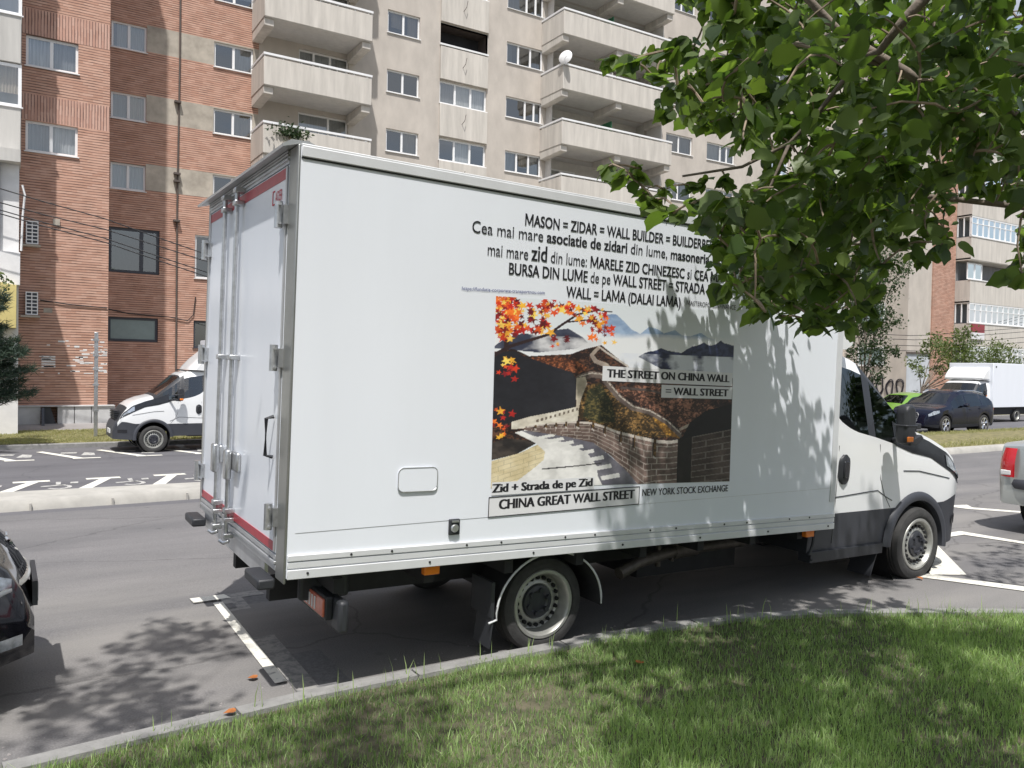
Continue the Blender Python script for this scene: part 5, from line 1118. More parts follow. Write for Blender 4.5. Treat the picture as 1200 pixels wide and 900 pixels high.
for k in range(11):
    y = -.42 + .84 * k / 10; e = (y / .42) ** 2; rows.append([(1.90 - .06 * e, y, .815 - .03 * e), (2.0 - .07 * e, y, .70 - .02 * e), (2.055 - .075 * e, y, .585), (2.07 - .08 * e, y, .56)])
b.grid(rows); gr = b.build('grille', M['hub'], bk, smooth=60)
b = MB()
for i in range(6):
    t = i / 5
    P = [(1.915 + .15 * t - .07 * (y / .42) ** 2, y, .80 - .215 * t - .025 * (y / .42) ** 2 * (1 - t)) for y in np.linspace(-.4, .4, 12)]; b.tube(P, .007, 5)
for k in range(13):
    y = -.38 + .76 * k / 12; e = (y / .42) ** 2; b.tube([(1.915 - .07 * e, y, .80 - .025 * e), (2.0 - .07 * e, y, .70), (2.06 - .07 * e, y, .59)], .006, 5)
b.build('grille_bars', M['black_plastic'], gr)
b = MB(); b.tube([(1.955, -.02, .77), (1.968, .02, .755), (1.975, .0, .735), (1.99, -.03, .715), (2.005, .02, .69)], .012, 6); b.tube([(1.968, .02, .755), (1.98, .05, .735)], .009, 6); b.tube([(1.975, 0, .735), (1.982, -.045, .748)], .009, 6); b.lathe([(.0, .006), (.022, .004), (.026, -.004)], (1.957, .01, .785), 0, 12); b.build('emblem', M['chrome'], gr)
b = MB(); rows = []
for k in range(15):
    y = -.7 + 1.4 * k / 14; e = abs(y / .7) ** 2.4; rows.append([(2.055 - .22 * e, y, .60), (2.075 - .23 * e, y, .592), (2.078 - .23 * e, y, .578), (2.06 - .23 * e, y, .57)])
b.grid(rows); b.build('bumper_strip', M['silver'], bk, smooth=60)  # silver strip stands in for a grey reflection on the black nose
b = MB(); b.box(2.106, 2.109, -.25, .25, .45, .555); pt = b.build('number_plate', M['plate'], bk)
b = MB(); b.box(2.08, 2.1055, -.275, .275, .435, .57); b.build('plate_frame', M['black_plastic'], pt)
b = MB(); b.box(2.05, 2.083, -.45, .45, .27, .36); b.build('lower_intake', M['black_plastic'], bk, bevel=.01)
# silver saloon at the right edge, only its rear corner in the picture
slp = dict(top=[(-2.12, .52), (-2.1, .78), (-2.05, 1.02), (-1.95, 1.06), (-1.5, 1.08), (-.95, 1.38), (-.4, 1.5), (.2, 1.48), (1.0, 1.06), (1.8, .9), (2.1, .6)], belt=[(-2.12, .98), (0, .95), (1.2, .88), (2.1, .7)], bot=[(-2.12, .34), (-1.7, .28), (0, .2), (2.1, .25)], clad=.28, xf=1.3, xr=-1.2, wr=.31, ar=.36, w=.87, side_win=[(-1.05, -.4), (-.32, .8)], ws=(.25, .98), rs=(-1.48, -.98), doors=[-.36, .9], handles=[-.2, -.5], rn=.11, round=.3)
sl_ = thing('silver_saloon', 'silver saloon with a tall red tail lamp parked ahead of the box truck', 'car', (12.2, 4.28, 0), 0)
sec = car(sl_, slp, (M['silver'], M['silver']))
for s_ in (-1, 1):
    rows = []
    for z in np.linspace(.66, 1.0, 9): y0 = .74; xx = -2.125 + .06 * max(0, (z - .8) / .2) ** 1.5; rows.append([(xx - .012, s_ * .60, z), (xx - .014, s_ * .68, z), (xx + .01, s_ * .745, z), (xx + .07, s_ * (.80), z), (xx + .16, s_ * .845, z)])
    b = MB(); b.grid(rows); b.build('tail_light', M['red_lens'], sl_, smooth=60)
    b = MB(); b.box(-2.142, -2.12, s_ * .7 - .06, s_ * .7 + .06, .68, .74); b.build('reversing_lamp', M['plate'], sl_, bevel=.01)
b = MB(); rows = []
for k in range(21):
    y = -.88 + 1.76 * k / 20; e = abs(y / .88) ** 5; rows.append([(-2.10 + .3 * e, y, .52), (-2.17 + .34 * e, y, .53), (-2.185 + .34 * e, y, .58), (-2.165 + .34 * e, y, .635), (-2.09 + .3 * e, y, .65)])
b.grid(rows); b.build('bumper_strip', M['cladding'], sl_, smooth=60)
b = MB(); b.box(-2.135, -2.12, -.26, .26, .74, .85); b.build('number_plate', M['plate'], sl_)
b = MB(); b.box(-2.13, -2.1, .3, .36, .4, .44); b.build('tow_eye', M['dark'], sl_)

# ------------------------------------------------------------------ trees and plants
def leaf_template(kind):
    if kind == 'broad':
        # lobed blade, folded along the midrib and curling down at the tip
        out = [(0, -.02), (.2, -.06), (.42, .05), (.52, .24), (.46, .40), (.49, .56), (.36, .68), (.22, .8), (.09, .97), (0, 1.07)]
        n = len(out); V_ = []; F_ = []
        for i, (x, y) in enumerate(out): V_.append((0, y if 0 < i < n - 1 else y, -.18 * max(0, y - .3) ** 2))
        Rr = [(x, y, .16 * x - .18 * max(0, y - .3) ** 2 - .25 * x * x) for x, y in out[1:-1]]; Ll = [(-x * .94, y + .02, z) for x, y, z in Rr]
        nr = len(V_); V_ += Rr; nl = len(V_); V_ += Ll
        for i in range(n - 3):
            F_.append((i + 1, i + 2, nr + i + 1, nr + i)); F_.append((i + 2, i + 1, nl + i, nl + i + 1))
        F_.append((0, 1, nr, nr)); F_.append((1, 0, nl, nl)); F_.append((n - 2, n - 1, nr + n - 3, nr + n - 3)); F_.append((n - 1, n - 2, nl + n - 3, nl + n - 3))
    else:
        V_ = [(0, 0, 0), (.28, .35, .05), (0, 1, -.1), (-.28, .35, .05)]; F_ = [(0, 1, 2, 3)]
    return np.array(V_, float), F_
def scatter_leaves(name, mat, parent, pos, dirs, size, tint, kind='small', roll=.6, smooth=False):
    V_, F_ = leaf_template(kind); N = len(pos); pos = np.asarray(pos); y = np.asarray(dirs, float); y /= np.linalg.norm(y, axis=1)[:, None] + 1e-9
    up = np.tile((0, 0, 1.), (N, 1)) + rng.normal(0, roll, (N, 3)); x = np.cross(y, up); x /= np.linalg.norm(x, axis=1)[:, None] + 1e-9; z = np.cross(x, y)
    P = pos[:, None, :] + size[:, None, None] * (V_[None, :, 0, None] * x[:, None] + V_[None, :, 1, None] * y[:, None] + V_[None, :, 2, None] * z[:, None])
    nv = len(V_); tri = []
    for f in F_:
        tri.append((f[0], f[1], f[2]))
        if f[3] != f[2]: tri.append((f[0], f[2], f[3]))
    T_ = np.array(tri); FF = (T_[None] + (np.arange(N) * nv)[:, None, None]).reshape(-1, 3)
    col = np.repeat(np.clip(np.asarray(tint), 0, 1), nv)[:, None].repeat(3, 1)
    return arr_mesh(name, P.reshape(-1, 3), FF, mat, parent, col, smooth)
TW = [(4.4,2.94,2.59,0.07),(5.41,2.59,2.65,0.03),(5.37,2.57,2.85,0.03),(3.11,1.82,3.16,0.07),(4.15,2.82,3.79,0.12),(3.05,3.18,3.49,0.06),(3.22,2.35,2.52,0.09),(5.49,2.64,2.78,0.03),(3.36,1.71,2.99,0.07),(2.28,2.13,2.49,0.05),(4.19,2.67,3.34,0.11),(3.56,2.78,3.29,0.11),(4.72,2.94,4.12,0.07),(2.9,1.65,2.79,0.06),(4.17,2.02,3.15,0.08),(4.36,2.52,3.78,0.11),(3.16,1.68,3.29,0.03),(3.26,2.93,2.73,0.11),(3.83,2.8,3.35,0.11),(4.44,2.04,2.87,0.03),(4.26,3.4,3.36,0.14),(4.79,2.6,3.86,0.12),(3.22,2.13,2.32,0.03),(4.03,3.31,3.88,0.13),(4.65,2.17,3.07,0.03),(2.6,2.37,3.33,0.07),(3.16,2.76,2.38,0.1),(4.16,2.58,3.42,0.11),(2.64,2.61,2.5,0.03),(4.62,2.51,3.35,0.12),(3.46,1.64,2.68,0.04),(3.94,3.06,2.67,0.12),(3.87,2.34,3.48,0.1),(4.09,2.63,3.15,0.11),(3.93,2.58,3.49,0.11),(2.86,2.26,3.15,0.08),(2.13,2.29,3.05,0.03),(3.0,2.58,2.64,0.09),(3.01,2.64,3.61,0.03),(2.26,2.66,2.66,0.03),(4.42,2.08,2.36,0.03),(2.98,2.62,3.42,0.09),(4.56,3.22,2.15,0.03),(2.63,1.8,2.8,0.06),(4.01,1.98,2.69,0.03),(3.82,1.77,2.79,0.03),(3.96,3.21,3.53,0.13),(3.46,1.9,3.49,0.03),(4.02,1.94,2.38,0.03),(3.67,2.5,2.95,0.1),(3.37,2.02,3.35,0.08),(3.95,3.13,3.36,0.12),(3.38,2.37,3.61,0.03),(4.2,2.41,3.1,0.11),(3.34,2.22,2.83,0.09),(2.95,2.5,2.23,0.08),(2.33,2.19,2.19,0.03),(4.15,2.09,3.52,0.1),(4.48,2.5,3.88,0.07),(3.31,2.24,3.53,0.03),(4.43,3.1,2.61,0.13),(3.74,2.8,2.19,0.07),(4.52,3.05,3.66,0.13),(3.94,2.97,3.78,0.12),(4.07,2.83,3.55,0.12),(3.0,1.7,3.27,0.03),(4.47,2.84,3.68,0.13),(2.69,2.4,3.14,0.08),(3.89,2.17,2.99,0.09),(4.23,2.93,2.93,0.12),(2.7,2.31,3.32,0.08),(3.03,1.54,2.64,0.06),(3.76,2.93,2.24,0.1),(3.57,2.93,3.05,0.11),(3.97,2.48,2.63,0.07),(2.97,2.81,2.56,0.06),(4.11,1.92,3.08,0.03),(2.95,2.81,2.46,0.03),(2.67,2.93,3.29,0.03),(3.52,2.97,3.85,0.04),(2.9,2.21,2.08,0.03),(2.31,2.18,3.24,0.03),(3.97,1.87,3.34,0.03),(3.74,2.78,3.76,0.1),(3.89,2.81,2.18,0.07),(4.03,2.14,3.38,0.1),(3.41,2.63,2.77,0.1),(3.54,1.94,3.2,0.08),(3.08,1.7,2.91,0.06),(3.09,2.53,2.7,0.09),(2.85,2.62,2.39,0.06),(4.06,2.36,2.8,0.06),(3.68,2.2,2.51,0.07),(2.99,2.17,3.45,0.03),(3.99,3.18,2.16,0.03),(3.95,1.96,2.9,0.09),(3.33,2.32,3.46,0.09),(2.33,2.42,3.01,0.07),(2.6,2.29,2.34,0.07),(4.08,2.76,3.22,0.12),(3.65,2.84,3.85,0.03),(3.17,2.89,2.58,0.1),(3.79,2.66,3.54,0.11),(2.76,2.57,2.97,0.03),(4.24,2.62,3.22,0.11),(4.52,2.88,3.03,0.13),(3.71,2.77,3.38,0.11),(3.13,2.77,2.74,0.08),(4.18,2.86,3.65,0.12),(2.89,2.11,2.87,0.07),(3.63,3.13,3.67,0.12),(3.53,2.53,2.51,0.1),(3.55,1.83,3.18,0.08),(3.77,2.27,3.02,0.1),(3.23,2.3,2.63,0.09),(3.24,2.02,2.4,0.03),(2.94,2.69,2.25,0.04),(4.77,2.36,3.58,0.12),(3.67,2.89,3.75,0.11),(2.24,2.75,3.19,0.03),(2.89,2.5,2.5,0.09),(2.91,2.52,3.13,0.09),(4.02,2.84,3.43,0.12),(3.83,2.89,3.89,0.04),(4.37,2.83,3.96,0.09),(4.73,2.32,3.83,0.11),(2.61,2.33,3.42,0.03),(3.45,2.16,2.79,0.09),(3.12,2.04,2.53,0.08),(3.96,3.28,2.3,0.1),(4.58,2.28,3.23,0.11),(3.96,1.94,3.6,0.03),(4.36,2.72,3.88,0.11),(3.67,1.74,3.14,0.03),(2.67,2.3,2.94,0.07),(5.1,2.35,3.5,0.03),(3.92,2.34,2.86,0.1),(4.75,2.34,3.43,0.12),(3.78,3.04,3.91,0.06),(2.97,2.92,3.28,0.1),(3.0,2.42,2.15,0.05),(3.01,1.64,2.64,0.06),(3.71,2.16,2.82,0.09),(3.32,2.22,2.56,0.09),(4.38,2.75,3.17,0.12),(2.48,2.78,3.16,0.03),(4.78,2.41,2.94,0.07),(3.99,3.28,2.5,0.13),(2.51,2.4,3.29,0.03),(2.63,2.31,2.14,0.03),(3.2,3.02,3.54,0.09),(3.79,2.89,3.78,0.11),(3.34,2.44,2.95,0.09),(3.5,2.89,3.51,0.11),(2.84,2.58,2.29,0.07),(4.96,2.4,3.15,0.11),(3.84,2.71,2.97,0.11),(3.3,2.2,2.22,0.03),(3.1,2.98,3.22,0.09),(3.24,1.88,2.38,0.03),(3.74,3.08,2.35,0.12),(2.85,3.29,3.5,0.04),(3.09,2.02,2.89,0.07),(4.39,2.84,2.91,0.12),(2.83,2.27,2.45,0.08),(4.16,3.13,4.11,0.03),(4.81,2.77,2.87,0.03),(4.35,2.97,4.11,0.03),(1.96,2.34,2.99,0.03),(4.86,2.8,2.72,0.03),(3.7,3.07,2.71,0.12),(2.71,2.25,3.29,0.07),(3.81,2.59,2.47,0.09),(4.05,2.99,3.74,0.12),(2.12,2.57,2.64,0.03),(2.28,2.86,2.75,0.03),(3.65,2.78,3.25,0.11),(4.25,2.26,2.82,0.03),(2.69,2.95,3.14,0.03),(5.12,2.48,3.35,0.12),(3.12,1.88,2.76,0.07),(3.3,2.73,2.13,0.03),(2.63,2.58,2.58,0.08),(2.88,2.7,3.1,0.08),(2.71,3.4,3.47,0.03),(2.35,2.19,2.99,0.07),(4.29,3.33,4.26,0.03),(2.5,2.41,3.4,0.03),(2.88,2.31,3.33,0.08),(3.1,3.1,3.19,0.03),(3.15,2.19,3.04,0.08),(2.9,1.65,2.88,0.06),(2.62,3.0,2.69,0.03),(3.53,2.3,3.16,0.09),(4.44,2.24,3.75,0.09),(3.99,2.02,2.96,0.09),(3.87,3.01,3.75,0.12),(3.64,1.73,2.58,0.04),(3.37,2.54,2.59,0.1),(3.84,2.42,3.15,0.1),(3.11,2.1,2.56,0.08),(3.81,2.25,3.34,0.09),(4.04,2.43,2.46,0.03),(3.26,2.98,2.54,0.11),(4.19,2.22,3.56,0.1),(3.83,2.25,3.17,0.1),(3.58,2.88,2.46,0.11),(3.09,1.61,2.88,0.06),(5.14,2.34,2.65,0.03),(3.36,2.51,2.94,0.09),(4.71,2.14,2.76,0.03),(4.18,3.23,3.76,0.13),(4.3,3.37,4.15,0.09),(3.03,2.31,2.33,0.08),(4.12,2.63,3.89,0.03),(2.62,2.35,2.85,0.05),(4.54,2.59,3.07,0.12),(3.48,2.7,2.11,0.03),(4.39,2.94,2.91,0.13),(3.06,1.89,3.12,0.07),(3.24,2.19,2.45,0.08),(4.56,2.11,2.67,0.03),(3.36,2.39,2.58,0.09),(3.58,2.74,3.09,0.11),(3.77,2.78,2.5,0.11),(3.97,2.74,2.44,0.11),(3.33,2.55,2.32,0.1),(4.34,3.16,2.36,0.13),(2.89,3.23,3.52,0.03),(4.35,2.76,3.54,0.12),(3.81,2.67,3.62,0.11),(4.59,2.53,3.86,0.12),(3.68,3.15,3.09,0.11),(2.35,2.35,2.91,0.06),(4.14,3.04,3.59,0.12),(3.78,3.13,4.01,0.03),(4.66,2.64,3.17,0.12),(4.48,2.88,3.13,0.13),(3.33,2.88,3.13,0.11),(2.53,2.57,3.13,0.08),(3.57,2.46,3.08,0.1),(4.02,3.37,2.86,0.13),(3.98,1.85,3.29,0.03),(4.56,2.83,3.84,0.13),(5.09,2.32,2.5,0.03),(4.18,3.38,2.87,0.14),(3.8,1.95,3.22,0.09),(4.11,1.92,2.53,0.04),(3.78,2.37,2.69,0.1),(5.01,2.29,3.23,0.03),(2.31,2.57,2.56,0.03),(3.4,2.23,2.79,0.09),(5.01,2.32,3.82,0.03),(3.77,2.65,2.31,0.11),(3.02,2.28,2.06,0.03),(3.01,3.1,3.26,0.09),(3.29,1.78,2.84,0.07),(3.68,2.4,2.52,0.03),(4.36,2.9,3.24,0.13),(4.43,2.13,3.58,0.07),(3.06,1.79,2.96,0.07),(3.68,2.68,3.23,0.11),(2.6,2.54,3.2,0.07),(3.12,1.93,2.93,0.07),(2.82,2.18,2.73,0.07),(3.15,1.79,3.12,0.07),(4.19,3.12,2.47,0.13),(4.13,3.19,2.59,0.13),(3.61,2.69,2.78,0.1),(3.28,2.28,2.12,0.04),(2.43,2.22,3.15,0.07),(3.76,2.69,3.72,0.11),(3.88,3.23,3.33,0.13),(4.44,2.67,3.96,0.06),(3.84,1.81,2.94,0.03),(2.56,2.68,3.52,0.03),(2.68,2.51,3.2,0.08),(2.89,3.15,2.78,0.06),(4.43,3.13,2.49,0.13),(2.86,2.94,3.43,0.03),(3.53,1.72,3.08,0.07),(3.54,2.99,2.5,0.11),(4.74,2.57,3.72,0.12),(4.74,2.68,3.06,0.11),(4.67,2.12,2.41,0.03),(4.24,2.2,2.81,0.03),(3.15,3.02,2.4,0.03),(3.53,2.8,3.39,0.11),(4.32,2.06,3.73,0.03),(3.95,2.64,3.37,0.11),(4.29,2.1,2.86,0.1),(4.04,2.31,3.57,0.1),(2.79,2.31,2.42,0.08),(3.33,1.71,3.32,0.03),(3.97,2.36,3.67,0.08),(3.93,2.62,2.88,0.11),(4.73,2.44,3.81,0.12),(3.25,2.21,2.14,0.03),(3.57,1.88,3.13,0.08),(4.38,3.31,3.74,0.14),(2.78,3.0,3.13,0.03),(3.91,1.99,3.01,0.09),(4.47,2.96,3.85,0.13),(3.74,2.28,3.68,0.03),(3.47,1.91,3.12,0.08),(3.35,2.34,2.77,0.09),(2.91,2.78,3.03,0.03),(3.02,2.75,3.14,0.1),(4.98,2.72,3.07,0.05),(4.12,2.19,2.84,0.04),(3.54,1.72,2.83,0.07),(3.98,3.32,3.07,0.13),(3.75,2.53,2.12,0.03),(4.06,1.95,3.33,0.05),(2.82,2.8,3.57,0.03),(2.69,2.79,3.06,0.03),(4.8,2.5,3.2,0.12),(3.72,1.91,3.53,0.03),(3.99,3.24,3.45,0.13),(4.83,2.67,3.85,0.13),(5.08,2.86,2.99,0.03),(4.82,2.23,3.87,0.03),(3.72,2.22,3.23,0.09),(4.25,2.14,3.76,0.03),(4.94,2.51,2.91,0.03),(3.46,2.92,2.21,0.04),(2.43,2.29,3.35,0.03),(3.75,3.2,2.95,0.12),(4.95,2.98,3.03,0.14),(3.52,2.81,2.96,0.11),(2.51,2.3,3.0,0.07),(4.04,2.39,3.19,0.1),(3.86,2.81,2.94,0.11),(5.03,2.31,3.36,0.03),(4.06,3.0,2.77,0.12),(2.2,2.34,2.95,0.05),(3.8,2.97,3.11,0.12),(4.65,2.89,3.68,0.13),(2.62,2.38,3.43,0.03),(3.7,3.13,3.55,0.12),(3.83,3.21,3.75,0.12),(3.01,2.67,3.5,0.09),(3.22,2.21,2.87,0.08),(2.23,2.27,2.49,0.04),(2.7,2.4,3.03,0.08),(3.82,3.05,2.35,0.12),(4.22,2.5,3.89,0.03),(2.49,2.13,2.08,0.03),(3.39,2.47,2.32,0.09),(2.69,2.65,2.97,0.03),(3.67,2.66,2.94,0.1),(3.43,1.85,3.38,0.04),(2.54,2.95,2.8,0.03),(2.97,2.58,2.29,0.09),(3.91,2.71,2.66,0.11),(3.33,1.74,2.87,0.07),(2.98,2.25,2.74,0.08),(4.32,2.82,4.05,0.03),(4.96,3.03,2.63,0.03),(4.13,3.52,3.37,0.14),(3.0,1.61,2.7,0.06),(3.87,2.65,3.58,0.11),(2.88,2.33,2.69,0.08),(4.17,2.73,3.5,0.12),(3.69,2.61,3.04,0.1),(4.61,2.95,3.9,0.13),(2.49,2.4,3.42,0.03),(3.13,3.1,2.85,0.03),(3.64,1.76,3.5,0.03),(3.47,1.83,2.78,0.08),(2.63,2.89,2.62,0.03),(3.26,2.84,2.26,0.07),(4.12,2.53,3.34,0.11),(4.58,2.3,2.99,0.11),(2.66,2.67,3.54,0.03),(4.16,2.55,2.79,0.11),(3.02,3.07,2.8,0.03),(3.37,2.4,2.73,0.09),(3.44,1.59,3.05,0.03),(4.25,2.71,3.8,0.12),(2.82,1.92,3.23,0.05),(4.3,2.29,3.33,0.11),(2.25,2.19,3.12,0.03),(5.44,2.62,2.71,0.03),(3.57,2.87,3.86,0.03),(3.76,2.9,2.72,0.11),(3.68,1.77,2.63,0.04),(3.39,2.66,2.4,0.1),(2.94,2.81,3.32,0.1),(3.37,2.97,3.52,0.11),(3.86,1.78,3.3,0.03),(2.87,2.7,2.6,0.09),(4.48,2.14,3.36,0.06),(4.14,2.36,2.54,0.03),(4.9,2.56,3.79,0.12),(3.16,2.16,2.75,0.08),(2.29,2.14,3.18,0.03),(2.82,2.38,3.06,0.08),(2.59,2.76,3.33,0.03),(3.47,2.88,3.08,0.11),(3.84,2.79,3.56,0.11),(4.74,2.2,2.52,0.04),(3.2,3.01,2.84,0.03),(2.61,2.27,2.39,0.07),(4.14,3.36,4.24,0.03),(4.26,3.29,3.44,0.14),(2.41,2.25,3.34,0.03),(3.04,2.19,2.05,0.03),(2.46,2.19,2.46,0.07),(3.58,1.73,2.27,0.03),(2.48,2.23,2.86,0.07),(2.36,2.15,2.72,0.03),(2.67,2.29,3.14,0.07),(4.2,2.9,3.52,0.12),(3.09,2.89,3.26,0.1),(3.9,2.73,2.74,0.11),(4.15,2.98,3.99,0.06),(4.33,3.01,2.29,0.09),(3.24,1.72,3.23,0.07),(4.0,1.86,3.61,0.03),(4.56,2.65,3.28,0.12),(5.25,2.49,3.02,0.08),(4.19,2.42,3.88,0.03),(3.53,2.65,2.7,0.1),(3.97,2.64,3.31,0.11),(3.73,2.24,2.62,0.06),(2.21,2.36,2.46,0.03),(3.08,2.35,2.72,0.08),(4.26,3.47,3.91,0.14),(4.08,3.25,2.97,0.13)]
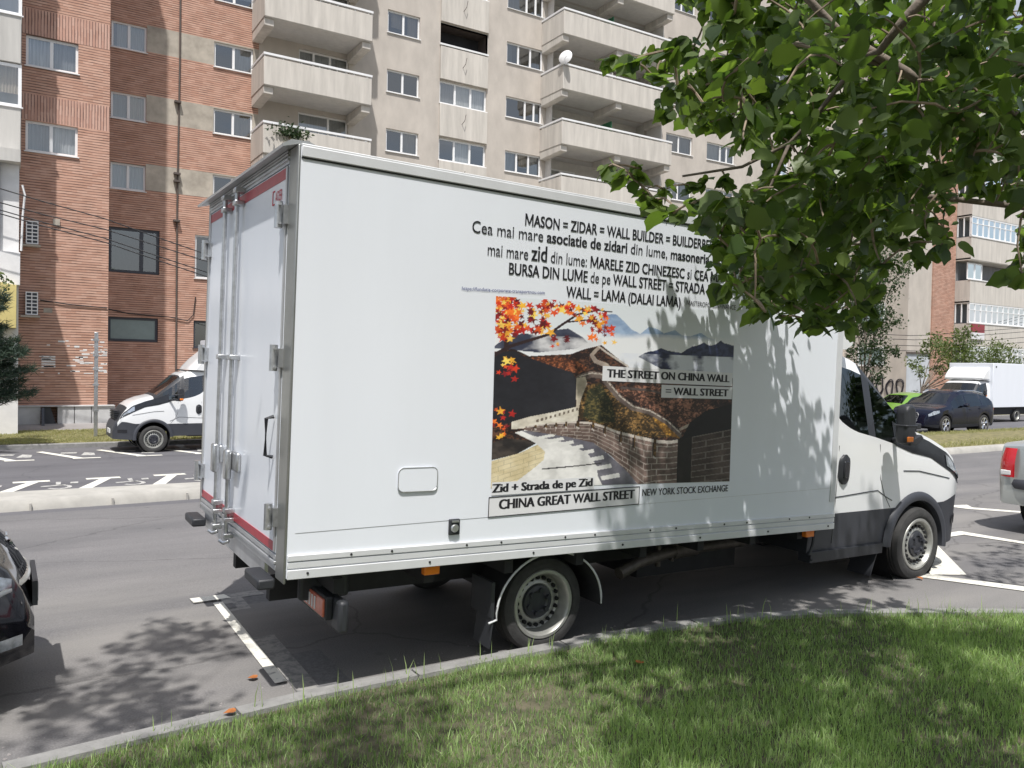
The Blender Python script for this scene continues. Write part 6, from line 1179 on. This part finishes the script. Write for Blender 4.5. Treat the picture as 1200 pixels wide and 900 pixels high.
SH = [(4.38,3.51,2.46,0.2),(3.41,3.35,3.47,0.2),(3.71,3.35,3.45,0.2),(4.14,3.55,2.54,0.2),(3.72,3.35,3.48,0.2),(5.08,3.31,3.04,0.2),(3.62,3.46,3.57,0.2),(4.12,3.67,2.71,0.2),(4.98,3.11,2.97,0.2),(4.4,3.78,2.76,0.2),(4.28,3.63,2.48,0.2),(3.74,3.32,2.66,0.2),(3.97,3.44,2.52,0.2),(3.28,3.08,3.34,0.2),(4.97,3.63,2.48,0.2),(4.0,3.59,2.86,0.2),(4.19,3.47,2.5,0.2),(4.71,3.78,2.79,0.2),(4.96,3.55,2.47,0.2),(4.01,3.59,2.83,0.2),(4.02,3.44,2.5,0.2),(4.07,3.47,2.47,0.2),(4.6,3.55,2.46,0.2),(4.92,3.78,2.46,0.2),(4.47,3.71,2.48,0.2),(4.45,3.47,2.47,0.2),(4.01,3.63,2.85,0.2),(3.83,3.51,2.83,0.2),(3.69,3.42,3.59,0.2),(4.52,3.78,2.74,0.2),(4.51,3.71,2.54,0.2),(4.56,3.44,2.39,0.2),(4.25,3.47,2.49,0.2),(3.65,3.23,3.4,0.2),(4.12,3.55,2.46,0.2),(3.67,3.42,3.6,0.2),(4.64,3.51,2.42,0.2),(5.08,3.23,3.0,0.2),(4.88,3.27,2.9,0.2),(4.21,3.59,2.48,0.2),(4.0,3.59,2.85,0.2),(4.51,3.67,2.48,0.2),(5.17,3.19,3.1,0.2),(4.82,3.15,2.97,0.2),(4.0,3.4,2.47,0.2),(4.56,3.79,2.52,0.2),(3.78,3.36,2.72,0.2),(3.47,3.11,3.39,0.2),(4.67,3.59,2.45,0.2),(3.37,3.07,3.44,0.2),(3.86,3.55,2.85,0.2),(4.87,3.15,2.97,0.2),(4.2,3.71,2.65,0.2),(4.2,3.63,2.57,0.2),(3.52,3.35,3.55,0.2),(4.56,3.78,2.76,0.2),(4.55,3.78,2.89,0.2),(4.97,3.63,2.45,0.2),(4.33,3.78,2.9,0.2),(3.67,3.35,2.79,0.2),(4.03,3.44,2.52,0.2),(4.63,3.47,2.47,0.2),(4.51,3.47,2.44,0.2),(4.15,3.71,2.68,0.2),(4.49,3.67,2.54,0.2),(3.97,3.59,2.85,0.2),(4.29,3.55,2.47,0.2),(4.85,3.15,2.95,0.2),(4.31,3.79,2.56,0.2),(4.97,3.27,2.99,0.2),(2.31,1.99,5.67,0.2),(2.76,2.47,4.54,0.2),(2.82,2.06,5.55,0.2),(2.57,1.85,5.93,0.2),(2.38,2.0,5.58,0.2),(2.52,1.99,5.52,0.2),(3.35,2.86,3.57,0.2),(-0.82,2.38,5.95,0.2),(-0.14,3.47,4.44,0.2),(0.06,3.52,4.43,0.2),(-0.58,3.02,5.99,0.2),(-0.64,3.01,5.13,0.2),(0.15,3.43,4.88,0.2),(-0.31,3.39,3.76,0.2),(0.16,3.91,4.28,0.2),(-0.41,3.28,5.72,0.2),(-0.11,2.73,5.62,0.2),(-0.51,2.87,5.96,0.2),(-0.45,3.49,4.58,0.2),(0.09,3.77,4.19,0.2),(-0.14,2.72,4.14,0.2),(-0.32,3.21,5.69,0.2),(-0.37,2.75,3.97,0.2),(-0.6,2.83,6.0,0.2),(-0.31,3.4,4.16,0.2),(-0.57,3.28,5.3,0.2),(-0.09,4.2,4.26,0.2),(-0.52,2.85,4.74,0.2),(-0.46,3.45,5.36,0.2),(-0.54,2.24,5.22,0.2),(-0.87,2.1,6.14,0.2),(-0.73,2.91,4.25,0.2),(-0.6,3.22,3.9,0.2),(-1.11,2.34,5.29,0.2),(-0.62,3.15,3.84,0.2),(-0.25,3.13,3.61,0.2),(-1.32,1.83,6.03,0.2),(-0.62,3.59,3.05,0.2),(-1.19,2.61,5.61,0.2),(-1.07,3.16,5.14,0.2),(-0.15,2.79,3.8,0.2),(-0.73,2.17,5.19,0.2),(-0.45,2.92,3.71,0.2),(-1.12,3.45,4.76,0.2),(-1.02,3.0,5.08,0.2),(-1.08,1.06,6.3,0.2),(-0.08,0.88,5.81,0.2),(0.76,1.59,4.55,0.2),(0.71,1.78,4.49,0.2),(-0.17,1.65,4.71,0.2),(0.2,1.09,6.09,0.2),(0.17,1.38,5.11,0.2),(0.25,1.32,4.43,0.2),(0.34,0.82,5.13,0.2),(-0.36,1.51,5.17,0.2),(0.4,1.19,4.77,0.2),(0.01,1.22,5.09,0.2),(0.33,1.76,4.67,0.2),(-0.89,1.01,6.32,0.2),(-0.13,0.88,5.8,0.2),(0.11,1.41,4.51,0.2),(-0.76,1.67,4.91,0.2),(0.04,1.58,5.07,0.2),(0.14,0.7,6.22,0.2),(-0.06,0.75,6.15,0.2),(2.53,1.01,3.97,0.2),(1.62,0.77,4.21,0.2),(1.75,1.0,4.68,0.2),(4.52,0.74,4.65,0.2),(2.39,1.73,2.87,0.2),(2.54,0.86,5.52,0.2),(3.04,0.44,6.06,0.2),(3.26,0.59,4.46,0.2),(2.79,0.33,6.27,0.2),(3.42,0.99,3.35,0.2),(1.05,0.27,6.18,0.2),(2.2,-0.18,5.57,0.2),(2.95,1.05,3.01,0.2),(2.4,0.59,4.43,0.2),(3.79,1.5,4.4,0.2),(3.46,-0.03,5.73,0.2),(1.57,0.02,6.2,0.2),(2.19,0.59,5.5,0.2),(1.96,0.25,5.99,0.2),(4.61,0.65,5.05,0.2),(3.2,0.56,4.79,0.2),(3.22,0.08,5.22,0.2),(3.58,0.61,4.23,0.2),(3.22,-0.01,4.78,0.2),(3.14,0.1,4.65,0.2),(2.46,-0.48,5.64,0.2),(2.8,0.94,3.28,0.2),(1.89,-0.49,5.93,0.2),(1.57,0.26,5.35,0.2),(2.34,-0.45,5.63,0.2),(2.95,0.7,3.18,0.2),(3.16,0.66,4.85,0.2),(2.93,0.49,5.47,0.2),(1.91,1.65,3.57,0.2),(1.97,1.07,5.63,0.2),(3.19,-0.11,5.56,0.2),(1.59,-0.19,6.3,0.2),(2.54,0.16,5.76,0.2),(2.46,0.32,4.38,0.2),(4.01,1.06,2.79,0.2),(1.7,0.56,4.5,0.2),(1.49,0.28,5.46,0.2),(1.15,0.17,6.11,0.2),(2.9,1.02,3.03,0.2),(3.32,0.61,4.47,0.2),(2.4,-0.58,5.6,0.2),(4.03,1.15,3.76,0.2),(3.35,0.86,5.95,0.2),(2.8,0.23,6.33,0.2),(2.92,1.71,4.07,0.2),(2.12,1.0,3.35,0.2),(2.87,1.1,3.92,0.2),(2.39,-0.43,5.72,0.2),(3.37,1.18,4.26,0.2),(3.06,0.53,2.99,0.2),(3.3,0.4,4.54,0.2),(3.96,0.85,4.03,0.2),(3.21,1.12,3.08,0.2),(1.65,-0.21,6.05,0.2),(2.54,0.36,5.03,0.2),(3.76,0.61,4.65,0.2),(2.09,1.34,3.93,0.2),(3.45,0.12,5.09,0.2),(1.85,-0.4,5.8,0.2),(3.3,0.82,2.76,0.2),(3.63,0.6,5.52,0.2),(3.37,0.42,3.84,0.2),(2.75,0.82,5.55,0.2),(2.48,0.21,4.95,0.2),(2.54,1.11,3.8,0.2),(2.3,0.85,4.45,0.2),(1.31,0.77,4.61,0.2),(2.26,1.11,5.3,0.2),(2.27,0.11,5.45,0.2),(1.43,-0.3,6.05,0.2),(2.24,0.61,6.06,0.2),(4.25,0.75,4.66,0.2),(1.9,0.33,5.88,0.2),(3.76,0.68,5.38,0.2),(2.08,0.89,5.03,0.2),(2.19,0.95,4.67,0.2),(4.55,0.78,4.69,0.2),(2.56,1.17,3.5,0.2),(3.16,0.74,6.09,0.2),(1.35,0.79,4.46,0.2),(2.14,1.77,2.78,0.2),(1.71,0.06,5.94,0.2),(2.82,0.08,4.14,0.2),(2.04,0.92,4.3,0.2),(2.21,0.88,3.24,0.2),(2.72,0.55,3.36,0.2),(2.51,0.07,4.26,0.2),(1.5,-0.08,6.26,0.2),(2.83,-0.51,6.02,0.2),(4.59,1.07,3.75,0.2),(2.04,0.99,5.91,0.2),(4.4,0.58,5.2,0.2),(3.59,0.74,3.19,0.2),(3.71,0.6,4.09,0.2),(2.39,-0.25,6.24,0.2),(2.8,0.14,4.99,0.2),(2.41,0.97,5.54,0.2),(1.53,0.31,5.5,0.2),(3.24,1.42,4.02,0.2),(2.31,1.02,4.62,0.2),(1.37,0.47,5.57,0.2),(4.17,1.43,3.21,0.2),(3.28,1.2,4.9,0.2),(2.96,0.44,4.8,0.2),(2.71,0.54,5.65,0.2),(2.61,1.09,4.37,0.2),(2.32,1.89,2.99,0.2),(2.58,0.23,4.96,0.2),(4.54,1.06,3.68,0.2),(3.26,0.04,5.42,0.2),(4.8,1.62,3.12,0.2),(3.44,0.82,4.84,0.2),(2.05,0.96,4.12,0.2),(2.61,0.86,4.83,0.2),(1.59,0.57,5.98,0.2),(1.75,1.24,3.51,0.2),(1.98,0.81,5.25,0.2),(3.15,0.62,3.68,0.2),(3.63,0.56,5.69,0.2),(3.72,0.73,3.62,0.2),(2.85,1.53,2.8,0.2),(1.44,-0.13,5.88,0.2),(2.91,0.93,2.73,0.2),(2.44,0.42,5.29,0.2),(4.02,0.75,5.13,0.2),(2.53,0.36,4.22,0.2),(3.88,1.2,3.33,0.2),(1.21,0.21,5.67,0.2),(1.98,-0.14,5.57,0.2),(1.88,0.39,4.57,0.2),(3.46,0.34,6.29,0.2),(4.06,1.23,4.78,0.2),(2.67,-0.15,5.62,0.2),(2.73,-0.27,4.96,0.2),(3.21,1.92,3.27,0.2),(2.31,0.98,4.67,0.2),(2.04,0.29,5.94,0.2),(3.76,0.34,6.15,0.2),(3.36,0.91,3.07,0.2),(1.69,0.43,5.25,0.2),(4.04,1.44,4.52,0.2),(3.42,0.24,4.97,0.2),(2.71,0.62,4.11,0.2),(3.23,-0.36,5.84,0.2),(3.87,1.02,5.28,0.2),(5.18,1.66,5.93,0.2),(5.06,2.87,3.43,0.2),(5.16,1.67,6.15,0.2),(5.55,2.93,3.37,0.2),(5.13,2.06,4.87,0.2),(5.24,1.91,5.34,0.2),(4.44,1.89,5.66,0.2),(5.1,1.62,5.96,0.2),(6.85,1.85,4.61,0.2),(6.88,1.9,5.37,0.2),(6.83,2.39,3.21,0.2),(6.95,1.77,6.08,0.2),(8.3,2.92,3.52,0.2),(7.96,2.69,3.7,0.2),(7.52,2.3,4.13,0.2),(6.53,1.79,4.89,0.2),(4.33,2.69,3.65,0.2),(3.96,3.0,3.11,0.2),(3.37,2.95,3.53,0.2),(3.21,2.08,5.49,0.2),(3.84,3.07,3.81,0.2),(3.27,2.45,5.5,0.2),(4.56,2.98,3.14,0.2),(3.18,2.64,5.06,0.2)]
bt = thing('shade_tree', 'large broad leaved tree hanging its lobed leaves in front of the truck and balconies', 'tree', (6.3, -1.6, .1))
trunk_top = Vector((6.2, -1.5, 3.0))
b = MB(); b.tube([(6.3, -1.6, 0), (6.28, -1.58, .4), (6.25, -1.55, 1.6), trunk_top, (6.1, -1.2, 4.4), (5.9, -.9, 6.2), (5.8, -.7, 8.0)], .2, 14, .06)
b.lathe([(.34, 0), (.25, .15), (.2, .4)], (6.3, -1.6, 0), 2, 14); b.build('trunk', M['bark'], bt, smooth=60)
tw = np.array(TW + SH); lp = []; ld = []; ls = []; lt = []  # SH clusters, mostly unseen, are placed up-sun to shade truck, road and lawn
bb_ = MB(); tb = MB()
limbs = [([trunk_top, (6.0, -.3, 3.4), (5.4, .9, 3.1), (4.73, 1.78, 2.92), (4.37, 2.01, 3.08), (3.93, 2.23, 3.21), (3.7, 2.31, 3.28), (3.36, 2.47, 3.46), (3.13, 2.57, 3.68), (2.96, 2.68, 3.95)], .052, .012),
         ([(3.74, 2.31, 3.28), (3.49, 2.45, 3.37), (3.41, 2.62, 3.14), (3.37, 2.76, 3.01), (3.24, 2.95, 2.91), (3.05, 3.19, 2.88)], .016, .006), ([(3.37, 2.76, 3.01), (3.29, 2.8, 2.8), (3.28, 2.92, 2.6)], .01, .004),
         ([(6.1, -1.2, 4.2), (4.9, .6, 4.3), (3.9, 1.6, 4.0), (3.58, 2.05, 3.67), (3.43, 2.19, 3.45), (3.47, 2.34, 3.36), (3.49, 2.45, 3.37)], .045, .012), ([(5.4, .9, 3.1), (5.09, 1.9, 2.68), (4.62, 2.32, 2.78), (4.36, 2.6, 2.84), (4.13, 2.86, 2.81), (3.97, 3.08, 2.53), (3.86, 3.26, 2.54)], .022, .006),
         ([(3.36, 2.47, 3.46), (3.27, 2.83, 3.47), (3.16, 3.13, 3.46), (3.07, 3.43, 3.5)], .018, .005), ([(4.13, 2.86, 2.81), (4.03, 2.92, 2.47), (4.09, 2.87, 2.18)], .014, .005), ([(4.9, .6, 4.3), (5.0, 1.4, 4.0), (4.8, 2.3, 3.6), (4.5, 2.9, 3.3)], .03, .008),
         ([(6.1, -1.2, 4.4), (5.2, -.2, 5.0), (3.9, .6, 5.5), (2.4, 1.0, 5.8), (1.0, 1.4, 5.7), (-.2, 1.7, 5.3)], .085, .02), ([(5.95, -1.0, 5.6), (5.0, -.5, 6.4), (3.6, .2, 6.9), (2.0, .6, 7.0)], .06, .015), ([(6.1, -1.2, 4.2), (6.5, .2, 4.8), (6.4, 1.4, 5.0), (6.0, 2.2, 4.7)], .05, .012)]
sk = []
for L, ra, rb_ in limbs:
    L = [Vector(p) for p in L]; bb_.tube(L, ra, 9, rb_)
    for a, c in zip(L, L[1:]):
        for k in range(6): sk.append(a.lerp(c, k / 6))
bb_.build('limb', M['bark'], bt, smooth=60, split=True)
skn = np.array([tuple(p) for p in sk])
random.seed(21)
order = sorted(range(len(tw)), key=lambda i: np.min(np.linalg.norm(skn - tw[i][:3], axis=1)))
for i_ in order:
    t = tw[i_]; c = Vector(t[:3]); r = t[3]; d = np.linalg.norm(skn - t[:3], axis=1); j = int(np.argmin(d)); root_ = Vector(skn[j])
    if d[j] > .05:
        mid = root_.lerp(c, .5) + Vector((random.uniform(-.05, .05), random.uniform(-.05, .05), .02 + .04 * random.random())) * min(1, d[j] * 3)
        tb.tube([root_, root_.lerp(mid, .6), mid.lerp(c, .4), c], .0065, 5, .003)
    skn = np.vstack([skn, [t[:3], tuple(root_.lerp(c, .5))]])
    n = int(6 + 40 * r) if i_ < len(TW) else 25
    ax = Vector((random.gauss(-.35, .5), random.gauss(.45, .5), random.gauss(-.25, .35))).normalized()
    for k in range(n):
        q = c + ax * random.uniform(-r, r) + Vector((random.gauss(0, r * .36), random.gauss(0, r * .36), random.gauss(0, r * .32)))
        lp.append(tuple(q)); dv = ax * .6 + Vector((random.gauss(0, .8), random.gauss(0, .8), random.gauss(-.55, .35))); ld.append(tuple(dv)); ls.append(random.choice((.055, .07, .085, .1, .118)) * random.uniform(.75, 1.05) * (.85 if r < .08 else 1) * (1 if i_ < len(TW) else .82)); lt.append(min(1, max(0, random.gauss(.42, .28))))
tb.build('twigs', M['twig'], bt, smooth=60)['kind'] = 'stuff'
# the part of the crown that rises out of the picture, higher and behind the camera
rs = np.random.default_rng(4); hi = []
while len(hi) < 2600:
    p = rs.normal(0, 1, 3); p /= np.linalg.norm(p); p = np.array((6.6, -2.6, 7.4)) + p * np.array((3.2, 2.6, 2.0)) * rs.uniform(.72, 1.02)
    if p[2] < 5.6: continue
    hi.append(p)
for p in hi: lp.append(tuple(p)); ld.append(tuple(rs.normal(0, .8, 3) + (0, 0, -.4))); ls.append(rs.uniform(.09, .15)); lt.append(rs.uniform(.1, .8))
scatter_leaves('crown', M['leaf'], bt, lp, ld, np.array(ls), np.array(lt), 'broad', .55, True)
at_world(bt)

def small_tree(name, label, base, trunk_h, clumps, n, size, mat, tr=.08, group=None):
    t = thing(name, label, 'tree', base, group=group); bx, by, bz = base
    b = MB(); cs = [np.array(c[:3]) for c in clumps]; top = Vector((bx, by, bz + trunk_h))
    b.tube([(bx, by, bz), (bx + .03, by, bz + trunk_h * .5), top], tr, 9, tr * .7)
    for c in cs: 
        cv = Vector(c); b.tube([top - Vector((0, 0, trunk_h * .15)), top.lerp(cv, .5) + Vector((0, 0, .1)), cv], tr * .45, 6, tr * .1)
    b.build('trunk', M['bark'], t, smooth=60)
    P = []; D = []; Sz = []; T = []; tot = sum(c[3] ** 2 for c in clumps)
    for c in clumps:
        k = int(n * c[3] ** 2 / tot); lum = random.uniform(-.18, .18)
        for sub in range(max(4, int(14 * c[3]))):
            u = rs.normal(0, 1, 3); u /= np.linalg.norm(u); cc = np.array(c[:3]) + u * c[3] * rs.uniform(.35, .95) * np.array((1, 1, .8)); m = k // max(4, int(14 * c[3])); lm = lum + rs.normal(0, .12)
            for _ in range(m):
                P.append(cc + rs.normal(0, c[3] * .17, 3)); D.append(rs.normal(0, 1, 3) + (0, 0, -.2)); Sz.append(size * rs.uniform(.6, 1.3)); T.append(.45 + lm + rs.normal(0, .15))
    scatter_leaves('crown', mat, t, P, D, np.array(Sz), np.array(T), 'small'); at_world(t); return t
random.seed(6)
small_tree('young_tree', 'young spreading green tree in front of the brick strip, behind the dark car', (42.6, 25.6, -.42), 1.6, [(42.2, 25.6, 2.3, .7), (43.4, 25.5, 3.1, .9), (45.2, 25.7, 3.5, 1.1), (47.0, 25.8, 3.5, 1.2), (49.2, 25.8, 3.2, 1.3), (51.5, 26, 2.9, 1.3), (44.2, 25.3, 2.4, .8), (46.5, 25.4, 2.6, 1.0), (53.6, 26, 2.5, 1.2), (46.2, 25.6, 4.2, .7)], 5200, .17, M['leaf_far'])
small_tree('street_tree', 'dark leafy tree rising behind the cab roof of the box truck', (36.0, 24.6, -.42), 1.9, [(35.6, 24.6, 2.8, 1.0), (36.6, 24.5, 3.7, 1.1), (36.2, 24.8, 5.2, 1.3), (37.2, 24.7, 4.6, 1.0), (37.4, 24.6, 2.5, .6), (35.2, 24.9, 6.5, 1.3), (38.2, 24.6, 3.0, .55), (36.6, 24.9, 7.6, 1.3), (38.4, 24.8, 7.2, 1.1), (37.6, 24.7, 6.2, 1.0), (36.2, 24.4, 1.6, .7)], 6000, .17, M['leaf_dark'])
sb = small_tree('hedge_shrub', 'low clipped green shrub against the grey wall panel', (45.3, 27.5, -.42), .4, [(44.5, 27.5, .1, .6), (45.4, 27.5, .4, .7), (46.4, 27.5, .3, .7)], 1500, .13, M['leaf_dark'], .05); sb['category'] = 'shrub'
for o in (pb,):
    b = MB(); b.tube([(9.9, 33.3, 10.9), (9.95, 33.25, 11.3)], .03, 6); b.build('stem', M['twig'], pb); P = []; D = []
    for _ in range(420): P.append((9.95 + rs.normal(0, .33), 33.2 + rs.normal(0, .18), 11.22 + abs(rs.normal(0, .2)) - abs(rs.normal(0, .1)))); D.append(rs.normal(0, 1, 3))
    scatter_leaves('foliage', M['leaf_dark'], pb, P, D, rs.uniform(.1, .2, 420), rs.uniform(0, .8, 420)); at_world(pb)
small_tree('linden_sapling', 'sparse light green sapling beside the yellow sign panel', (-1.2, 24.9, -.42), 2.0, [(-.6, 24.9, 1.9, .55), (-.2, 24.9, 1.95, .35), (.1, 24.9, 2.15, .3), (-.5, 24.9, 3.9, .45), (-.15, 24.9, 4.0, .3), (.1, 24.9, 3.75, .2), (-1.4, 24.9, 3.2, .9)], 700, .15, M['leaf_far'], .05)
# unseen trees added behind the camera to shade the near side from the open sky
small_tree('unseen_tree', 'tall unseen tree added on the lawn behind the black car to darken the near side', (-3.5, -5.5, .07), 2.6, [(-3.5, -5.5, 5.0, 1.9), (-5.0, -5.0, 6.0, 1.7), (-2.2, -6.0, 6.4, 1.8), (-3.5, -4.6, 3.9, 1.5), (-3.4, -6.6, 7.6, 1.5)], 3000, .3, M['leaf_dark'], .17)
small_tree('unseen_tree', 'round crowned unseen tree added on the open lawn to darken the truck side', (1.2, -7.5, .07), 2.4, [(1.2, -7.5, 5.0, 2.0), (-.4, -7.2, 5.8, 1.7), (2.8, -7.4, 5.8, 1.8), (1.2, -6.6, 3.9, 1.6), (1.4, -8, 7.4, 1.6)], 3000, .3, M['leaf_dark'], .17)
small_tree('unseen_tree', 'spreading unseen tree added on the lawn beside the kerb bend for shade', (5.6, -8.5, .07), 2.5, [(5.6, -8.5, 5.0, 2.0), (4.0, -8.0, 5.9, 1.7), (7.2, -8.2, 5.8, 1.8), (5.6, -7.4, 3.8, 1.6), (5.6, -9, 7.3, 1.6)], 3000, .3, M['leaf_dark'], .17)
tag(MB().box(15, 70, -45, -1.2, -.02, .09).build('lawn', M['far_grass'], bevel=.03), kind='structure')  # unseen lawn added to carry the trees that darken cab window reflections
small_tree('unseen_tree', 'low bushy unseen tree added past the silver saloon for dark cab window reflections', (20.5, -3.6, .09), 1.2, [(20.5, -3.6, 2.0, 1.6), (21.6, -4.6, 3.2, 1.8), (19.6, -4.6, 3.0, 1.6), (22.4, -3.0, 1.8, 1.4), (20.8, -4.2, 4.8, 1.5)], 3000, .3, M['leaf_dark'], .14)
small_tree('unseen_tree', 'wide bushy unseen tree added farther out for dark cab window reflections', (26.5, -6.5, .09), 1.2, [(26.5, -6.5, 2.0, 1.9), (28.6, -6.8, 2.6, 1.9), (25.0, -7.4, 3.0, 1.8), (29.8, -8, 1.8, 1.6), (27, -6.9, 5.0, 1.9)], 3000, .34, M['leaf_dark'], .14)
# pine with long needles at the left edge
pn = thing('pine_tree', 'dark green pine with long needles on the verge before the plinth wall', 'tree', (-1.3, 24.2, -.42))
b = MB(); b.tube([(-1.3, 24.2, -.42), (-1.3, 24.2, 2), (-1.25, 24.2, 4.2)], .13, 9, .03); tips = []
for k in range(80):
    z = .3 + rs.uniform(0, 2.9); a = rs.uniform(-.9, .9) if k % 3 else rs.uniform(0, 6.28); L_ = rs.uniform(.9, 2.1) * (1 - .12 * (z - .5)); e = Vector((-1.3 + L_ * cos(a), 24.2 + L_ * sin(a) * .8, z + .35 + rs.normal(0, .1)))
    if e.x > .95 or (e.x > .2 and e.z > 2.6 and e.z < 9 and e.z > 2.3): e.x = min(e.x, .1 if e.z > 2.2 else .95)
    b.tube([(-1.3, 24.2, z), (e.x * .5 - .65, (e.y + 24.2) / 2, z + .02), e], .03, 6, .006)
    for q in range(8): tips.append(Vector((-1.3, 24.2, z)).lerp(e, .38 + .09 * q))
b.build('trunk', M['bark'], pn, smooth=60)
V_ = []; F_ = []; Cn = []
for t in tips:
    for _ in range(60):
        d = Vector((rs.normal(.5, .6), rs.normal(0, .6), rs.normal(.35, .5))).normalized(); L_ = rs.uniform(.14, .26); p = t + Vector(rs.normal(0, .05, 3)); s_ = d.cross(Vector(rs.normal(0, 1, 3))).normalized() * .011
        k = len(V_); V_ += [tuple(p - s_), tuple(p + s_), tuple(p + d * L_)]; F_.append((k, k + 1, k + 2)); Cn += [rs.uniform(0, 1)] * 3
arr_mesh('needles', np.array(V_), np.array(F_), M['needle'], pn, np.array(Cn)[:, None].repeat(3, 1)); at_world(pn)

# ------------------------------------------------------------------ lawn grass, verge grass, litter
def blades(name, xs_, ys_, zs_, h, wd, mat, tint, lean=.45):
    N = len(xs_); a = rng.uniform(0, 2 * pi, N); px, py = np.cos(a), np.sin(a); la = rng.uniform(0, 2 * pi, N); lx, ly = np.cos(la), np.sin(la); ln = np.abs(rng.normal(0, lean, N)) * h
    V_ = np.zeros((N, 5, 3))
    for i, (t, w_) in enumerate(((0, 1), (0, -1), (.55, .75), (.55, -.75), (1, 0))):
        V_[:, i, 0] = xs_ + px * wd * w_ + lx * ln * t ** 1.8; V_[:, i, 1] = ys_ + py * wd * w_ + ly * ln * t ** 1.8; V_[:, i, 2] = zs_ + h * (t - .25 * t * t * np.minimum(1, ln / h))
    base = (np.arange(N) * 5)[:, None]; F_ = np.concatenate([base + np.array([[0, 1, 3]]), base + np.array([[0, 3, 2]]), base + np.array([[2, 3, 4]])], 0)
    return tag(arr_mesh(name, V_.reshape(-1, 3), F_, mat, None, np.repeat(np.clip(tint, 0, 1), 5)[:, None].repeat(3, 1)), kind='stuff')
N = 420000; gx = rng.uniform(-1.6, 8.0, N); gy = rng.uniform(.4, 4.2, N)
ky = np.interp(gx, [k[0] for k in KERB if k[1] > -1.5], [k[1] for k in KERB if k[1] > -1.5]); low = 3.95 - .577 * gx - .55
edge = .115 + .03 * np.sin(gx * 7) + .02 * np.sin(gx * 23)
k = (gy < ky - edge * np.where(gx > 4.0, 1.0, 1.0)) & (gy > low); gx, gy, ky = gx[k], gy[k], ky[k]
nx = (np.sin(gx * 2.3 + 1) + np.sin(gy * 3.1) + np.sin(gx * 5.1 - gy * 4.2)) / 3; bare = np.maximum(np.exp(-((gx - 2.35) ** 2 / .10 + (gy - 3.5) ** 2 / .02)), np.exp(-((gx - 3.0) ** 2 / .05 + (gy - 3.25) ** 2 / .015))); thin = rng.random(len(gx)) < (.62 + .35 * nx) * (1 - .8 * bare)
gx, gy, ky, nx = gx[thin], gy[thin], ky[thin], nx[thin]
hh = np.abs(rng.normal(.037, .015, len(gx))) * (1 + .25 * nx); near = (ky - gy) < .2; hh[near] *= np.interp(gx[near], [-1, 2.5, 3.6, 5], [1.0, .8, 1.1, 1.3])
blades('grass', gx, gy, np.full(len(gx), .07), hh + .01, rng.uniform(.0014, .003, len(gx)), M['blade'], .40 + .26 * nx + rng.normal(0, .3, len(gx)))
n = 60; wx = rng.uniform(.5, 6.2, n); wy = np.interp(wx, [k_[0] for k_ in KERB if k_[1] > -1.5], [k_[1] for k_ in KERB if k_[1] > -1.5]) - rng.uniform(.06, .16, n)
blades('grass', wx, wy, np.full(n, .08), rng.uniform(.1, .2, n), np.full(n, .003), M['blade'], rng.uniform(.6, 1, n), .15)
n = 30000; vx = rng.uniform(-2, 5, n); vy = rng.uniform(24.85, 29.2, n)
blades('grass', vx, vy, np.full(n, -.43), rng.uniform(.02, .08, n), rng.uniform(.006, .012, n), M['verge_blade'], rng.normal(.8, .3, n))
n = 30000; vx = rng.uniform(14, 34, n); vy = rng.uniform(11.75, 15.9, n); vz = np.array([gz(y) + .15 for y in vy])
blades('grass', vx, vy, vz, rng.uniform(.03, .1, n), rng.uniform(.006, .012, n), M['verge_blade'], rng.normal(.8, .3, n))
# grit and dead bits swept into the gutter
n = 420; q_x = rng.uniform(-1, 7, n); q_y = np.interp(q_x, [k_[0] for k_ in KERB if k_[1] > -1.5], [k_[1] for k_ in KERB if k_[1] > -1.5]) + np.abs(rng.normal(.02, .16, n)) + .01
b = MB()
for x, y in zip(q_x, q_y):
    r = rng.uniform(.004, .013); a = rng.uniform(0, 6.28); b.add([(x + r * cos(a + k * 2.1) * rng.uniform(.7, 1.3), y + r * sin(a + k * 2.1), .001) for k in range(3)] + [(x, y, r * rng.uniform(.5, .9))], [(0, 1, 3), (1, 2, 3), (2, 0, 3)])
tag(b.build('gravel', M['pave'], smooth=0, fix=False), kind='stuff')
spots = [((7.0, 4.19, .014), 'curled orange dry leaf lying beside the front tyre'), ((1.25, 4.72, .012), 'brown dry leaf on the asphalt beside the white bay line'), ((.98, 4.08, .112), 'orange dry leaf lying on top of the kerb stone'), ((3.2, 3.62, .1), 'rust coloured dry leaf in the grass below the rear wheel')]
for (x, y, z), lab in spots:
    V_, F_ = leaf_template('broad'); b = MB(); a = random.uniform(0, 6); V2 = [(v[0] * cos(a) - v[1] * sin(a), v[0] * sin(a) + v[1] * cos(a), v[2] * 1.5 + .25 * v[0] ** 2 + .12) for v in V_]
    b.add([(p[0] * .055, p[1] * .055, p[2] * .055) for p in V2], [f if f[2] != f[3] else f[:3] for f in F_]); o = b.build('fallen_leaf', M['dry_leaf']); o.location = (x, y, z); tag(o, lab, 'leaf', 'dry leaves on the ground')
